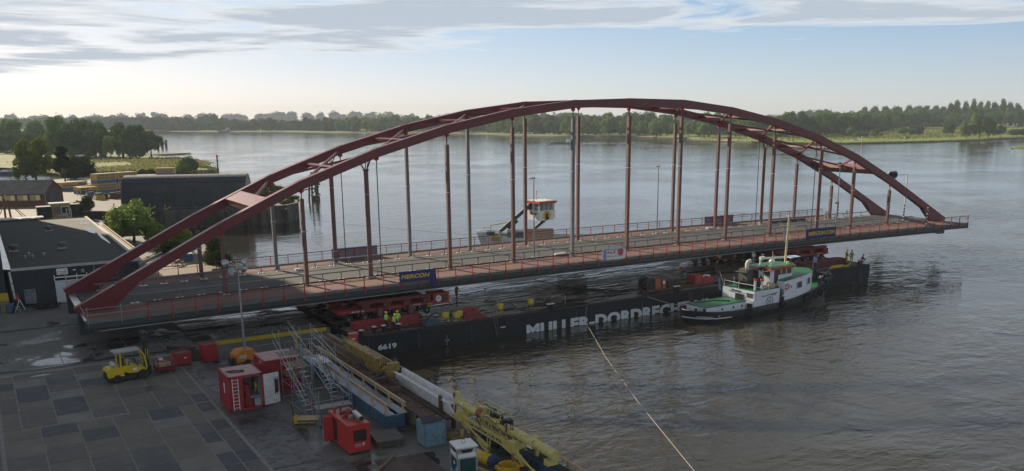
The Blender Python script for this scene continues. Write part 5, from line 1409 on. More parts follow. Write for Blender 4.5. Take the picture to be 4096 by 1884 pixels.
# container B
cB = thing('storage_container', 'red storage container with pink roof behind the open one', 'container', (-53.7,-25.3,2.0))
X2, Y2 = 2.75, 2.9
m = MB(); corr(m,(0,Y2),(0,0),.1,H-.1,11); corr(m,(0,0),(X2,0),.1,H-.1,11); corr(m,(X2,0),(X2,Y2),.1,H-.1,11); corr(m,(X2,Y2),(0,Y2),.1,H-.1,10); part('wall', m, CRED, cB)
m = MB()
for (x, y) in ((.06,.06),(X2-.06,.06),(.06,Y2-.06),(X2-.06,Y2-.06)): m.box(x-.08,x+.08,y-.08,y+.08,0,H)
for z in (.08,H-.06): m.beam((0,.03,z),(X2,.03,z),.14,.16); m.beam((.03,0,z),(.03,Y2,z),.14,.16); m.beam((X2-.03,0,z),(X2-.03,Y2,z),.14,.16)
part('corner_frame', m, CRED, cB); part('roof', MB().box(.02,X2-.02,.02,Y2-.02,H-.05,H+.01), CTOP, cB)
d = part('door', MB().cbox((-.65,0,1.3),(1.25,.08,2.35)), CRED, cB, 'open red door leaf with round badge'); d.location = (.0,.0,0); d.rotation_euler = (0,0,R(-12)); logo(d,-.75,-.045,1.75,.14,HW,BRED)
part('lamp_disc', MB().lathe([(.33,0),(.33,-.03)],(1.9,-.03,1.55),16,'y'), WHT, cB)
part('side_ladder', MB().beam((-.05,.6,.2),(-.05,.6,2.5),.04,.04).beam((-.05,1.0,.2),(-.05,1.0,2.5),.04,.04).beam((-.05,.6,1.0),(-.05,1.0,1.0),.03,.03).beam((-.05,.6,1.6),(-.05,1.0,1.6),.03,.03).beam((-.05,.6,2.2),(-.05,1.0,2.2),.03,.03), WHT, cB)
# generator
ge = thing('generator_set', 'red generator set with silver exhaust pipe and grille on the yard', 'generator', (-52.9,-40.95,2.0), R(0))
part('skid', MB().box(.05,1.4,.05,3.7,.0,.16), BLK, ge); bdy = part('body', MB().box(0,1.45,0,3.65,.16,1.95), M('generator_red', (.46,.032,.026), .42, var=.08), ge)
m = MB(); m.box(.35,1.2,-.012,-.002,.85,1.6); gr_ = part('grille', m, BLK, bdy)
m = MB()
for k in range(9): m.box(.37,1.18,-.03,-.012,.89+k*.08,.92+k*.08)
part('slat', m, M('grille_slat', (.06,.02,.02), .5), gr_)
share('lettering', fit(text_mesh('ALE', 1, HW, .03, 0, 1.3), .36, .10), bdy, (.42,-.012,.58), FRONT); logo(bdy,.98,-.004,.64,.09,HW,BRED); share('small_print', fit(text_mesh('POWER RENTAL', 1, HW, .0), .55, .035), bdy, (.45,-.012,.48), FRONT)
d = part('side_door', MB().box(-.62,0,-.04,.04,.2,1.85), M('generator_red', (1,0,0)), ge, 'open side door'); d.location = (0,2.75,0); d.rotation_euler = (0,0,R(-8))
part('side_opening', MB().box(-.012,-.002,2.0,2.7,.3,1.8), BLK, bdy)
part('exhaust_pipe', MB().tube((1.05,.35,2.16),(1.05,1.5,2.22),.19,14), M('silver_pipe', (.5,.5,.5), .3, .8), ge); part('pipe_mouth', MB().lathe([(.16,0),(.16,-.01)],(1.05,.34,2.16),12,'y'), BLK, ge)
part('rain_cap', MB().lathe([(.16,0),(.2,.1),(.22,.2),(.12,.24)],(.75,1.35,1.95),12), M('cap_grey', (.24,.25,.26), .5), ge)
part('lifting_eye', MB().prism([(.2,1.95),(.75,2.42),(1.2,1.95)],1.68,1.74,'y'), CRED, ge); part('filler_cap', MB().lathe([(.1,0),(.1,.28)],(.3,3.2,1.95),10), CRED, ge); part('filler_cap', MB().lathe([(.07,0),(.07,.3)],(.75,3.3,1.95),8), CRED, ge)
part('roof_fittings', MB().cbox((.8,2.7,2.02),(.5,.3,.1)).cbox((1.1,2.5,2.04),(.2,.2,.14)).cbox((.5,2.5,2.0),(.2,.12,.1)).cbox((1.1,3.0,2.0),(.3,.1,.1)), BLK, ge)
# stack of plates, blue box, toilet
st = thing('plate_stack', 'stack of dark rusty sheets on skids right of the red generator', 'plate stack', (-50.0,-39.9,2.0), R(-9))
for k in range(7):
    part('sheet', MB().cbox((.06*(k % 3),.05*((k*2) % 3),.12+k*.065),(1.75,2.3,.05),rz=.03*((k*5) % 4-1.5)), M('sheet_grey_brown', (.115,.105,.095), .6, .2, var=.25, scale=1.4, dirt=(.07,.05,.04), dirt_amt=.4), st)
part('skid', MB().box(-.7,-.5,-1.1,1.1,0,.09).box(.5,.7,-1.1,1.1,0,.09), OLDW, st)
bb = thing('blue_tank', 'weathered blue steel box tank with pipes on its lid', 'tank', (-48.3,-42.25,2.0))
part('body', MB().box(0,1.5,0,1.25,.08,1.55), M('tank_blue', (.17,.29,.37), .55, var=.18, scale=1.2, dirt=(.10,.14,.17), dirt_amt=.4), bb)
part('edge_rib', MB().box(-.02,.05,-.02,.05,.05,1.57).box(1.45,1.52,-.02,.05,.05,1.57).box(-.02,1.52,-.03,.03,.02,.10).box(-.03,1.53,-.03,1.28,1.55,1.6), M('tank_blue_dark', (.12,.20,.26), .55), bb)
pl_ = MB()
for k in range(6): pl_.tube((-.05+.05*k,.1+k*.18,1.68+.02*(k % 2)),(1.45-.05*k,.2+k*.17,1.68+.03*(k % 3)),.06,8)
part('pipe', pl_, M('pipe_dark', (.07,.07,.08), .5, .3), bb)
to = thing('portable_toilet', 'white roofed portable toilet with dark green walls and aluminium frame', 'toilet', (-49.3,-48.75,2.0), R(-8))
part('wall', MB().box(.04,1.16,.04,1.16,.05,1.62), M('toilet_green', (.012,.055,.05), .5), to)
m = MB()
for k in range(6):
    m.tube((.30+k*.15,.04,.1),(.30+k*.15,.04,1.6),.045,6); m.tube((1.16,.2+k*.16,.1),(1.16,.2+k*.16,1.6),.045,6)
part('wall_rib', m, M('toilet_green2', (.016,.075,.066), .5), to)
ALU = M('aluminium', (.55,.56,.57), .35, .7); m = MB()
for (x, y) in ((.03,.03),(1.17,.03),(.03,1.17),(1.17,1.17)): m.box(x-.04,x+.04,y-.04,y+.04,0,2.25)
for z in (.05,1.64,2.2): m.beam((0,.0,z),(1.2,.0,z),.05,.07); m.beam((0,0,z),(0,1.2,z),.05,.07); m.beam((1.2,0,z),(1.2,1.2,z),.05,.07); m.beam((0,1.2,z),(1.2,1.2,z),.05,.07)
part('frame', m, ALU, to)
part('upper_panel', MB().box(.05,1.15,-.005,.04,1.68,1.92).box(-.005,.04,.05,1.15,1.68,1.92).box(.05,1.15,.05,1.15,1.66,1.9), WHT, to); part('vent_slot', MB().prism([(.2,2.15),(1.0,2.15),(.85,1.96),(.35,1.96)],-.01,.02,'y').prism([(.2,2.15),(1.0,2.15),(.85,1.96),(.35,1.96)],-.012,.02,'x'), BLK, to)
part('roof', MB().box(-.05,1.25,-.05,1.25,2.25,2.33), WHT, to); part('lifting_ring', MB().torus((.6,.6,2.45),.12,.02,'y',14,5), M('ring_steel', (.3,.3,.3), .4, .7), to)
part('sticker', MB().box(-.03,-.005,.15,1.05,.55,.95).box(-.03,-.005,.5,1.0,1.1,1.5) if False else MB().box(-.03,-.004,.12,1.05,.50,.92), M('sticker_blue', (.03,.14,.42), .5), to)
part('sticker_wave', MB().prism([(.2,.55),(.5,.7),(.8,.62),(1.0,.8),(1.0,.6),(.6,.52)],-.036,-.031,'x'), WHT, to); part('badge', MB().lathe([(.12,0),(.12,-.015)],(-.004,.5,1.3),12,'x'), WHT, to)
part('door_edge', MB().box(.10,.16,-.03,.02,.1,1.6).box(-.10,-.02,-.02,.02,.0,1.2), ALU, to)
# fallen timber
solo('timber', MB().beam((-53.6,-45.5,2.1),(-50.6,-42.6,2.1),.14,.12), OLDW, 'long brown timber lying on the wet ground in front of the generator', 'timber')
# blue gangway girder with wooden rails
bg_ = thing('gangway_girder', 'long blue steel girder with pale wooden handrails', 'girder', (0,0,0))
part('girder', MB().box(-48.95,-47.75,-37.9,-20,2.06,3.05), BLUEST, bg_); part('top_flange', MB().box(-49.15,-48.5,-38.0,-20,3.05,3.12).box(-48.2,-47.6,-38.0,-20,3.05,3.12).box(-48.5,-48.2,-38,-20,3.02,3.05), LBLUE, bg_)
m = MB()
for k in range(7): m.box(-49.0,-48.95,-37.5+k*2.9,-37.4+k*2.9,2.1,3.05)
part('stiffener', m, BLUEST, bg_)
for x in (-49.0,-47.75):
    m = MB()
    for k in range(8): m.beam((x,-37.6+k*2.4,3.12),(x,-37.6+k*2.4,3.78),.11,.14); m.box(x-.12,x+.12,-37.9+k*2.4,-37.6+k*2.4,3.12,3.2)
    part('rail_post', m, WOOD, bg_); part('handrail', MB().beam((x,-38.0,3.82),(x,-20.2,3.82),.12,.10).beam((x+.06,-38.0,3.55),(x+.06,-20.2,3.55),.04,.10), WOOD, bg_)
# rusty box girder with grey panels, and the flat rusty deck beside it
rg = thing('box_girder', 'long rust brown box girder with grey blue stiffened side panels', 'girder', (0,0,0))
part('core', MB().box(-47.25,-46.55,-41.0,-15.5,2.1,3.2), GSTEEL, rg); part('top_flange', MB().box(-47.45,-46.35,-41.0,-15.5,3.2,3.26).box(-47.5,-47.25,-41,-15.5,2.05,2.12), RUST, rg)
m = MB()
for k in range(14): m.box(-47.42,-47.25,-40.9+k*1.9,-40.83+k*1.9,2.12,3.2)
for k in range(5): m.box(-47.38,-47.25,-35.0+k*.5,-34.95+k*.5,2.12,3.2)
part('stiffener', m, RUST, rg)
cl = MB()
for k in range(12): cl.cbox((-47.0+.2*((k*7) % 3),-17.0-k*1.9,3.29),(.3,.5,.05),rz=.3*k)
part('cleat', cl, RUST, rg)
rd = thing('steel_deck', 'flat rust brown steel deck strewn with dark scrap beside the white trough', 'steel deck', (0,0,0))
part('deck', MB().box(-46.3,-44.9,-40.4,-24,2.9,3.05), M('deck_rust', (.075,.045,.034), .5, .2, var=.35, scale=1.2, dirt=(.035,.025,.022), dirt_amt=.5), rd)
m = MB()
for k in range(9): m.box(-46.3,-46.1,-40+k*1.9,-39.7+k*1.9,2.05,2.9); m.box(-45.15,-44.95,-40+k*1.9,-39.7+k*1.9,2.05,2.9)
part('support', m, RUST, rd); part('lip', MB().box(-46.36,-46.28,-40.4,-24,2.85,3.15).box(-46.0,-45.95,-40.4,-26,3.05,3.12), RUST, rd)
part('scrap_bar', MB().beam((-47.4,-30.2,3.4),(-45.6,-29.2,3.4),.12,.1).beam((-47.3,-30.6,3.45),(-45.7,-30.3,3.42),.2,.08).beam((-47.2,-31.0,3.36),(-45.4,-31.3,3.36),.3,.1), M('scrap_grey', (.12,.115,.11), .6, .4, var=.3), rd)
m = MB(); a, b, c_, d_ = -47.5,-46.3,-34.0,-31.4
m.box(a,b,c_,c_+.06,3.27,3.75); m.box(a,b,d_-.06,d_,3.27,3.75); m.box(a,a+.06,c_+.06,d_-.06,3.27,3.75); m.box(b-.06,b,c_+.06,d_-.06,3.27,3.75); m.box(a+.06,b-.06,c_+.06,d_-.06,3.27,3.33)
solo('scrap_tray', m, RUST, 'open rusty steel tray lying across the girders', 'tray')
m = MB()
for k, (y0, y1, z) in enumerate(((-16.0,-25.5,3.30),(-15.6,-26.2,3.55),(-16.3,-24.5,3.78))):
    m.beam((-46.35+.42*k,y0,z-.0),(-46.3+.42*k,y1,z),.38,.22)
solos('steel_beam', m, M('beam_weathered', (.16,.12,.085), .65, .2, var=.3, scale=1.2), ['lowest of three weathered beams stacked left of the yellow lifting beams','middle of three weathered beams stacked left of the yellow lifting beams','topmost of three weathered beams stacked left of the yellow lifting beams'], 'steel beam')
m = MB(); m.box(-45.35,-45.25,-39.6,-30.9,3.05,3.85); m.box(-44.75,-44.65,-39.3,-30.6,3.05,3.95); m.box(-45.25,-44.75,-39.4,-30.8,3.55,3.68); m.beam((-45.4,-30.9,3.85),(-45.4,-39.6,3.85),.2,.05); m.beam((-44.6,-30.6,3.95),(-44.6,-39.3,3.95),.2,.05)
m.add([(-45.42,-39.6,3.86),(-45.42,-41.3,2.95),(-45.32,-41.3,2.95),(-45.26,-39.6,3.86),(-45.42,-39.6,3.1),(-45.26,-39.6,3.1)],[(0,1,2,3),(0,4,1),(3,2,5)])
wt_ = solo('steel_trough', m, WSTEEL, 'long white steel trough beside the timber quay rail', 'trough')
part('clamp_post', MB().box(-45.55,-45.38,-38.9,-38.6,2.9,4.1).box(-44.62,-44.48,-39.2,-39.0,2.9,4.2), RUST, wt_)
ys = thing('lifting_beam', 'upper old yellow lifting beam with round sheave plates at its end', 'lifting beam', (0,0,0))
part('beam', MB().box(-46.1,-45.55,-29.2,-21.6,3.95,4.5), YOLD, ys); 
m = MB()
for k in range(5): m.box(-46.14,-45.51,-28.8+k*1.7,-28.7+k*1.7,3.92,4.54)
m.box(-46.16,-45.49,-29.2,-21.6,4.5,4.55); part('stiffener', m, YOLD, ys)
m = MB()
for k in range(4): m.lathe([(.34,0),(.34,.07)],(-46.0+k*.16,-29.25,4.3),14,'x'); m.lathe([(.2,0),(.2,.07)],(-46.0+k*.16,-21.7,4.5),10,'x')
part('sheave_plate', m, YOLD, ys)
y2 = thing('lifting_beam', 'lower old yellow lifting beam with cross head resting on timber', 'lifting beam', (0,0,0))
part('beam', MB().box(-46.0,-45.4,-28.8,-21.9,3.3,3.9), YOLD, y2); part('cross_head', MB().box(-45.7,-44.2,-29.0,-28.4,3.35,3.95).box(-45.6,-44.9,-29.9,-29.0,3.1,3.6), YOLD, y2); part('bearer', MB().box(-46.4,-44.9,-28.2,-27.9,3.05,3.28).box(-46.4,-44.9,-23.2,-22.9,3.05,3.28), OLDW, y2)
# timber rail along the quay edge
qr = thing('quay_rail', 'pale timber guard rail along the quay edge above the water', 'railing', (0,0,0))
m = MB()
for k in range(17): m.box(-43.47,-43.37,-20.05-k*2.6,-19.95-k*2.6,2.0,3.05)
part('rail_post', m, OLDW, qr); part('rail', MB().beam((-43.42,-19.5,3.1),(-43.42,-64,3.1),.10,.15), WOOD, qr)
m = MB(); m.box(-44.1,-43.5,-66,-40.5,2.02,2.62); bq = solo('pipe_girder', m, BLUEST, 'blue girder with black pipes below the pale yellow pipe', 'girder')
m = MB()
for k in range(4): m.tube((-44.0+k*.16,-66,2.68),(-44.0+k*.16,-41,2.68),.06,8)
part('black_pipe', m, BLK, bq)
for k in range(10): solo('old_tyre', MB().torus((-44.6+.1*(k % 2),-43.4-k*.62,2.2+.08*(k % 3)),.28,.13,'z' if k % 3 else 'x',12,6), TYRE, 'old black tyre, %s from the blue tank in the row below the yellow pipe' % 'first second third fourth fifth sixth seventh eighth ninth tenth'.split()[k], 'tyre', 'old tyres below the yellow pipe rig')
# yellow pipe on trestles
yp = thing('yellow_pipe_rig', 'pale yellow hydraulic pipe rig on trestle legs with ladder and cage', 'pipe rig', (0,0,0))
pz = 4.15
m = MB(); m.lathe([(0.24,-40.65),(0.29,-40.66),(0.29,-40.8),(0.22,-40.82),(0.22,-42.6),(0.26,-42.65),(0.26,-42.9),(0.24,-42.95),(0.24,-43.5)],(-45.1,0,pz),16,'y'); m.lathe([(0.29,-47.2),(0.26,-47.1),(0.22,-46.0),(0.22,-44.4),(0.16,-44.2),(0.16,-43.5)],(-45.0,0,pz-.02),16,'y'); m.lathe([(0.30,-52.3),(0.30,-52.2),(0.29,-52.1),(0.29,-48.6),(0.26,-48.4),(0.26,-47.6),(0.30,-47.5),(0.30,-47.2)],(-44.95,0,pz),18,'y')
part('pipe', m, YGEAR, yp)
part('rust_collar', MB().lathe([(.28,-43.5),(.28,-43.9),(.21,-44.2)][::-1],(-45.05,0,pz),14,'y'), M('collar_rust', (.26,.09,.05), .7), yp)
for (y, lb) in ((-41.9,0),(-48.6,1)):
    m = MB(); m.box(-45.65,-43.75,y-.28,y+.28,3.5,3.85); m.box(-45.72,-45.3,y-.30,y+.30,3.3,3.95); m.box(-44.1,-43.7,y-.30,y+.30,3.3,3.95); part('cross_beam', m, YGEAR, yp)
    m = MB(); m.box(-45.6,-45.4,y-.1,y+.1,2.0,3.3); m.box(-44.0,-43.8,y-.1,y+.1,2.0,3.3); part('leg', m, YGEAR, yp); part('leg_rust', MB().box(-45.61,-45.39,y-.11,y+.11,2.7,3.3), M('leg_rust', (.28,.13,.05), .7), yp)
    m = MB(); m.beam((-45.5,y+1.2,3.3),(-45.5,y-3.6,2.6),.16,.16); m.beam((-45.5,y-.2,3.4),(-45.5,y-3.6,2.2),.16,.16); m.beam((-45.5,y+1.3,3.35),(-45.5,y-.1,3.4),.14,.14); m.beam((-45.5,y-1.0,3.1),(-45.5,y-1.0,2.7),.12,.12); part('brace', m, YGEAR, yp)
m = MB(); m.beam((-45.4,-41.9,3.55),(-45.3,-48.6,3.5),.12,.2); m.beam((-44.7,-42.2,3.7),(-44.6,-48.6,3.7),.10,.16); part('longeron', m, YGEAR, yp)
lad = MB()
for e in (-.18, .18): lad.beam((-45.2,-44.9+e,2.05),(-44.95,-44.9+e,4.7),.06,.05)
for k in range(8): lad.beam((-45.17+k*.031,-45.08,2.3+k*.31),(-45.17+k*.031,-44.72,2.3+k*.31),.04,.04)
part('ladder', lad, YGEAR, yp)
cg = MB()
for z in (4.85,): cg.path([(-45.15,-43.4,z),(-44.35,-43.3,z),(-44.3,-46.2,z),(-45.05,-46.3,z)],.04,5,True)
for (x, y) in ((-45.15,-43.4),(-44.35,-43.3),(-44.3,-46.2),(-45.05,-46.3),(-44.35,-44.8)): cg.beam((x,y,3.7),(x,y,4.85),.05,.05)
cg.beam((-44.75,-43.3,4.85),(-44.7,-46.2,4.85),.04,.04); part('cage', cg, YGEAR, yp)
tr_ = MB()
for x in (-45.42,-44.62):
    for k in range(7):
        y0 = -42.4-k*.9; tr_.beam((x,y0,3.55),(x,y0-.45,3.2),.05,.05); tr_.beam((x,y0-.45,3.2),(x,y0-.9,3.55),.05,.05)
    tr_.beam((x,-42.2,3.2),(x,-48.6,3.2),.07,.07)
for k in range(8): tr_.beam((-45.4,-42.3-k*.85,3.2),(-44.6,-42.3-k*.85,3.2),.05,.05)
part('lattice', tr_, YGEAR, yp)
fl_ = MB()
for y in (-41.2,-43.2,-44.3,-46.0,-47.0,-47.6,-50.2): fl_.lathe([(.30,y),(.30,y+.08)],(-45.02,0,pz),14,'y')
part('pipe_flange', fl_, YGEAR, yp)
vl = MB(); vl.cbox((-45.0,-45.2,4.5),(.18,.3,.24)); vl.cbox((-45.1,-46.6,4.45),(.25,.2,.2)); vl.tube((-45.2,-46.9,4.2),(-45.2,-46.9,4.75),.06,6); vl.torus((-45.2,-47.9,4.55),.16,.03,'x',12,5)
vl.path([(-45.25,-44.4,4.2),(-45.4,-45.2,4.45),(-45.3,-46.0,4.2),(-45.35,-46.9,4.5),(-45.2,-47.6,4.3)],.03,5); vl.path([(-44.7,-43.4,4.6),(-44.9,-44.2,4.9),(-44.6,-45.0,4.4),(-44.8,-46.2,4.6)],.03,5)
part('valve_gear', vl, BLK, yp)
part('motor', MB().box(-44.75,-44.35,-44.6,-44.1,3.9,4.6).lathe([(.22,0),(.22,.6)],(-44.6,-45.5,4.3),10,'y').box(-44.9,-44.5,-46.9,-46.5,4.2,4.6).path([(-45.2,-43.6,4.3),(-45.45,-44.0,4.0),(-45.4,-44.5,3.4)],.04,5).path([(-44.8,-44.9,4.3),(-45.0,-45.2,4.5),(-45.1,-45.4,4.1)],.04,5), BLK, yp)
part('hose', MB().path([(-45.3,-49.4,3.6),(-45.5,-49.8,2.9),(-45.4,-50.2,2.2)],.035,5).path([(-45.1,-47.1,4.5),(-45.3,-47.4,4.2),(-45.2,-47.6,3.7)],.04,5), BLK, yp); part('label_plate', MB().box(-45.38,-45.34,-50.4,-49.9,4.0,4.12).box(-45.36,-45.33,-41.9,-41.5,4.25,4.4), WHT, yp)
part('end_bracket', MB().box(-45.25,-45.0,-40.9,-40.6,4.5,4.85).box(-45.3,-44.6,-52.0,-51.6,3.45,3.8), YGEAR, yp)
# yellow drum, yellow ring
yd = thing('yellow_tank', 'small yellow cylinder with blue end on a frame beside the toilet', 'tank', (-46.6,-47.2,2.0), R(12))
part('cylinder', MB().lathe([(.30,-.9),(.36,-.8),(.36,.8),(.30,.9)],(0,.3,.62),14,'y'), M('tank_yellow', (.62,.40,.02), .4), yd); part('blue_end', MB().lathe([(.1,-.42),(.3,-.36),(.38,-.2),(.38,0)],(0,-.5,.62),14,'y'), M('end_blue', (.02,.05,.14), .5), yd); part('frame', MB().box(-.5,-.38,-.9,1.2,.02,.16).box(.38,.5,-.9,1.2,.02,.16).beam((-.4,1.0,.1),(0,.9,.5),.06,.06), YGEAR, yd); part('band', MB().lathe([(.375,0),(.375,.06)],(0,.75,.62),14,'y').lathe([(.375,0),(.375,.05)],(0,.95,.62),14,'y'), WHT, yd)
yr = thing('yellow_sleeve', 'bright yellow open steel sleeve at the lower edge', 'sleeve', (-46.0,-48.9,2.0))
m = MB(); m.lathe([(.62,0),(.62,.62),(.66,.64),(.66,.70),(.56,.70),(.56,.05),(.3,.05)],(0,0,0),20); part('ring', m, M('sleeve_yellow', (.66,.40,.02), .4), yr); part('lug', MB().cbox((-.65,.1,.6),(.3,.4,.2)).cbox((.65,-.1,.6),(.3,.4,.2)), M('sleeve_yellow', (1,1,1)), yr)
m = MB(); m.box(-46.4,-45.3,-42.6,-40.6,2.02,2.1); m.path([(-46.3,-42.5,2.3),(-45.4,-42.5,2.3),(-45.4,-40.8,2.3),(-46.3,-40.8,2.3)],.05,5,True)
solo('drip_tray', m, YOLD, 'old yellow drip tray in the shade behind the blue tank', 'tray')
# scaffold stair tower
sc = thing('scaffold_tower', 'aluminium scaffold stair tower with boarded platforms by the red containers', 'scaffold', (0,0,0))
TUBE = M('scaffold_alu', (.40,.42,.44), .35, .75, var=.15, scale=3)
XA = (-53.05,-51.4,-50.0); 
std = [(-53.05,-27.6,7.4),(-52.95,-29.6,6.4),(-52.7,-33.3,4.9),(-52.7,-35.0,4.6),(-51.4,-27.4,7.4),(-51.35,-29.4,6.9),(-51.2,-33.2,5.6),(-50.0,-28.2,7.2),(-49.8,-30.4,6.6),(-49.8,-32.9,5.2),(-51.3,-25.6,7.2),(-50.0,-25.6,7.2),(-51.0,-35.0,4.4)]
for (x, y, z) in std: part('standard', MB().tube((x,y,2.03),(x,y,z),.027,6), TUBE, sc)
def led(p, q): part('ledger', MB().tube(p, q, .022, 5), TUBE, sc)
for z in (2.3, 3.6, 4.9, 5.9):
    led((-53.05,-27.6,z),(-52.95,-29.6,z)); led((-53.05,-27.6,z),(-51.4,-27.4,z)); led((-52.95,-29.6,z),(-51.35,-29.4,z))
for z in (2.25, 3.3, 4.3): led((-52.95,-29.6,z),(-52.7,-33.3,z)); led((-52.7,-33.3,z),(-51.2,-33.2,z)); led((-51.2,-33.2,z),(-49.8,-32.9,z)); led((-49.8,-30.4,z+.2),(-49.8,-32.9,z))
for z in (4.7, 5.6, 6.5): led((-51.4,-27.4,z),(-50.0,-28.2,z)); led((-51.3,-25.6,z),(-50,-25.6,z)); led((-50.0,-25.6,z),(-50.0,-28.2,z)); led((-51.3,-25.6,z),(-51.4,-27.4,z))
for (p, q) in (((-53.0,-25.6,6.9),(-53.0,-33.0,3.9)),((-53.0,-25.6,6.2),(-53.0,-33.0,3.2)),((-51.4,-24.4,7.3),(-51.3,-33.6,4.6)),((-51.4,-24.4,6.6),(-51.3,-33.0,3.9)),((-50.3,-26.5,6.6),(-49.7,-32.6,5.1)),((-50.3,-26.5,5.9),(-49.7,-32.6,4.4)),((-49.8,-25.6,6.8),(-49.7,-30.4,5.6)),((-52.9,-29.6,2.3),(-52.7,-33.3,4.2)),((-51.3,-29.4,5.2),(-49.8,-32.9,3.2))): led(p, q)
BSTAIR = M('stair_blue_grey', (.16,.22,.28), .45, .5)
def flight(x0, y0, z0, y1, z1, w, label=None):
    m = MB(); m.beam((x0,y0,z0),(x0,y1,z1),.05,.16); m.beam((x0+w,y0,z0),(x0+w,y1,z1),.05,.16)
    o = part('stair_flight', m, BSTAIR, sc); n = max(5, int(abs(z1-z0)/.22)); t_ = MB()
    for k in range(1, n): f = k/n; t_.cbox((x0+w/2, y0+(y1-y0)*f, z0+(z1-z0)*f), (w-.06,.20,.04))
    part('tread', t_, TUBE, o)
    h = MB()
    for x in (x0, x0+w): h.tube((x,y0,z0+.95),(x,y1,z1+.95),.025,5); h.tube((x,y0,z0),(x,y0,z0+.95),.025,5); h.tube((x,y1,z1),(x,y1,z1+.95),.025,5)
    part('stair_rail', h, TUBE, o)
flight(-52.85,-32.3,2.15,-29.8,3.6,.75); flight(-52.0,-29.3,3.7,-27.0,5.0,.75); flight(-50.6,-31.5,2.6,-28.4,4.65,.7)
def boards(x0, x1, y0, y1, z, mat=OLDW):
    n = 4
    for k in range(n): part('platform_board', MB().box(x0+(x1-x0)*k/n+.01,x0+(x1-x0)*(k+1)/n-.01,y0,y1,z,z+.05), mat, sc)
boards(-52.5,-51.1,-27.1,-25.4,3.62); boards(-52.9,-51.5,-29.4,-27.7,4.92); boards(-50.4,-49.4,-28.4,-26.3,4.62, M('board_alu', (.45,.47,.48), .4, .6)); boards(-52.3,-49.7,-33.2,-32.3,2.72, M('board_grey', (.34,.335,.32), .6, var=.2, scale=3)); boards(-52.8,-51.4,-26.6,-25.4,5.15)
lf = MB()
for y in (-34.9,-34.4): lf.tube((-52.75,y,2.03),(-52.75,y,4.3),.025,6)
for k in range(8): lf.tube((-52.75,-34.9,2.25+k*.27),(-52.75,-34.4,2.25+k*.27),.018,5)
for y in (-32.8,-32.2): lf.tube((-49.6,y,2.03),(-49.6,y,4.2),.025,6)
for k in range(8): lf.tube((-49.6,-32.8,2.2+k*.27),(-49.6,-32.2,2.2+k*.27),.018,5)
part('ladder_frame', lf, TUBE, sc); part('red_wrap', MB().lathe([(.08,0),(.1,.1),(.07,.2)],(-52.1,-31.6,2.6),8), BRITE, sc)
part('wheel', MB().lathe([(.1,-.03),(.1,.03)],(-52.7,-35.0,2.1),10,'x').lathe([(.1,-.03),(.1,.03)],(-51.0,-35.0,2.1),10,'x'), BLK, sc)
# hand pallet truck with slatted pallet
pt = thing('pallet_truck', 'yellow hand pallet truck under a slatted wooden pallet', 'pallet truck', (-54.05,-33.7,2.05), R(-28))
m = MB()
for k in range(7): m.box(.1,1.55,.02+k*.15,.13+k*.15,.36,.39)
part('slat', m, WOOD, pt); part('bearer', MB().box(.12,.22,0,1.05,.2,.36).box(.78,.88,0,1.05,.2,.36).box(1.42,1.52,0,1.05,.2,.36), OLDW, pt)
part('fork', MB().box(.0,1.3,.2,.35,.08,.18).box(.0,1.3,.7,.85,.08,.18).prism([(-.15,.05),(.2,.05),(.2,.3),(-.05,.55),(-.15,.55)],.25,.8,'y'), YEL, pt); part('handle', MB().beam((-.15,.5,.4),(-.32,.5,1.35),.05,.05).beam((-.32,.32,1.35),(-.32,.68,1.35),.04,.04), BLK, pt); part('wheel', MB().lathe([(.12,-.12),(.12,.12)],(-.12,.5,.12),10,'y'), BLK, pt)
# red bins and forklift
def bin_(x, y, w, l, h, label, rz=0, open_=False, load=None):
    t = thing('steel_bin', label, 'bin', (x,y,2.02), rz, 'red steel bins on the yard')
    if not open_:
        m = MB(); m.box(0,w,0,.05,.12,h); m.box(0,w,l-.05,l,.12,h); m.box(0,.05,.05,l-.05,.12,h); m.box(w-.05,w,.05,l-.05,.12,h); m.box(.05,w-.05,.05,l-.05,.12,.2); part('side_wall', m, CRED, t)
        m = MB()
        for k in range(int(h/.16)-1): m.box(-.02,w+.02,-.025,0,.2+k*.16,.26+k*.16); m.box(-.025,0,0,l,.2+k*.16,.26+k*.16)
        part('rib', m, CRED, t); part('contents', MB().box(.06,w-.06,.06,l-.06,h-.16,h-.1), M('bin_load_brown', (.14,.11,.09), .8, var=.4, scale=5), t)
    else:
        m = MB()
        for (a, b) in ((.03,.03),(w-.03,.03),(.03,l-.03),(w-.03,l-.03)): m.box(a-.03,a+.03,b-.03,b+.03,0,h)
        for z in (.2,.55,h): m.beam((0,.03,z),(w,.03,z),.04,.05); m.beam((0,l-.03,z),(w,l-.03,z),.04,.05); m.beam((.03,0,z),(.03,l,z),.04,.05); m.beam((w-.03,0,z),(w-.03,l,z),.04,.05)
        part('frame', m, CRED, t); part('side_wall', MB().box(.05,w-.05,.05,l-.05,.16,.5), BRED2, t)
        part('contents', MB().cbox((.4,.5,.66),(.6,.7,.3),rz=.2).cbox((1.0,.6,.62),(.45,.4,.24),rz=-.3).cbox((.75,.7,.82),(.3,.25,.14),rz=.6), M('cardboard', (.42,.30,.18), .8), t); part('bundle', MB().lathe([(.1,0),(.2,.1),(.16,.24),(.03,.3)],(.55,.9,.85),10), M('foil', (.5,.5,.52), .3, .6), t)
    part('foot', MB().box(.05,.2,.05,l-.05,0,.14).box(w-.2,w-.05,.05,l-.05,0,.14), BRED2, t); part('corner_lug', MB().tube((.05,.05,h),(.05,.05,h+.2),.03,5).tube((w-.05,l-.05,h),(w-.05,l-.05,h+.2),.03,5), CRED, t)
    return t
bin_(-59.75,-15.0,1.45,1.3,1.0,'open red mesh bin with cardboard boxes beside the forklift',R(8),True)
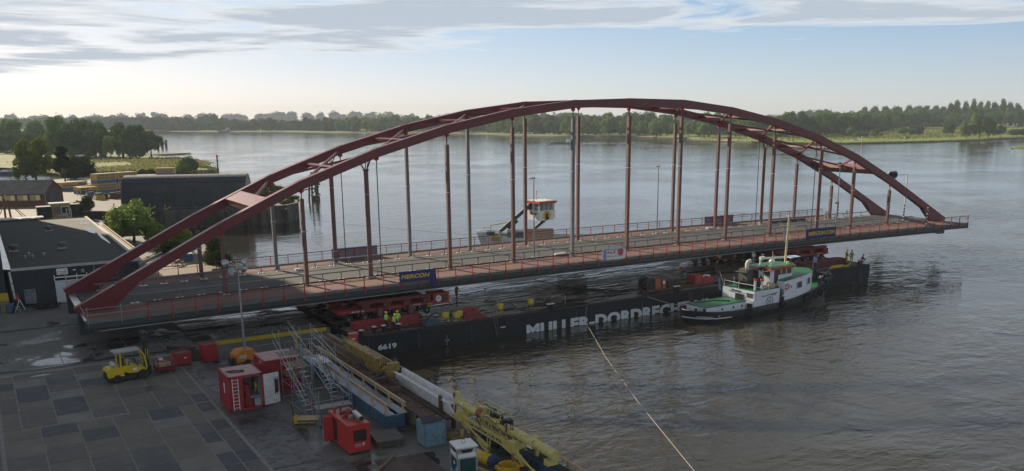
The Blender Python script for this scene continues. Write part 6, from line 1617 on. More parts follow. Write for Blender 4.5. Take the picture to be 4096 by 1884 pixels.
b_ = bin_(-58.0,-13.5,1.25,1.3,1.15,'solid red ribbed bin with a white mark, middle of the three',R(6)); part('white_mark', MB().cbox((.75,-.035,.7),(.16,.02,.1)), WHT, b_)
bin_(-55.75,-13.7,1.2,1.2,1.62,'tall stacked red bin nearest the orange compressor',R(6))
fl = thing('forklift', 'yellow and black forklift truck with grey roof facing the red bins', 'forklift', (-63.35,-16.25,2.03), R(9))
FY = M('forklift_yellow', (.62,.47,.012), .38, var=.08); FB = M('forklift_black', (.022,.022,.023), .5)
part('counterweight', MB().prism([(-.35,.55),(.9,.55),(.9,1.02),(.75,1.28),(-.2,1.25),(-.38,1.05)],.0,1.35,'y'), FY, fl); part('bonnet', MB().prism([(.7,.95),(1.25,.7),(2.55,.62),(2.55,.95),(1.35,1.3),(.7,1.28)],.05,1.3,'y'), FY, fl)
part('chassis', MB().box(-.2,2.75,.08,1.27,.3,.62).prism([(-.38,.3),(-.2,.3),(-.2,.75),(-.4,.7)],.1,1.25,'y'), FB, fl); part('rear_grille', MB().box(-.395,-.36,.25,1.1,.7,.98), FB, fl)
for (x, r_) in ((.35,.36),(2.35,.42)):
    for y in (.06, 1.28): 
        w = part('wheel', MB().lathe([(r_*.55,-.13),(r_*.95,-.12),(r_,-.06),(r_,.06),(r_*.95,.12),(r_*.55,.13)],(0,0,0),16,'y'), TYRE, fl); w.location = (x,y,r_); part('rim', MB().lathe([(r_*.55,.10),(r_*.5,-.10),(r_*.2,-.12)],(0,0,0),12,'y'), M('rim_black', (.06,.06,.06), .5), w)
m = MB()
for y in (.12, 1.22): m.path([(.72,y,1.2),(.75,y,2.42)],.06,6); m.path([(2.3,y,2.42),(2.62,y,1.9),(2.72,y,1.0),(2.6,y,.7)],.065,6); m.path([(1.2,y,1.25),(1.25,y,1.9)],.04,5)
[part('roll_bar', b, FY, fl) for b in islands(m)]; part('roof', MB().prism([(.35,.02),(2.35,.05),(2.35,1.3),(.35,1.33)],2.42,2.52), M('roof_grey', (.34,.34,.34), .6, var=.2, scale=3), fl)
part('mast', MB().box(2.85,3.0,.2,.34,.25,3.85).box(2.85,3.0,1.0,1.14,.25,3.85).box(2.9,2.98,.34,1.0,3.7,3.8).box(2.9,2.98,.34,1.0,2.6,2.7).box(2.9,3.0,.55,.8,.4,3.3).box(2.75,3.1,.1,1.25,2.9,3.75), FB, fl); part('fork_carriage', MB().box(3.0,3.08,.1,1.25,.3,1.0).box(3.08,4.2,.3,.42,.28,.33).box(3.08,4.2,.9,1.02,.28,.33), FB, fl)
part('gas_bottle', MB().lathe([(.05,-.42),(.17,-.34),(.17,.34),(.05,.42)],(.25,.65,1.5),12,'y'), M('bottle_grey', (.5,.5,.52), .4, .3), fl); part('seat', MB().box(1.0,1.5,.4,.95,1.2,1.35).box(.95,1.05,.4,.95,1.35,1.9), FB, fl); part('steering_column', MB().beam((2.3,.67,.9),(1.9,.67,1.6),.08,.08).torus((1.88,.67,1.62),.18,.025,'z',12,5), FB, fl); part('logo_plate', MB().cbox((1.75,.03,.95),(.3,.015,.2)), WHT, fl); part('air_pipe', MB().tube((.62,.2,1.2),(.62,.2,2.0),.05,8), FB, fl); part('mast_text', MB().box(2.74,2.76,.12,.2,1.9,2.5).box(2.9,2.95,.195,.2,1.6,2.4), FY, fl)
# orange compressor on wheels under the light mast
oc = thing('compressor', 'orange trailer compressor with tow bar under the light mast', 'compressor', (-53.75,-16.7,2.02), R(14))
part('hood', MB().prism([(.05,.45),(1.85,.45),(1.95,.95),(1.6,1.4),(.5,1.45),(.02,1.1)],.0,1.15,'y'), M('compressor_orange', (.58,.20,.025), .45, var=.1), oc); part('label', MB().box(.25,.95,-.012,-.002,.75,1.05), M('label_cream', (.45,.42,.36), .6), oc); part('hood_rib', MB().box(1.0,1.06,-.02,1.17,.45,1.42).box(.5,1.5,.4,.6,1.43,1.47), M('compressor_orange', (1,1,1)), oc)
part('chassis', MB().box(.0,1.9,.1,1.05,.3,.45).beam((0,.55,.42),(-1.2,.55,.4),.1,.1).beam((-1.1,.55,.4),(-1.1,.55,.02),.06,.06), GUARD, oc); part('wheel', MB().lathe([(.28,-.1),(.3,0),(.28,.1)],(1.0,-.02,.3),14,'y').lathe([(.28,-.1),(.3,0),(.28,.1)],(1.0,1.17,.3),14,'y'), TYRE, oc); part('front_box', MB().box(-.4,.0,.1,.7,.25,.85), FB, oc)
# light mast
lm = thing('light_mast', 'grey lattice light mast with round floodlights standing in the yard', 'light mast', (-52.72,-15.5,2.0))
part('pole', MB().tube((0,0,.0),(0,0,2.4),.13,8).tube((0,0,2.4),(0,0,6.6),.085,8).tube((0,0,6.6),(0,0,8.55),.055,8), LAMPG, lm); part('cross_arm', MB().beam((-.9,.25,8.55),(.55,-.35,8.55),.07,.07).beam((0,0,8.3),(0,0,8.6),.12,.12), GALV, lm)
FLD = M('floodlight_grey', (.42,.45,.49), .3, .5)
for (x, y, z, rz) in ((-.85,.3,8.75,2.4),(.55,-.3,8.8,-.5),(.5,.3,8.2,.5),(-.55,-.4,8.15,3.6)):
    o = part('floodlight', MB().lathe([(.06,-.28),(.2,-.2),(.30,0),(.34,.14),(.34,.18)],(0,0,0),14,'x'), FLD, lm); o.location = (x,y,z); o.rotation_euler = (0,.35,rz); part('glass', MB().lathe([(.31,.182),(.31,.19)],(0,0,0),14,'x'), M('flood_glass', (.55,.58,.62), .15), o)
bnd = MB()
for k in range(8): bnd.cbox((0,-.14,.3+k*.24),(.10,.02,.10))
part('hazard_band', bnd, YEL, lm)
m = MB(); m.beam((-.14,-.2,.2),(-.14,-.2,2.4),.02,.05); part('ladder_strip', m, BLK, lm)
# mesh barriers along the slot
FEN = M('barrier_galv', (.34,.38,.39), .45, .5)
def barrier(p, q, label):
    p = Vector(p); q = Vector(q); t = thing('crowd_barrier', label, 'barrier', p, math.atan2(q.y-p.y, q.x-p.x), 'galvanised crowd barriers along the water slot'); L = (q-p).length
    part('frame', MB().path([(.05,0,.1),(.05,0,1.0),(.15,0,1.1),(L-.15,0,1.1),(L-.05,0,1.0),(L-.05,0,.1)],.022,5).tube((.05,0,.18),(L-.05,0,.18),.018,5), FEN, t); m = MB()
    for k in range(1, int(L/.13)): m.beam((k*.13,0,.18),(k*.13,0,1.09),.012,.012)
    stuffpart('bars', m, FEN, t); part('foot', MB().beam((.25,-.3,.03),(.25,.3,.03),.03,.05).beam((L-.25,-.3,.03),(L-.25,.3,.03),.03,.05), FEN, t)
bp = [(-54.5,-14.2),(-52.1,-14.3),(-51.7,-14.1),(-49.2,-14.15),(-48.9,-14.05),(-46.6,-14.3)]
for k, lb in ((0,'crowd barrier behind the orange compressor'),(2,'crowd barrier between compressor and scaffold'),(4,'crowd barrier behind the scaffold tops')): barrier((*bp[k],2.0),(*bp[k+1],2.0),lb)
barrier((-46.3,-14.1,2.0),(-43.7,-14.1,2.0),'crowd barrier at the quay corner facing the barge'); barrier((-43.6,-14.2,2.0),(-43.6,-16.6,2.0),'crowd barrier turned along the quay edge by the red locker')
lk = thing('fire_locker', 'narrow red locker cabinet on the quay corner in front of the barge', 'locker', (-44.15,-18.0,2.0)); part('cabinet', MB().box(0,.75,0,.45,.05,1.95), M('locker_red', (.50,.045,.05), .45), lk); part('label', MB().box(.2,.5,-.012,-.002,1.45,1.55), WHT, lk); part('top', MB().box(-.02,.77,-.02,.47,1.95,1.99), M('locker_top', (.55,.16,.16), .45), lk)
m = MB(); m.box(-46.6,-44.3,-22.2,-19.2,2.0,2.9); solo('red_cover', m, M('red_cover', (.40,.06,.09), .6, var=.2), 'low red covered box at the end of the yellow lifting beams', 'box')
m = MB(); m.tube((-47.9,-14.6,2),(-47.9,-14.6,3.6),.06,6); solo('yellow_pole', m, YEL, 'short yellow pole by the barriers behind the scaffold', 'pole')
# ================================================================ BUILDINGS AND GEAR ON THE LEFT
DKWALL = M('dark_cladding', (.026,.034,.042), .6, var=.2, scale=.6)
ROOFB = M('bitumen_roof', (.032,.033,.035), .85, var=.3, scale=.5, dirt=(.060,.057,.05), dirt_amt=.35)
ROOFE = M('roof_edge_pale', (.46,.44,.41), .55, var=.15)
SILVER = M('silver_gutter', (.55,.55,.53), .28, .75, var=.25, scale=1)
fb = thing('flat_roof_building', 'dark clad building with a black flat roof behind the left bridge end', 'building', (0,0,0))
m = MB(); m.box(-68.9,-55.3,22.6,77.2,2.0,6.18); part('wall', m, DKWALL, fb)
m = MB(); corr(m, (-68.9,22.55), (-55.3,22.55), 2.02, 6.1, 48, -.04); corr(m, (-55.28,22.6), (-55.28,77.2), 2.02, 6.1, 150, -.04); part('cladding', m, DKWALL, fb)
part('roof', MB().box(-68.9,-55.4,22.65,77.2,6.18,6.30), ROOFB, fb)
part('roof_edge', MB().box(-68.6,-55.2,22.48,22.64,6.12,6.40), ROOFE, fb); part('roof_edge', MB().box(-55.45,-55.1,22.64,77.3,6.18,6.52), ROOFE, fb); part('roof_edge', MB().box(-68.6,-55.45,77.2,77.35,6.15,6.40), M('roof_edge_dark', (.05,.05,.05), .6), fb)
gm = MB()
n = 24; vs = []
for k in range(n+1):
    y = 22.3+55*k/n; j = random.uniform(-.05,.05); vs += [(-69.35+j,y,6.46+j),(-68.75+j,y,6.36),(-68.55,y,6.32)]
gm.add(vs, [(k*3+i, k*3+i+1, k*3+i+4, k*3+i+3) for k in range(n) for i in range(2)]); part('gutter', gm, SILVER, fb, ang=10)
o = part('roof_pool', MB().add(*blob(-56.6,58,.55,5.5,6.305,4)).add(*blob(-56.2,47,.28,5.5,6.306,6)).add(*blob(-56.4,68,.6,1.6,6.306,7)), PUD, fb); o['kind'] = 'stuff'
part('painted_sun_patch', MB().add([(-61.5,77.1,6.306),(-55.5,77.1,6.306),(-55.5,71.5,6.306)],[(0,1,2)][::-1]), M('painted_sun_patch', (.14,.135,.12), .9, var=.3, scale=3), fb)  # sunlit corner of the roof, painted on as a paler triangle
for (x, y, s) in ((-62.1,60,1.0),(-62.1,38.2,1.0),(-67.6,38.8,1.1)):
    o = part('roof_vent', MB().lathe([(.42,0),(.42,.10),(.24,.12),(.24,.35),(.48,.42),(.50,.62),(.36,.78),(.05,.84)],(0,0,0),14), M('vent_grey', (.10,.105,.11), .5), fb); o.location = (x,y,6.305); o.scale = (s,s,s); part('vent_base', MB().box(-.5,.5,-.55,-.42,0,.14), ROOFE, o)
for (x, y) in ((-66.2,33.2),(-65.9,30.8),(-66.7,30.7),(-64.6,32.0)): o = part('roof_vent', MB().lathe([(.1,0),(.1,.3),(.16,.32),(.1,.42)],(0,0,0),8), GALV, fb); o.location = (x,y,6.305)
dr_ = part('double_door', MB().box(-64.35,-62.1,22.40,22.50,2.05,4.45), M('door_white', (.62,.64,.68), .5), fb)
m = MB()
for (a, b) in ((-64.4,-63.25),(-63.2,-62.1),(-62.0,-60.4)): m.box(a,b,22.38,22.50,4.95,5.08); m.box(a,b,22.38,22.5,4.5,4.62)
for x in (-64.4,-63.22,-62.08,-61.0,-60.3): m.box(x,x+.1,22.38,22.5,4.45,5.3)
part('window_frame', m, WHT, dr_); part('pane', MB().box(-64.3,-60.3,22.44,22.47,4.62,5.3), GLASS, dr_)
sg = part('sign_board', MB().box(-64.05,-62.9,22.36,22.44,5.30,6.0), WHT, fb); m = MB(); m.box(-63.98,-62.97,22.345,22.355,5.63,5.67); part('sign_line', m, DARKST, sg)
share('sign_text', fit(text_mesh('Canteen', 1, DARKST, .01), .55, .13), sg, (-63.75,22.35,5.42), FRONT)
part('wall_lamp', MB().box(-62.35,-62.05,22.3,22.45,5.68,5.8), WHT, fb); part('wall_box', MB().box(-61.5,-61.15,22.36,22.46,5.35,5.75), M('box_grey', (.3,.32,.33), .5), fb)
part('grey_panel', MB().box(-67.6,-66.4,22.42,22.5,2.3,3.95), M('stained_panel', (.15,.18,.20), .6, var=.6, scale=2.5), fb)
part('down_pipe', MB().tube((-68.75,22.3,6.1),(-68.55,22.3,3.0),.12,8), M('pipe_white', (.62,.64,.66), .4), fb); m = MB(); m.tube((-68.63,22.3,4.75),(-68.62,22.3,4.85),.14,8); m.tube((-68.70,22.3,3.8),(-68.69,22.3,3.9),.14,8); part('pipe_collar', m, BLK, fb)
lb_ = thing('corrugated_hall', 'tall dark corrugated building at the very left of the picture', 'building', (0,0,0)); part('wall', MB().box(-84,-69.3,22.8,60,2.0,9.5), DKWALL, lb_); m = MB(); corr(m,(-84,22.75),(-69.3,22.75),2.02,9.4,50,-.04); part('cladding', m, DKWALL, lb_)
part('roof', MB().box(-84,-69.4,22.8,60,9.5,9.62), ROOFB, lb_)
# small things by the wall
t = thing('blue_drum', 'blue plastic drum beside the dark wall', 'drum', (-69.2,19.6,2.0)); part('body', MB().lathe([(.38,0),(.42,.1),(.42,.85),(.38,.95)],(0,0,0),14), M('drum_blue', (.03,.075,.12), .5), t); part('lid', MB().lathe([(.45,.95),(.45,1.02),(.1,1.04)],(0,0,0),14), M('drum_lid', (.05,.16,.30), .5), t)
t = thing('yellow_crate', 'yellow crate stacked behind the blue drum', 'crate', (-70.1,20.6,2.0)); part('crate', MB().box(0,.9,0,.7,1.2,2.0), YEL, t); part('stand', MB().box(0,.9,0,.7,0,1.2), OLDW, t)
t = thing('folding_board', 'white and blue folding notice board at the foot of the dark wall', 'notice board', (-68.2,21.2,2.0)); part('panel', MB().beam((-.35,-.1,0),(0,0,1.1),.05,.5,(0,1,0)).beam((.35,.1,0),(0,0,1.1),.05,.5,(0,1,0)), M('board_blue', (.10,.14,.34), .5), t); part('edge', MB().beam((-.4,-.35,0),(-.02,-.3,1.15),.07,.07).beam((.45,-.35,0),(.02,-.3,1.15),.07,.07), WHT, t)
t = thing('traffic_cone', 'orange traffic cone against the dark wall', 'cone', (-68.3,22.2,2.0)); part('cone', MB().lathe([(.2,.04),(.04,.72)],(0,0,0),12), ORED, t); part('foot', MB().box(-.22,.22,-.22,.22,0,.04), BLK, t); t.location.z = 2.9; part('box', MB().box(-.3,.3,-.2,.2,-.9,0), DARKST, t)
t = thing('step_stool', 'small grey step stool in front of the blue drum', 'stool', (-68.5,19.1,2.0)); part('frame', MB().beam((-.3,0,0),(-.12,0,.7),.05,.05).beam((.3,0,0),(.12,0,.7),.05,.05).beam((-.3,.35,0),(-.12,.2,.7),.05,.05).beam((.3,.35,0),(.12,.2,.7),.05,.05), GALV, t); part('tread', MB().box(-.2,.2,0,.22,.68,.72).box(-.24,.24,-.02,.2,.34,.38), GALV, t)
for cx, lb in ((-66.2,'black hose coil on the yard by the dark wall, nearer the drum'),(-65.1,'black hose coil on the yard by the dark wall, nearer the white door')):
    solo('coiled_hose', MB().path([(cx+(.45+.02*k)*math.cos(k*.6),19.9+(.45+.02*k)*math.sin(k*.6),2.05+.012*k) for k in range(40)],.045,5), BLK, lb, 'hose')
# low lean-to with pale edges right of the flat roof
ln = thing('lean_to', 'narrow lean-to roof with pale rails along the basin side of the dark building', 'lean-to', (0,0,0))
part('roof', MB().box(-54.9,-52.7,40,79,4.55,4.75), M('leanto_roof', (.22,.185,.13), .8, var=.3, scale=1), ln); part('wall', MB().box(-54.8,-52.8,40.2,78.8,2.0,4.55), DKWALL, ln)
part('pale_rail', MB().beam((-52.65,40,4.95),(-52.65,79.5,4.95),.14,.10), WOOD, ln); part('pale_rail', MB().beam((-53.5,40,4.85),(-53.5,76,4.85),.22,.12), M('rail_white_wood', (.58,.52,.40), .6), ln)
m = MB()
for k in range(18): m.box(-52.72,-52.6,40.5+k*2.2,40.65+k*2.2,4.75,4.92)
part('rail_post', m, GREEN if False else M('post_green_grey', (.08,.10,.08), .6), ln)
part('pipe', MB().tube((-54.8,37,2.9),(-42,62,3.0),.25,10), M('pipe_grey_dark', (.09,.10,.105), .5), ln)
# benches and red bin on the bank
def bench(x, y, rz, label):
    t = thing('picnic_bench', label, 'bench', (x,y,2.0), rz, 'benches on the quay path')
    for k in range(3): part('plank', MB().box(-.8,.8,-.25+k*.2,-.08+k*.2,.72,.77), OLDW, t)
    for s in (-1, 1): part('seat', MB().box(-.8,.8,s*.65-.12,s*.65+.12,.43,.48), OLDW, t); part('leg', MB().beam((s*.6,-.6,0),(s*.6,.15,.72),.08,.08).beam((s*.6,.6,0),(s*.6,-.15,.72),.08,.08).beam((s*.6,-.7,.4),(s*.6,.7,.4),.06,.08), OLDW, t)
bench(-49.9,50.3,1.2,'grey picnic bench on the quay path nearer the dark building'); bench(-47.3,43.3,1.0,'grey picnic bench on the quay path nearer the bridge')
t = thing('waste_bin', 'red waste bin on the quay edge behind the far railing', 'bin', (-42.6,46,2.0)); part('body', MB().box(-.3,.3,-.3,.3,.1,1.2), CRED, t); part('lid', MB().box(-.34,.34,-.34,.34,1.2,1.28), CRED, t); part('post', MB().box(-.05,.05,-.05,.05,0,.1), BLK, t)
t = thing('blue_cabinet', 'blue cabinet with white top behind the far railing', 'cabinet', (-45.0,46.5,2.0)); part('body', MB().box(-.5,.5,-.4,.4,0,1.1), M('cabinet_blue', (.06,.14,.26), .5), t); part('top', MB().box(-.55,.55,-.45,.45,1.1,1.18), WHT, t)
struct('path', MB().add([(-53.9,36,2.02),(-43,30,2.02),(-43.2,44,2.02),(-50,56,2.02),(-52.5,56,2.02)],[(0,1,2,3,4)]), M('path_brick', (.24,.19,.15), .85, var=.2, scale=2))
# yellow hut with black containers
yh = thing('yellow_hut', 'yellow site cabin with a pale roof and a big window standing behind the flat roof', 'cabin', (-58.35,108,3.3), R(4))
part('wall', MB().box(0,3.3,0,2.6,0,2.95), M('hut_yellow', (.44,.31,.06), .55, var=.08), yh); part('roof', MB().box(-.2,3.5,-.2,2.8,2.95,3.15), M('hut_roof', (.56,.55,.53), .5), yh); w = part('window', MB().box(1.7,3.15,-.06,0,1.05,2.45), WHT, yh); part('pane', MB().box(1.8,3.05,-.075,-.062,1.15,2.35), GLASS, w); w = part('shutter', MB().box(.25,1.6,-.05,0,1.05,2.45), M('hut_grey', (.17,.17,.15), .6), yh); part('notice', MB().box(1.1,2.4,-.07,-.05,.55,.9), M('notice_blue_white', (.42,.5,.66), .5), yh)
for (x, y, w, h, lb) in ((-61.0,107,2.5,2.6,'black steel container left of the yellow site cabin'),(-52.9,109.5,2.6,2.6,'black steel container with brown roof right of the yellow site cabin')):
    t = thing('black_container', lb, 'container', (x if x < -55 else -55.0,y,3.3)); part('wall', MB().box(0,w if x < -55 else 1.9,0,3,0,h), M('container_black', (.022,.024,.026), .6), t); part('roof', MB().box(-.03,(w if x < -55 else 1.9)+.03,-.03,3.03,h,h+.05), M('roof_brown_red', (.16,.10,.085), .7), t)
t = thing('pallet_rack', 'white steel rack between the yellow cabin and a black container', 'rack', (-55.9,106,3.3)); m = MB()
for x in (0,.8):
    for y in (0,.6): m.box(x-.04,x+.04,y-.04,y+.04,0,2.2)
part('frame', m, WHT, t); m = MB(); [m.box(-.05,.85,-.05,.65,z,z+.08) for z in (.5,1.2,1.9)]; part('shelf', m, LBLUE, t)
m = MB(); m.box(-75,-61.6,88,91,5.55,5.72); 
for k in range(7): m.box(-74.5+k*2.0,-73.0+k*2.0,87.9,90.6,5.73,5.8)
t = solo('white_sheets', m, M('white_sheet', (.62,.62,.6), .4, var=.2), 'stack of white roofing sheets on a dark stand behind the flat roof', 'sheets'); part('stand', MB().box(-75,-61.8,88.2,90.8,2.0,5.55), DKWALL, t)
# rusty tripod frame
rt = thing('rusty_a_frame', 'rust brown A-frame stand in front of the brick hall', 'stand', (-65.8,118,3.3)); m = MB()
for (a, b, w) in (((-.45,0,0),(-.35,0,4.0),.38),((.5,0,0),(.3,0,3.6),.38),((-2.2,.2,0),(-.3,0,3.2),.14),((2.6,.2,0),(.3,0,3.3),.14),((3.2,-.6,0),(.4,-.1,3.2),.12),((-1.8,-.6,0),(-.4,0,2.4),.12)): m.beam(a, b, w, w)
part('frame', m, M('rust_orange', (.17,.068,.035), .8, var=.3, scale=2), rt); part('lamp', MB().lathe([(.12,0),(.16,.1),(.1,.3)],(0,0,3.7),8).lathe([(.1,0),(.12,.2)],(0,0,4.3),8), M('lamp_pale', (.7,.7,.7), .3), rt)
# brick hall
BRICK = NT('brown_brick'); p_ = BRICK.pos(); q_ = BRICK.noise(p_, 3, 4, .6); BRICK.bsdf(BRICK.mix(BRICK.ramp(q_,.3,.7),(.075,.045,.038),(.13,.075,.06)), .85, 0, BRICK.bump(q_,.3,.02)); BRICK = BRICK.mat
bh = thing('brick_hall', 'brown brick workshop hall with a grey corrugated gable roof and pale window band', 'building', (-57.5,140,3.3), math.atan2(.47,-.88)-math.pi)
# local x runs from the near gable back to the left (negative), local y away
L_, Wd = 60, 9.5
part('wall', MB().prism([(0,0),(Wd,0),(Wd,2.9),(Wd/2,5.5),(0,2.9)],-L_,0,'x'), BRICK, bh)
rf = MB(); nn = 60
for side in (0, 1):
    vs = []
    for k in range(nn*2+1):
        x = -L_-.3+(L_+.6)*k/(nn*2); dz = .07 if k % 2 else 0
        e, rdg = ((-.5,2.72),(Wd/2,5.62)) if side == 0 else ((Wd+.5,2.72),(Wd/2,5.62))
        vs += [(x,e[0],e[1]+dz),(x,rdg[0],rdg[1]+dz)]
    rf.add(vs, [(2*k,2*k+2,2*k+3,2*k+1) for k in range(nn*2)])
part('roof', rf, M('corrugated_grey', (.15,.145,.14), .8, var=.3, scale=.4, dirt=(.08,.075,.07), dirt_amt=.4), bh, ang=20)
for k in range(14):
    w = part('window', MB().box(-.9-k*2.8-2.3,-.9-k*2.8,-.08,-.01,1.35,2.55), M('window_pale_band', (.34,.29,.19), .5, var=.25, scale=.4), bh); part('pane', MB().box(-.9-k*2.8-.95,-.9-k*2.8-.1,-.10,-.082,1.42,2.48), M('pane_milky', (.58,.54,.42), .3), w)
part('gable_door', MB().box(.01,.06,2.2,5.4,.0,2.9), M('door_blue_dark', (.022,.045,.06), .5), bh); part('downpipe', MB().tube((.08,.2,0),(.08,.2,2.8),.07,6), M('pipe_pale_blue', (.34,.4,.44), .5), bh); part('gable_lamp', MB().lathe([(.1,0),(.14,.15)],(.15,4.7,3.3),8), WHT, bh)
# arched corrugated shed
qs = thing('arched_shed', 'long dark corrugated arched shed on the old quay', 'shed', (-44.7,115.4,3.3), R(-23.0))
LQ, RQ, HQ = 25.6, 5.0, 7.2
def arc(t): return (RQ-RQ*math.cos(t)*(1.0 if True else 1), HQ*math.sin(t)**.78)
CORR = NT('shed_iron'); pz_ = CORR.pos((1,1,.18)); st_ = CORR.noise(pz_, 1.1, 6, .7, .3); br_ = CORR.noise(CORR.pos(), .35, 4, .6)
CORR.bsdf(CORR.mix(CORR.ramp(st_,.56,.72), CORR.mix(CORR.ramp(br_,.3,.7),(.030,.040,.050),(.058,.070,.080)), (.085,.058,.042)), .62, .1); CORR = CORR.mat
m = MB(); ns, nl = 22, 110; vs = []
for i in range(nl*2+1):
    x = LQ*i/(nl*2); d = .035 if i % 2 else 0
    for j in range(ns+1):
        y, z = arc(math.pi*j/ns); vs.append((x, y+(d if j < ns/2 else -d), z+d))
m.add(vs, [(i*(ns+1)+j, (i+1)*(ns+1)+j, (i+1)*(ns+1)+j+1, i*(ns+1)+j+1) for i in range(nl*2) for j in range(ns)])
part('shell', m, CORR, qs, ang=20)
ends = MB(); pr_ = [arc(math.pi*j/ns) for j in range(ns+1)]
ends.prism(pr_, .06, .12, 'x'); ends.prism(pr_, LQ-.12, LQ-.06, 'x'); part('end_wall', ends, M('shed_end_grey', (.26,.265,.26), .7, var=.2), qs)
ridge = MB()
for i in range(32):
    x0 = i*.8
    for e0, e1 in ((.36,.405),(.405,.45),(.45,.5),(.5,.55),(.55,.60)):
        (ya, za), (yb, zb) = arc(math.pi*e0), arc(math.pi*e1); ridge.add([(x0,ya,za+.09),(x0+.78,ya,za+.09),(x0+.78,yb,zb+.09),(x0,yb,zb+.09)],[(0,1,2,3)])
part('ridge_cap', ridge, M('ridge_grey_rust', (.24,.235,.23), .7, var=.4, scale=1, dirt=(.16,.08,.055), dirt_amt=.4), qs)
part('lap_seam', MB().box(0,LQ,arc(.42)[0]-.06,arc(.42)[0]+.03,arc(.42)[1]-.03,arc(.42)[1]+.03).box(0,LQ,arc(.85)[0]-.08,arc(.85)[0]+.03,arc(.85)[1]-.03,arc(.85)[1]+.05), M('seam_rust', (.03,.03,.032), .7), qs); part('rust_patch', MB().box(9.6,10.1,.10,.22,2.6,4.2), M('patch_ochre', (.10,.075,.035), .8), qs)
# quay railing, yellow gear in front of the shed
qr2 = thing('quay_railing', 'thin steel railing along the old quay in front of the arched shed', 'railing', (0,0,0)); m = MB(); pts_ = [(-46.3,113.4),(-38,107.3),(-21,105.0),(-14.5,104.7)]
for a, b in zip(pts_, pts_[1:]):
    for z in (3.8,4.3): m.tube((*a,z),(*b,z),.035,5)
    for k in range(7): f = k/7; m.tube((a[0]+(b[0]-a[0])*f,a[1]+(b[1]-a[1])*f,3.3),(a[0]+(b[0]-a[0])*f,a[1]+(b[1]-a[1])*f,4.3),.035,5)
part('rail', m, M('rail_blue_grey', (.13,.17,.21), .5), qr2)
for (x, y, s, lb) in ((-45.9,114.6,1,'yellow and black loader arm at the left end of the arched shed'),(-39.4,111.2,.9,'yellow jib piece lying before the arched shed'),(-36.6,109.8,.8,'yellow bracket piece lying before the arched shed'),(-41.2,112.2,.7,'small upright yellow frame before the arched shed')):
    t = thing('yellow_gear', lb, 'gear', (x,y,3.3)); t.scale = (s,s,s); part('beam', MB().beam((-1.0,0,.3),(1.0,.2,1.3),.25,.3).beam((-.5,0,.0),(-.3,0,2.0),.2,.2), YEL, t); part('base', MB().box(-1.2,.8,-.3,.4,0,.5), FB, t)
for k in range(9): solo('steel_drum', MB().lathe([(.28,0),(.32,.4),(.28,.9)],(-31+k*.9,108.4-.38*k,3.3),10), M('drum_blue_faded', (.05,.10,.17), .5, var=.4, scale=1), 'faded blue drum, %s from the loader arm in the row along the shed foot' % 'first second third fourth fifth sixth seventh eighth ninth'.split()[k], 'drum', 'blue drums along the shed foot')
# yellow and blue containers
CY = M('container_ochre', (.52,.31,.035), .5, var=.1, scale=.6); CBL = M('container_blue', (.06,.12,.26), .5, var=.1); CGR = M('container_print', (.12,.115,.12), .6); CRF = M('container_roof', (.38,.37,.33), .6)
def ybox(x, y, z, rz, label, w=2.44, l=6.0, h=2.55):
    t = thing('site_container', label, 'container', (x,y,z), rz, 'yellow and blue site containers'); part('upper_wall', MB().box(0,l,0,w,.9,h-.06), CY, t); part('lower_wall', MB().box(-.02,l+.02,-.02,w+.02,0,.9), CBL, t); part('roof', MB().box(-.03,l+.03,-.03,w+.03,h-.06,h), CRF, t); p0 = part('side_panel', MB().box(.5,l-.5,-.03,-.005,1.15,h-.35), CGR, t)
    m = MB()
    for k in range(6): m.box(.8+k*.75,1.35+k*.75,-.045,-.031,1.45,2.0)
    part('panel_print', m, M('print_ochre', (.45,.30,.06), .5), p0); 
    m = MB(); [m.box(-.05,-.02,.15+k*.55,.2+k*.55,.9,h-.1) for k in range(4)]; part('end_rib', m, CY, t); return t
a_ = R(28)
ux, uy = math.cos(a_), math.sin(a_)
c0 = (-43.1,170.2)
for (d, lv, lb) in ((0,0,'lower left yellow and blue site container of the stack'),(0,1,'upper left yellow and blue site container of the stack'),(6.4,0,'lower right yellow and blue site container of the stack'),(6.4,1,'upper right yellow and blue site container of the stack')): ybox(c0[0]+ux*d, c0[1]+uy*d, 3.3+lv*2.56, a_, lb)
ybox(-47.4,171.5,3.3,a_,'flat yellow site container with pale roof left of the stack',2.4,3.8,1.9); ybox(-50.5,186,3.3,a_,'yellow site container behind the steel tables',2.4,8,2.3); ybox(-16.8,240,3.3,R(-25),'single yellow site container seen above the arched shed roof')
t = thing('steel_table', 'yellow steel trestle table in front of the site containers', 'table', (-47.6,166.2,3.3), a_); m = MB()
for x in (0,2.6,4.6): 
    for y in (0,1.5): m.box(x-.07,x+.07,y-.07,y+.07,0,1.9)
part('leg', m, M('table_ochre', (.42,.34,.12), .6), t); part('top', MB().box(-.2,4.8,-.2,1.7,1.9,2.05), M('table_ochre', (1,1,1)), t)
for (x, y, w, c, lb) in ((-47.3,156.5,3.5,M('scrap_blue', (.06,.16,.26), .6),'blue skip in front of the brick hall gable'),(-45.8,152.5,3.6,FB,'black machine beside the blue skip'),(-46.0,149.5,2.6,YEL,'yellow machine part on the pale yard by the hall'),(-42.9,150.8,3.6,M('scrap_rust_brown', (.10,.055,.035), .8),'heap of rust brown steel sections on the pale yard'),(-40.8,152.6,2.4,M('scrap_rust_brown', (1,1,1)),'long rust brown bundle right of the steel heap')):
    t = thing('scrap_gear', lb, 'gear', (x,y,3.3), R(20)); part('body', MB().prism([(0,0),(w,0),(w*.95,1.0),(w*.2,1.25)],0,1.3,'y'), c, t); part('load', MB().cbox((w*.4,.6,1.3),(w*.5,.7,.4),rz=.2).cbox((w*.7,.4,1.1),(w*.4,.5,.3),rz=-.3), M('load_dark', (.05,.055,.05), .7, var=.4, scale=2), t)
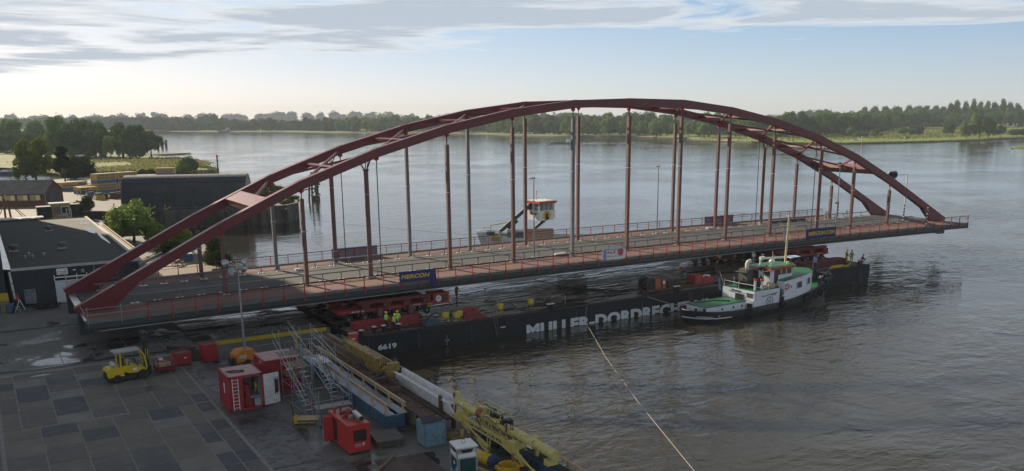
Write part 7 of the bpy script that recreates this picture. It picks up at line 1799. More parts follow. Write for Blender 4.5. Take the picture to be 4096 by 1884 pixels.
# moored pontoon and steps in the basin
m = MB(); m.box(-53.5,-49,98,112,-.4,2.4); t = solo('pontoon', m, M('pontoon_dark', (.03,.03,.03), .7), 'dark pontoon with a pale deck moored in the basin head', 'pontoon'); part('deck', MB().box(-53.3,-49.3,98.2,104,2.4,2.46), M('pontoon_pale', (.5,.5,.48), .5), t)
# the high ship hall beyond the left edge of the picture, whose shadow lies over the yard
hl = thing('ship_hall', 'high pale ship building hall left of the picture', 'building', (0,0,0))
HALL = M('hall_cladding', (.36,.38,.40), .6, var=.08, scale=.1)
part('wall', MB().box(-140,-72.2,55,115,2.0,48.5), HALL, hl); part('roof', MB().box(-140.5,-71.9,54.7,115.3,48.5,49.2), M('hall_roof', (.18,.18,.19), .7), hl)
m = MB()
for k in range(15): m.box(-72.15,-71.95,56+k*4,56.25+k*4,2.0,48.4)
for k in range(17): m.box(-139+k*4,-138.75+k*4,54.75,54.95,2.0,48.4)
part('cladding_rib', m, HALL, hl); part('door', MB().box(-128,-86,54.8,54.98,2.0,34), M('hall_door', (.12,.20,.30), .5), hl)
# navigation piles
for (x, y, z1, lb) in ((16.7,296.6,7.6,'dark beacon pile with a red top rising behind the arched shed'),):
    t = thing('beacon_pile', lb, 'beacon', (x,y,0)); part('pile', MB().tube((0,0,-1),(0,0,6.2),.3,8), BLK, t); part('top_mark', MB().lathe([(.35,0),(.4,.5),(.3,1.2)],(0,0,6.2),8), BRITE, t); part('platform', MB().box(-.6,.6,-.6,.6,5.1,5.25), BLK, t)
dl = thing('timber_dolphin', 'old timber mooring dolphin standing in the river right of the shed', 'dolphin', (10.2,153.6,0)); TIM = M('weathered_pile', (.075,.078,.062), .85, var=.3, scale=1); m = MB()
for (x, y, h) in ((-.9,.4,7.6),(.9,.4,6.6),(0,-.6,4.6),(-2.0,.0,4.2)): m.tube((x,y,-1.5),(x*.8,y*.8,h),.26,8)
part('pile', m, TIM, dl); part('cross_beam', MB().beam((-9.6,.3,3.7),(1.6,.3,4.2),.35,.4).beam((-9.6,.3,2.0),(0,.3,3.2),.3,.3).beam((-1.0,.2,4.4),(1.3,.2,4.4),.6,.3).beam((-.9,.4,5.6),(.9,.4,5.6),.25,.3).beam((-1.4,0,1.2),(1.2,.2,3.6),.25,.25).beam((1.4,0,1.2),(-1.0,.2,3.6),.25,.25), TIM, dl); part('foot', MB().lathe([(1.3,-.8),(1.2,1.0),(.8,1.2)],(0,0,0),10), TIM, dl)
for k, (x, y, lb) in enumerate(((64.3,678.6,'right one of three timber dolphins in the river behind the left trees'),(61.8,681.2,'middle one of three timber dolphins in the river behind the left trees'),(58.8,683,'left one of three timber dolphins in the river behind the left trees'))):
    t = thing('timber_dolphin', lb, 'dolphin', (x,y,0), 0, 'timber dolphins in the river'); m = MB(); [m.tube((a,b,-1),(a*.6,b*.6,5.2),.38,7) for a, b in ((-.7,0),(.7,.2),(0,.7),(0,-.6))]; part('pile', m, TIM, t); part('cap', MB().box(-.7,.7,-.7,.7,4.4,4.9), TIM, t)
t = thing('channel_marker', 'green and white channel marker post at the tip of the left tree row', 'marker', (21.1,457,.4)); part('pole', MB().tube((0,0,-.6),(0,0,5.2),.16,8), M('marker_green', (.03,.18,.12), .5), t); part('white_band', MB().tube((0,0,1.5),(0,0,2.4),.18,8), WHT, t)
# boats and caravans on the left
def launch(x, y, rz, label, L=8.5, c=None):
    t = thing('motor_boat', label, 'boat', (x,y,0), rz); S_ = [(-L*.5,1.1,.95,.9,-.3,-L*.48),(-L*.2,1.35,.95,1.2,-.35,-L*.2),(L*.2,1.3,1.05,1.0,-.35,L*.2),(L*.5,.1,1.5,.05,-.2,L*.42)]; part('hull', hull_loft(MB(), S_), c or M('boat_blue_hull', (.035,.07,.13), .4), t, ang=50); part('cover', MB().prism([(-L*.5,.95),(L*.45,1.35),(L*.2,1.9),(-L*.35,1.8)],-1.1,1.1,'y'), M('boat_cover', (.42,.46,.55), .5), t); part('windscreen', MB().box(-.1,.1,-.9,.9,1.8,2.3), GLASS, t)
launch(-57.4,346.8,R(-30),'motor boat with a blue hull and pale cover at the left edge',8.5); launch(-61.5,410,R(-20),'white boat at the far left edge above the moored motor boat',8,M('boat_white', (.7,.7,.7), .4)); launch(-55.5,421,R(10),'small white boat among masts at the far left',6,M('boat_white', (1,1,1)))
for (x, y, lb) in ((-23.3,439,'pale caravan parked under the left trees'),(-33.5,428,'low caravan half hidden behind the dark conifer')):
    t = thing('caravan', lb, 'caravan', (x,y,1.8), R(-25)); part('body', MB().prism([(0,.35),(4.2,.35),(4.3,1.2),(3.9,2.2),(.3,2.2),(-.1,1.2)],0,2,'y'), M('caravan_cream', (.62,.60,.56), .5), t); part('window', MB().box(.8,1.8,-.03,-.005,1.2,1.75).box(2.4,3.4,-.03,-.005,1.2,1.75), GLASS, t); part('wheel', MB().lathe([(.3,-.1),(.3,.1)],(2.1,-.02,.3),10,'y'), TYRE, t)
# right bank: signs, van, boatyard
t = thing('river_sign', 'low white board sign on the right river bank', 'sign', (471.6,351,.9), R(-30)); part('board', MB().box(-2.3,2.3,-.08,.08,.3,1.3), WHT, t); part('post', MB().box(-2,-1.9,-.05,.05,-.6,.3).box(1.9,2,-.05,.05,-.6,.3), GALV, t); part('lettering', MB().box(-1.7,1.7,-.1,-.085,.65,.95), M('lettering_grey', (.5,.5,.5), .6), t)
t = thing('river_sign', 'dark board sign on two posts on the right bank meadow', 'sign', (530.2,352.2,1.2), R(-30)); part('board', MB().box(-1.5,1.5,-.08,.08,.3,1.4), M('sign_slate', (.07,.09,.11), .6), t); part('post', MB().box(-1.2,-1.1,-.05,.05,-.6,.3).box(1.1,1.2,-.05,.05,-.6,.3), GALV, t)
t = thing('kilometre_post', 'red and white banded post at the right bank waterline', 'post', (452.4,330.2,.1)); part('pole', MB().tube((0,0,-.6),(0,0,5.0),.2,8), WHT, t); m = MB(); [m.tube((0,0,k*1.6+.4),(0,0,k*1.6+1.1),.22,8) for k in range(3)]; part('red_band', m, BRITE, t); part('top_board', MB().box(-.6,.6,-.1,.1,4.4,5.2), WHT, t)
t = thing('white_van', 'white van parked on the right meadow left of the big tree', 'van', (809.5,497,1.9), R(-32)); part('body', MB().prism([(0,.3),(6.2,.3),(6.2,1.2),(5.2,1.4),(4.6,2.3),(0,2.3)],0,2,'y'), WHT, t); part('window', MB().prism([(4.5,1.4),(5.1,1.4),(4.6,2.1),(4.2,2.1)],-.03,-.005,'y'), GLASS, t); part('wheel', MB().lathe([(.35,-.1),(.35,.1)],(1.2,-.02,.35),10,'y').lathe([(.35,-.1),(.35,.1)],(5,-.02,.35),10,'y'), TYRE, t)
hs_ = thing('boathouse', 'red boathouse with two pale gable roofs before the poplars', 'building', (985,573,2), R(-30)); part('wall', MB().box(0,30,0,10,0,4.2), M('boathouse_red', (.24,.05,.04), .7), hs_)
for k, (a, b, h) in enumerate(((-1,13,7.2),(12,31,8.6))): part('roof', MB().prism([(a,4.0),(b,4.0),((a+b)/2+2,h),((a+b)/2-3,h)],-1,11,'y'), M('boathouse_roof', (.35,.38,.42), .6), hs_)
part('white_front', MB().box(14,27,-.2,-.02,.2,3.4), WHT, hs_)
rnd = random.Random(21)
for k, (x, y) in enumerate([(966+k*5.2, 556-k*2.4-rnd.uniform(0,9)) for k in range(12)]):
    t = thing('moored_yacht', 'white yacht, %s from the left in the marina before the red boathouse' % 'first second third fourth fifth sixth seventh eighth ninth tenth eleventh twelfth'.split()[k], 'boat', (x,y,1.9+rnd.uniform(0,1.2)), rnd.uniform(-.8,.4), 'white yachts in the marina on the right bank'); L = rnd.uniform(7,11)
    part('hull', hull_loft(MB(), [(-L*.5,1.3,1.3,1,-.3,-L*.48),(0,1.5,1.3,1.2,-.4,0),(L*.5,.1,1.9,.05,-.2,L*.42)]), M('boat_white', (1,1,1)), t, ang=50); part('cabin', MB().prism([(-L*.35,1.2),(L*.25,1.3),(L*.1,2.6),(-L*.3,2.7)],-1,1,'y'), M('yacht_cabin', (.6,.64,.7), .4), t)
    if k % 2: part('mast', MB().tube((0,0,2.5),(0,0,rnd.uniform(7,10)),.07,5), GALV, t)
for k, (x, y, h, lb) in enumerate(((536,2575,25,'square church tower rising from the far wooded bank'),)):
    t = thing('church_tower', lb, 'tower', (x,y,2), R(-20)); part('shaft', MB().box(-6.5,6.5,-6.5,6.5,0,h-6), M('tower_stone', (.13,.12,.11), .8), t); part('crown', MB().box(-5.5,5.5,-5.5,5.5,h-6,h-2).box(-6.5,-4.5,-6.5,-4.5,h-6,h).box(4.5,6.5,-6.5,-4.5,h-6,h).box(-6.5,-4.5,4.5,6.5,h-6,h).box(4.5,6.5,4.5,6.5,h-6,h).box(-1.5,1.5,-1.5,1.5,h-2,h+2), M('tower_stone', (1,1,1)), t); part('window', MB().box(-1.5,1.5,-6.55,-6.5,h-14,h-7), BLK, t)
t = thing('river_barge', 'long low cargo barge far up the river below the church tower', 'barge', (272,1360,0), R(60)); part('hull', MB().box(-22,22,-4,4,-.5,2.0), M('far_barge', (.10,.11,.11), .7), t); part('wheelhouse', MB().box(12,18,-3,3,2,6), M('far_house', (.35,.36,.36), .6), t)
t = thing('small_boat', 'tiny boat by the grass islet at the right edge', 'boat', (449.5,222.6,0), R(20)); part('hull', hull_loft(MB(), [(-2.2,.7,.6,.6,-.2,-2.1),(0,.9,.6,.7,-.2,0),(2.2,.1,.9,.05,-.1,1.9)]), M('boat_white', (1,1,1)), t, ang=50); part('console', MB().box(-.5,.4,-.4,.4,.5,1.2), WHT, t)
# ================================================================ TREES
def mat_leaf(name, rng=.35, trans=.36):
    t = NT(name); oi = t.n('ShaderNodeObjectInfo'); p = t.pos()
    a = t.noise(p, .45, 3, .6); f = t.noise(p, 3.0, 2, .6)
    k = t.math('ADD', t.math('MULTIPLY', a, .6), t.math('MULTIPLY', f, .4))
    sc = t.math('ADD', t.math('MULTIPLY', t.ramp(k, .35, .65), 2*rng), 1-rng)
    mm = t.n('ShaderNodeMix', data_type='RGBA', blend_type='MULTIPLY'); mm.inputs[0].default_value = 1
    t.l(oi.outputs['Color'], mm.inputs[6]); cc = t.n('ShaderNodeCombineColor'); [t.l(sc, cc.inputs[i]) for i in range(3)]; t.l(cc.outputs[0], mm.inputs[7])
    d = t.n('ShaderNodeBsdfDiffuse'); t.l(mm.outputs[2], d.inputs[0]); tr = t.n('ShaderNodeBsdfTranslucent')
    hv = t.n('ShaderNodeHueSaturation'); hv.inputs['Hue'].default_value = .485; hv.inputs['Value'].default_value = 1.25; t.l(mm.outputs[2], hv.inputs['Color']); t.l(hv.outputs[0], tr.inputs[0])
    mx = t.n('ShaderNodeMixShader'); mx.inputs[0].default_value = trans; t.l(d.outputs[0], mx.inputs[1]); t.l(tr.outputs[0], mx.inputs[2]); t.l(mx.outputs[0], t.out.inputs[0])
    return t.mat
LEAF = mat_leaf('leaves')
BARK = M('bark', (.055,.045,.035), .9, var=.25, scale=2)
def leaf_mesh(name, cen, nrm, size, rs, asp=.7):
    """numpy leaf quads: centres, normals, sizes"""
    n = len(cen)
    ref = rs.normal(size=(n, 3)); t1 = np.cross(nrm, ref); t1 /= np.linalg.norm(t1, axis=1)[:, None]+1e-9; t2 = np.cross(nrm, t1)
    s = (size*rs.uniform(.6, 1.25, n))[:, None] if np.isscalar(size) else (size*rs.uniform(.6, 1.25, n))[:, None]
    a, b = t1*s*.5, t2*s*.5*asp
    v = np.stack([cen-a, cen-b*.9, cen+a, cen+b*.9], 1).reshape(-1, 3)
    me = bpy.data.meshes.new(name); me.vertices.add(4*n); me.loops.add(4*n); me.polygons.add(n)
    me.vertices.foreach_set('co', v.astype(np.float32).ravel()); me.loops.foreach_set('vertex_index', np.arange(4*n, dtype=np.int32)); me.polygons.foreach_set('loop_start', np.arange(0, 4*n, 4, dtype=np.int32)); me.polygons.foreach_set('loop_total', np.full(n, 4, dtype=np.int32))
    me.update(calc_edges=True); me.materials.append(LEAF); return me
def lobes_leaves(lobes, n, rs, drop=.12, droop=0.0):
    """points on ragged lobe shells; lobes = (x,y,z,rx,ry,rz)"""
    L = np.array(lobes); area = (L[:, 3]*L[:, 4]*L[:, 5])**(2/3); pick = rs.choice(len(L), n, p=area/area.sum())
    d = rs.normal(size=(n, 3)); d /= np.linalg.norm(d, axis=1)[:, None]
    ph = rs.uniform(0, 6.28, (len(L), 3)); q = ph[pick]
    rag = 1+.16*np.sin(5*d[:, 0]+q[:, 0])*np.sin(4*d[:, 1]+q[:, 1])+.10*np.sin(9*d[:, 2]+q[:, 2]+3*d[:, 0])
    r = rag*(1-drop*3*rs.random(n)**2.2)
    p = L[pick, :3]+d*L[pick, 3:6]*r[:, None]
    ins = np.zeros(n, bool)
    for i in range(len(L)):
        e = (((p-L[i, :3])/(L[i, 3:6]*.86))**2).sum(1); ins |= (e < 1) & (pick != i)
    keep = ~ins | (rs.random(n) < .25)
    nr = d/L[pick, 3:6]; nr /= np.linalg.norm(nr, axis=1)[:, None]; nr = nr+rs.normal(size=(n, 3))*.34; nr[:, 2] += .10; nr /= np.linalg.norm(nr, axis=1)[:, None]
    if droop: p[:, 2] -= droop*rs.random(n)*np.clip(1-p[:, 2], 0, 1)
    return p[keep], nr[keep]
def kind(name, seed, n, size, shape):
    rs = np.random.RandomState(seed); lobes = []
    if shape == 'round':      # unit tree: height 1, crown about 1 wide
        lobes.append((0,0,.60,.33,.33,.26))
        for k in range(15):
            a = rs.uniform(0, 6.28); z = rs.uniform(.30, .84); rr = .33*math.sqrt(max(.1, 1-((z-.57)/.36)**2)); s = rs.uniform(.12, .20); lobes.append((rr*math.cos(a), rr*math.sin(a), z, s*1.12, s*1.12, s*.82))
        lobes.append((rs.uniform(-.08,.08), rs.uniform(-.08,.08), .86, .16,.16,.13))
    elif shape == 'low':      # broad tree with foliage to the ground
        lobes.append((0,0,.5,.36,.36,.34))
        for k in range(20):
            a = rs.uniform(0, 6.28); z = rs.uniform(.12, .86); rr = .38*math.sqrt(max(.15, 1-((z-.42)/.52)**2)); s = rs.uniform(.11, .19); lobes.append((rr*math.cos(a), rr*math.sin(a), z, s*1.1, s*1.1, s*.95))
    elif shape == 'willow':
        for k in range(22):
            a = rs.uniform(0, 6.28); z = rs.uniform(.25, .88); rr = .36*math.sqrt(max(.1, 1-((z-.5)/.46)**2)); s = rs.uniform(.09, .17); lobes.append((rr*math.cos(a), rr*math.sin(a), z, s, s, s*1.15))
        lobes.append((0,0,.5,.24,.24,.3))
    elif shape == 'poplar':
        for k in range(12):
            z = .12+.84*k/12; w = .40*math.sin(math.pi*min(1, (z+.10)/1.15))**.8; lobes.append((rs.uniform(-.09,.09), rs.uniform(-.09,.09), z, w*rs.uniform(.7,1.1), w*rs.uniform(.7,1.1), .10))
    elif shape == 'bush':
        for k in range(12):
            a = rs.uniform(0, 6.28); rr = rs.uniform(0, .34); s = rs.uniform(.16, .28); lobes.append((rr*math.cos(a), rr*math.sin(a), rs.uniform(.22,.70)*(1-rr*.8), s, s, s*1.0))
    elif shape == 'pine':
        for k in range(16):
            z = rs.uniform(.38, .96); rr = rs.uniform(.05,.30)*(1.15-z); a = rs.uniform(0, 6.28); s = rs.uniform(.08,.15); lobes.append((rr*math.cos(a)*1.6, rr*math.sin(a)*1.6, z, s*1.2, s*1.2, s*.7))
    p, nr = lobes_leaves(lobes, n, rs, droop=.06 if shape == 'willow' else 0)
    # a few loose sprays outside the lobes break the outline
    k = len(p)//14; idx = rs.choice(len(p), k); c = np.array([0,0,.55]); pe = c+(p[idx]-c)*rs.uniform(1.03, 1.16, (k,1)); p = np.concatenate([p, pe]); nr = np.concatenate([nr, nr[idx]])
    z = p[:, 2]; ok = z > .02; p, nr = p[ok], nr[ok]
    crown = leaf_mesh('crown_'+name, p, nr, size, rs)
    m = MB(); tr = .026 if shape != 'bush' else .012; top = .62 if shape != 'poplar' else .9
    pts = [(0,0,-.03)]+[(rs.uniform(-.02,.02), rs.uniform(-.02,.02), z) for z in (.12,.28,.45)]+[(0,0,top)]
    m.path(pts, [tr*1.35, tr, tr*.85, tr*.6, tr*.3], 7)
    for k in range(7):
        a = k*.9+rs.uniform(0,.5); z0 = rs.uniform(.22,.5); l = rs.uniform(.18,.32); m.path([(0,0,z0),(l*.5*math.cos(a),l*.5*math.sin(a),z0+.10),(l*math.cos(a),l*math.sin(a),z0+rs.uniform(.16,.28))], [tr*.55,tr*.38,tr*.15], 5)
    return crown, m.mesh('trunk_'+name, BARK)
KINDS = {'round0': kind('a', 1, 7020, 0.058, 'round'), 'round1': kind('b', 2, 7020, 0.058, 'round'), 'round2': kind('c', 3, 7020, 0.061, 'round'),
         'low0': kind('d', 4, 7560, 0.061, 'low'), 'low1': kind('e', 5, 7560, 0.061, 'low'), 'willow0': kind('f', 6, 8775, 0.058, 'willow'), 'willow1': kind('g', 7, 8775, 0.058, 'willow'),
         'poplar0': kind('h', 8, 4320, 0.087, 'poplar'), 'poplar1': kind('i', 9, 4320, 0.087, 'poplar'), 'bush0': kind('j', 10, 5130, 0.080, 'bush'), 'bush1': kind('k', 11, 5130, 0.080, 'bush'), 'pine0': kind('l', 12, 4860, 0.058, 'pine')}
trnd = random.Random(77)
def tree(kd, x, y, z, h, w, col, label, group=None, name='tree', cat='tree', rz=None):
    t = thing(name, label, cat, (x,y,z), trnd.uniform(0, 6.28) if rz is None else rz, group); t.scale = (w, w, h)
    c = share('crown', KINDS[kd][0], t); c.color = (*col, 1); share('trunk', KINDS[kd][1], t); return t
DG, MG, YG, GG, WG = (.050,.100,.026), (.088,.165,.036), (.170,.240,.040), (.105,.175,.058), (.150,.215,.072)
# --- left bank tree group
G1 = 'big trees on the left headland'
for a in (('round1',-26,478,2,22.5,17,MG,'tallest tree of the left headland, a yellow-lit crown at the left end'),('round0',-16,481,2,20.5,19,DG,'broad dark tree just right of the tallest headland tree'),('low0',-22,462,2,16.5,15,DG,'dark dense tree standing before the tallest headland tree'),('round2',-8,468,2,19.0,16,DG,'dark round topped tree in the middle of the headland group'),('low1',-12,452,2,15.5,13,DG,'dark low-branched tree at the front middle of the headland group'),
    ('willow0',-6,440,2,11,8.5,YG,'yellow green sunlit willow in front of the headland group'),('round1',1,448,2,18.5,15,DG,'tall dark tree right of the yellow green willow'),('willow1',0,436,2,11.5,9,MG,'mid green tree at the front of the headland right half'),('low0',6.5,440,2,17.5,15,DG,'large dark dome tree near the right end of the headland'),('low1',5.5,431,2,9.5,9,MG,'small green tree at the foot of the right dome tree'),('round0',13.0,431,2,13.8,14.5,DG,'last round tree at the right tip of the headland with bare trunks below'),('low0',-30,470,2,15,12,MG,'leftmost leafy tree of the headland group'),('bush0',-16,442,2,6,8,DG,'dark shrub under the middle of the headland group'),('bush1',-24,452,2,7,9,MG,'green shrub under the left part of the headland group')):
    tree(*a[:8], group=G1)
G2 = 'hazy trees behind the left headland'
for a in (('round0',-46,612,2,21,20,MG,'large hazy dome tree at the far left behind the bridge of land'),('round2',-27,660,2,20,17,MG,'hazy round tree left of the headland against the yellow sky'),('low0',-35,690,2,13,16,MG,'low hazy tree between the two far domes'),('low1',-56,600,2,13,14,DG,'dark hazy tree at the left picture edge'),('round1',-40,560,2,12,13,DG,'dark round tree behind the bright willow'),('low0',-33,570,2,9,12,DG,'low dark tree behind the bright willow, right'),('low1',-51,560,2,12,13,DG,'dark tree above the harbour at the left edge'),('low1',-26,600,2,9,12,DG,'small hazy tree filling the gap left of the headland')):
    tree(*a[:8], group=G2)
tree('willow0',-51.5,276,1,14.5,12.5,(.115,.155,.020),'big bright yellow green willow at the left in front of the harbour', rz=.6)
tree('willow1',-54.5,279,1,9.5,9,(.105,.145,.022),'lower left part of a bright willow leaning over the harbour')
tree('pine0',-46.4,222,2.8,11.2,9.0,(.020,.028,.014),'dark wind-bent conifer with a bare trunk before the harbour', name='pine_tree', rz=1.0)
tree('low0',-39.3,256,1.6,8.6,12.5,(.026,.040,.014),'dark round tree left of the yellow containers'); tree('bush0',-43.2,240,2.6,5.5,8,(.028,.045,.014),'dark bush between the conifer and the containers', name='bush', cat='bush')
tree('bush0',2.0,280,1.0,7.6,10.2,MG,'round green bush at the grassy tip above the arched shed', name='bush', cat='bush'); tree('bush1',-1.5,276,1.0,5.0,8,YG,'paler low bush beside the round bush above the arched shed', name='bush', cat='bush')
for k in range(9): tree('bush%d' % (k % 2), -30+k*3.4, 268+k*1.2+3*(k % 2), .9, 3.4, 5.2, (.045,.075,.02), 'clipped green shrub in the hedge row behind the arched shed', 'hedge shrubs behind the arched shed', 'bush', 'bush')
# --- near bank
tree('willow1',-48.4,75,1.9,7.2,8.5,(.22,.31,.09),'pale green willow bush between the flat roof and the basin', name='willow_bush', cat='bush'); tree('bush0',-51.2,79.5,2,4.2,5,(.2,.28,.07),'small pale bush at the basin head', name='bush', cat='bush')
tree('bush1',-45.6,71,1.4,4.4,6.0,(.19,.27,.06),'low pale bush to the right of the willow bush', name='bush', cat='bush'); tree('bush0',-44.6,55,1.9,4.6,6.5,(.13,.19,.035),'yellow green bush between the two arch legs', name='bush', cat='bush'); tree('bush1',-46.3,51,1.9,3.4,5.5,(.035,.055,.016),'dark green bush below the yellow green one', name='bush', cat='bush'); tree('bush0',-42.6,38,1.9,2.6,5.2,(.040,.060,.020),'dark low bush behind the far bridge railing', name='bush', cat='bush'); tree('bush1',-41.8,43,1.9,4.8,3.4,(.06,.085,.03),'thin sapling at the water edge behind the red bin', name='sapling', cat='sapling'); tree('bush0',-53.0,116,3.2,3.2,3.6,(.06,.085,.035),'scrubby bush at the head of the basin by the pontoon', name='bush', cat='bush'); tree('bush1',-50.6,119,3.2,4.4,4,(.075,.095,.04),'thin bush on the old quay left of the arched shed', name='bush', cat='bush')
GG_ = [tree('bush%d' % (k % 2), x, y, 3.2, h, w, (.085,.11,.03), 'rough grassy bush at the overgrown end of the old quay', 'bushes at the overgrown end of the old quay', 'bush', 'bush') for k, (x, y, h, w) in enumerate(((-7,128,2.2,5),(-5,140,2.6,6),(-10,133,1.8,5),(-7,118,1.6,4),(-11,110,1.3,4),(-4.5,148,3.0,6),(-13,121,2.2,5),(-9,142,2.4,6)))]
# --- right bank: separate trees
GR_ = 'trees standing free on the right meadow'
tree('low0',668,414,1.6,9.6,10.5,(.045,.115,.018),'small round bright green tree alone on the right meadow', GR_)
tree('willow0',583,330,1.4,17.2,17.5,WG,'big spreading willow on the right bank near the marina', GR_); tree('willow1',573,334,1.4,12,11,WG,'left shoulder of the spreading willow on the right bank', GR_); tree('willow0',591,328,1.4,12.5,12,GG,'right shoulder of the spreading willow on the right bank', GR_)
tree('round0',598.6,323.5,1.4,9.2,8.2,GG,'pollard tree just right of the spreading willow', GR_)
for k, x in enumerate((611,617.5,624,631,638)): tree('round%d' % (k % 3), x, 321.6+.2*k, 1.4, 6.0, 8.0, GG, 'low pollard willow in the row at the right edge', 'row of pollard willows on the right bank')
for a in (('bush0',620,424,1.5,6.8,13,GG,'wide grey green willow shrub in the middle of the right meadow'),('bush1',628,421,1.5,6.4,12,GG,'rounded shrub joined to the wide willow shrub'),('low0',634,418,1.5,7,7.5,DG,'dark shrub at the right end of the wide willow shrub'),('bush0',533.5,399.8,1.4,5.2,9,MG,'low green shrub on the bank left of the banded post'),('bush1',539,397,1.4,4.6,8,GG,'olive shrub right behind the banded post'),('bush1',568,442,1.5,6.8,10,(.06,.058,.026),'brownish shrub at the wood edge behind the bank shrubs'),('bush0',556,425,1.5,8.5,11,GG,'tall olive shrub at the wood edge'),('bush1',564.5,408,1.5,6.6,8,GG,'grey green shrub right of the tall olive shrub'),('bush0',568.5,405.5,1.5,2.6,4,YG,'small pale shrub at the end of the shrub group')): tree(*a[:8], group='shrubs on the right meadow', name='shrub', cat='shrub')
tree('willow0',469,640,1,17.5,19,WG,'large pale willow overhanging the sandy beach left of the bridge centre', 'willows along the wooded shore'); tree('willow1',456.5,553,1,15,15.5,WG,'pale rounded willow on the shore right of the bridge centre', 'willows along the wooded shore'); tree('willow0',452,486,.8,12.5,11,WG,'pale willow on the shore behind the right arch leg', 'willows along the wooded shore'); tree('willow1',443,670,.8,8,9,WG,'small pale willow at the left end of the sandy beach', 'willows along the wooded shore')
GS = 'broadleaf trees in the front row of the wooded right shore'
pts = [(352,1135),(395,1005),(420,948),(437,850),(428,760),(431,690),(468,640),(476,572),(464,520),(445,480)]
def along(pts, n):
    seg = [math.dist(a, b) for a, b in zip(pts, pts[1:])]; T = sum(seg)
    for k in range(n):
        d = T*(k+.5)/n
        for (a, b), s in zip(zip(pts, pts[1:]), seg):
            if d <= s: yield a[0]+(b[0]-a[0])*d/s, a[1]+(b[1]-a[1])*d/s; break
            d -= s
for k, (x, y) in enumerate(along(pts, 46)):
    ofs = trnd.uniform(9, 20); h = trnd.uniform(11.5, 17.0)
    tree(trnd.choice(['low0','low1','round0','willow0','willow1','low0']), x+ofs, y+ofs*.45, 1.0, h, h*trnd.uniform(.78, 1.05), trnd.choice([MG,GG,DG,GG,WG]), 'leafy broadleaf tree in the front row of the wooded shore beyond the river', GS)
GS2 = 'tall trees in the second row of the wooded right shore'
for k, (x, y) in enumerate(along([(375,1140),(420,1005),(450,948),(470,850),(462,760),(470,690),(505,640),(512,572),(500,520),(490,470)], 52)):
    ofs = trnd.uniform(10, 42); h = trnd.uniform(17, 22.5)
    tree(trnd.choice(['round0','round1','round2','low1','low0']), x+ofs, y+ofs*.5, 1.2, h, h*trnd.uniform(.72, 1.0), trnd.choice([MG,GG,DG,MG]), 'taller tree rising behind the front row of the wooded shore', GS2)
GS3 = 'trees along the wood edge behind the right meadow'
for k, (x, y) in enumerate(along([(480,452),(540,462),(600,480),(660,500),(720,540),(800,590),(880,560),(940,520),(1000,500)], 52)):
    h = trnd.uniform(14, 21) if k < 34 else trnd.uniform(16, 23); kd = trnd.choice(['low0','low1','round0','round2','willow1'])
    tree(kd, x+trnd.uniform(-8,14), y+trnd.uniform(-6,16), 1.4, h, h*trnd.uniform(.72, .98), trnd.choice([DG,MG,GG,MG]), 'dark leafy tree along the wood edge behind the meadow', GS3)
GS4 = 'round shrubs along the foot of the wood behind the meadow'
for k, (x, y) in enumerate(along([(690,498),(740,540),(800,575),(850,560)], 11)): tree('bush%d' % (k % 2), x, y, 1.5, trnd.uniform(5,8), trnd.uniform(9,13), trnd.choice([GG,WG,MG]), 'round grey green shrub along the foot of the wood', GS4, 'shrub', 'shrub')
GS5 = 'poplars standing in a row on the right horizon'
for k, (x, y) in enumerate(along([(985,640),(1040,600),(1100,560),(1170,520)], 24)):
    tree('poplar%d' % (k % 2), x+trnd.uniform(-5,5), y+trnd.uniform(-5,5), 1.6, trnd.uniform(27,34), trnd.uniform(11,15), trnd.choice([DG,MG,DG]), 'tall slender poplar in the row behind the marina', GS5, 'poplar_tree')
for k, (x, y) in enumerate(along([(890,690),(940,660),(985,640)], 12)): tree('poplar%d' % (k % 2), x+trnd.uniform(-5,5), y+trnd.uniform(-5,5), 1.6, trnd.uniform(24,26), trnd.uniform(15,19), GG, 'rounded plantation tree left of the slender poplars', 'plantation trees left of the poplars')
# --- woods that read as one mass: each one ragged sheet of leaf clumps over many crowns
def woods(name, seed, poly_pts, n, hmin, hmax, spread, size, per, col):
    rs = np.random.RandomState(seed); C_, N_ = [], []
    for (x, y) in along(poly_pts, n):
        h = rs.uniform(hmin, hmax); w = h*rs.uniform(.38, .62); ox, oy = rs.uniform(-.3,1)*spread, rs.uniform(-.3,1)*spread*.6
        lob = [(x+ox, y+oy, h*.5, w, w, h*.48)]+[(x+ox+rs.uniform(-.7,.7)*w, y+oy+rs.uniform(-.7,.7)*w, h*rs.uniform(.35,.85), w*.5, w*.5, h*.22) for _ in range(5)]
        p, q = lobes_leaves(lob, per, rs); C_.append(p); N_.append(q)
        u_, v_ = np.meshgrid(np.linspace(.12, math.pi-.12, 13), np.linspace(0, 2*math.pi, 15)); dd = np.stack([np.sin(u_)*np.cos(v_), np.sin(u_)*np.sin(v_), np.cos(u_)], -1).reshape(-1, 3)
        for l in lob[:3]: C_.append(np.array(l[:3])+dd*np.array(l[3:6])*.80); N_.append(dd)
    p, q = np.concatenate(C_), np.concatenate(N_); o = link(name, leaf_mesh(name, p, q, size, rs)); o['kind'] = 'stuff'; o.color = (*col, 1); return o
woods('shore_woods', 31, [(400,1140),(455,1005),(490,948),(515,850),(512,760),(520,690),(560,640),(565,570),(545,500),(600,505),(680,540),(760,600),(860,620),(960,600),(1050,560),(1200,500)], 230, 14, 21, 60, 2.0, 420, (.055,.090,.032))
woods('horizon_woods', 32, [(700,1700),(800,1500),(950,1300),(1100,1150),(1250,1000),(1500,900),(1800,800),(2100,700)], 150, 15, 26, 120, 4.2, 150, (.045,.07,.03))
woods('far_bank_woods', 33, [(250,1500),(290,1380),(345,1300),(372,1240),(360,1200),(380,1140)], 80, 13, 20, 30, 2.6, 520, (.055,.088,.032))
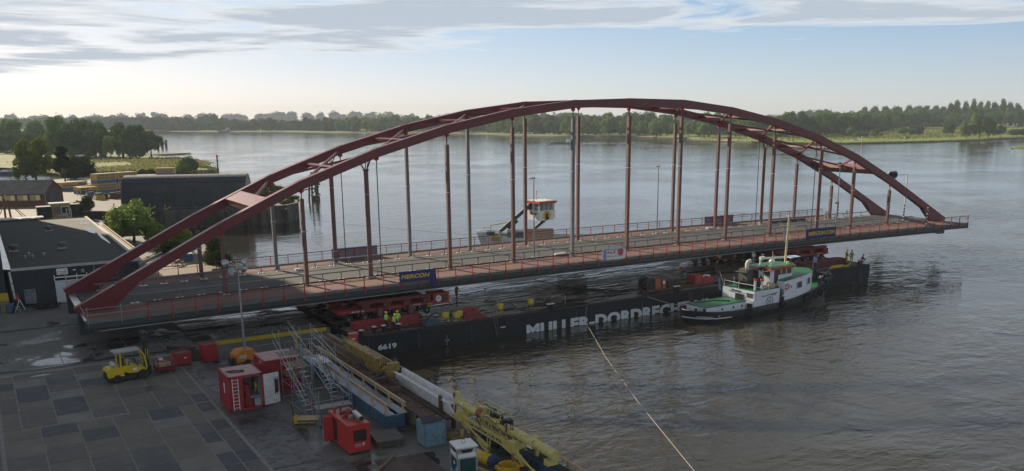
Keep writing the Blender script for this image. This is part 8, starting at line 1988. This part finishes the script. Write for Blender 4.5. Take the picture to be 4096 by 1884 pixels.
woods('far_bank_woods', 34, [(-500,2330),(-200,2290),(20,2080),(170,1730),(240,1500),(262,1470)], 260, 15, 26, 60, 4.2, 420, (.038,.06,.028))
woods('distant_woods', 35, [(-900,3600),(0,3500),(500,3300),(900,3000),(1100,2700)], 120, 24, 40, 120, 8.0, 150, (.04,.06,.03))
# reeds and rough grass: too many blades to count
def tufts(name, seed, pts, n, spread, h, size, col):
    rs = np.random.RandomState(seed); P_ = list(along(pts, n)); c = np.array([(x+rs.uniform(-spread,spread), y+rs.uniform(-spread,spread)*1.0, 0) for x, y in P_]); c[:, 2] = h*rs.uniform(.6,1.2,len(c)); q = rs.normal(size=(len(c),3)); q[:, 2] *= .35; q /= np.linalg.norm(q, axis=1)[:, None]
    o = link(name, leaf_mesh(name, c, q, size, rs, .6)); o['kind'] = 'stuff'; o.color = (*col, 1); return o
tufts('bank_grass', 41, [(424,404),(428,352),(443,335),(470,328),(503,319),(555,315),(628,320),(720,303)], 5200, 2.2, .75, 1.2, (.075,.10,.028))
tufts('meadow_tussocks', 42, [(470,430),(560,400),(650,400),(760,440),(820,500)], 7000, 55, 1.9, 1.5, (.12,.14,.04))
tufts('headland_grass', 43, [(-30,322),(-10,330),(8,345),(12,380),(8,410),(-10,400),(-20,415)], 9000, 16, 1.9, 1.1, (.16,.165,.06))
tufts('shore_reeds', 44, [(-38,319),(-28,317),(-10,307),(8,302),(17,305),(20,318),(19,360),(23,400),(27,445)], 2600, 1.6, .9, 1.0, (.075,.105,.03))
# ---------------------------------------------------------------- a label of its own for each tree of a row
TONE = {DG: 'dark green', MG: 'mid green', YG: 'yellow green', GG: 'grey green', WG: 'pale green'}
SHAPE = {'round': 'round-headed', 'low': 'bushy', 'willow': 'willow-like', 'poplar': 'slender', 'bush': 'rounded'}
ORD = 'first second third fourth fifth sixth seventh eighth ninth tenth eleventh twelfth thirteenth fourteenth fifteenth sixteenth seventeenth eighteenth nineteenth'.split()
TENS = {20: 'twent', 30: 'thirt', 40: 'fort', 50: 'fift'}
def nth(k):
    if k < 20: return ORD[k-1]
    return TENS[k//10*10]+('ieth' if k % 10 == 0 else 'y-'+ORD[k % 10-1])
def number_row(group, where):
    vw = cam.matrix_world.inverted()
    row = sorted((o for o in SC.objects if o.get('group') == group), key=lambda o: (lambda p: p.x/-p.z)(vw @ o.location))
    for k, o in enumerate(row):
        cr = next(c for c in o.children if c.name.startswith('crown')); tn = min(TONE, key=lambda q: sum(abs(a-b) for a, b in zip(q, cr.color))); sh = next(v for q, v in SHAPE.items() if KIND_OF[cr.data.name].startswith(q))
        o['label'] = '%s %s %s, %s from the left %s' % (TONE[tn], sh, o['category'], nth(k+1), where)
KIND_OF = {v[0].name: k for k, v in KINDS.items()}
for g_, w_ in ((GS, 'in the front row of the wooded shore'), (GS2, 'in the second row of the wooded shore'), (GS3, 'along the wood edge behind the meadow'), (GS4, 'along the foot of the meadow wood'), (GS5, 'in the poplar row behind the marina'), ('plantation trees left of the poplars', 'in the plantation beside the poplars'), ('hedge shrubs behind the arched shed', 'in the hedge behind the arched shed'), ('bushes at the overgrown end of the old quay', 'on the overgrown end of the old quay'), ('row of pollard willows on the right bank', 'in the pollard row at the right edge')): number_row(g_, w_)
# ---------------------------------------------------------------- haze
hz = MB(); hz.box(-2500,3200,-400,4300,-3.2,62)
hm = bpy.data.materials.new('haze_air'); hm.use_nodes = True; ht_ = hm.node_tree; ht_.nodes.clear()
ho = ht_.nodes.new('ShaderNodeOutputMaterial'); pv = ht_.nodes.new('ShaderNodeVolumePrincipled'); ht_.links.new(pv.outputs[0], ho.inputs['Volume'])
pv.inputs['Color'].default_value = (.80,.90,1.0,1); pv.inputs['Density'].default_value = .00013; pv.inputs['Anisotropy'].default_value = .0
ho_ = struct('haze', hz, hm); ho_['kind'] = 'stuff'
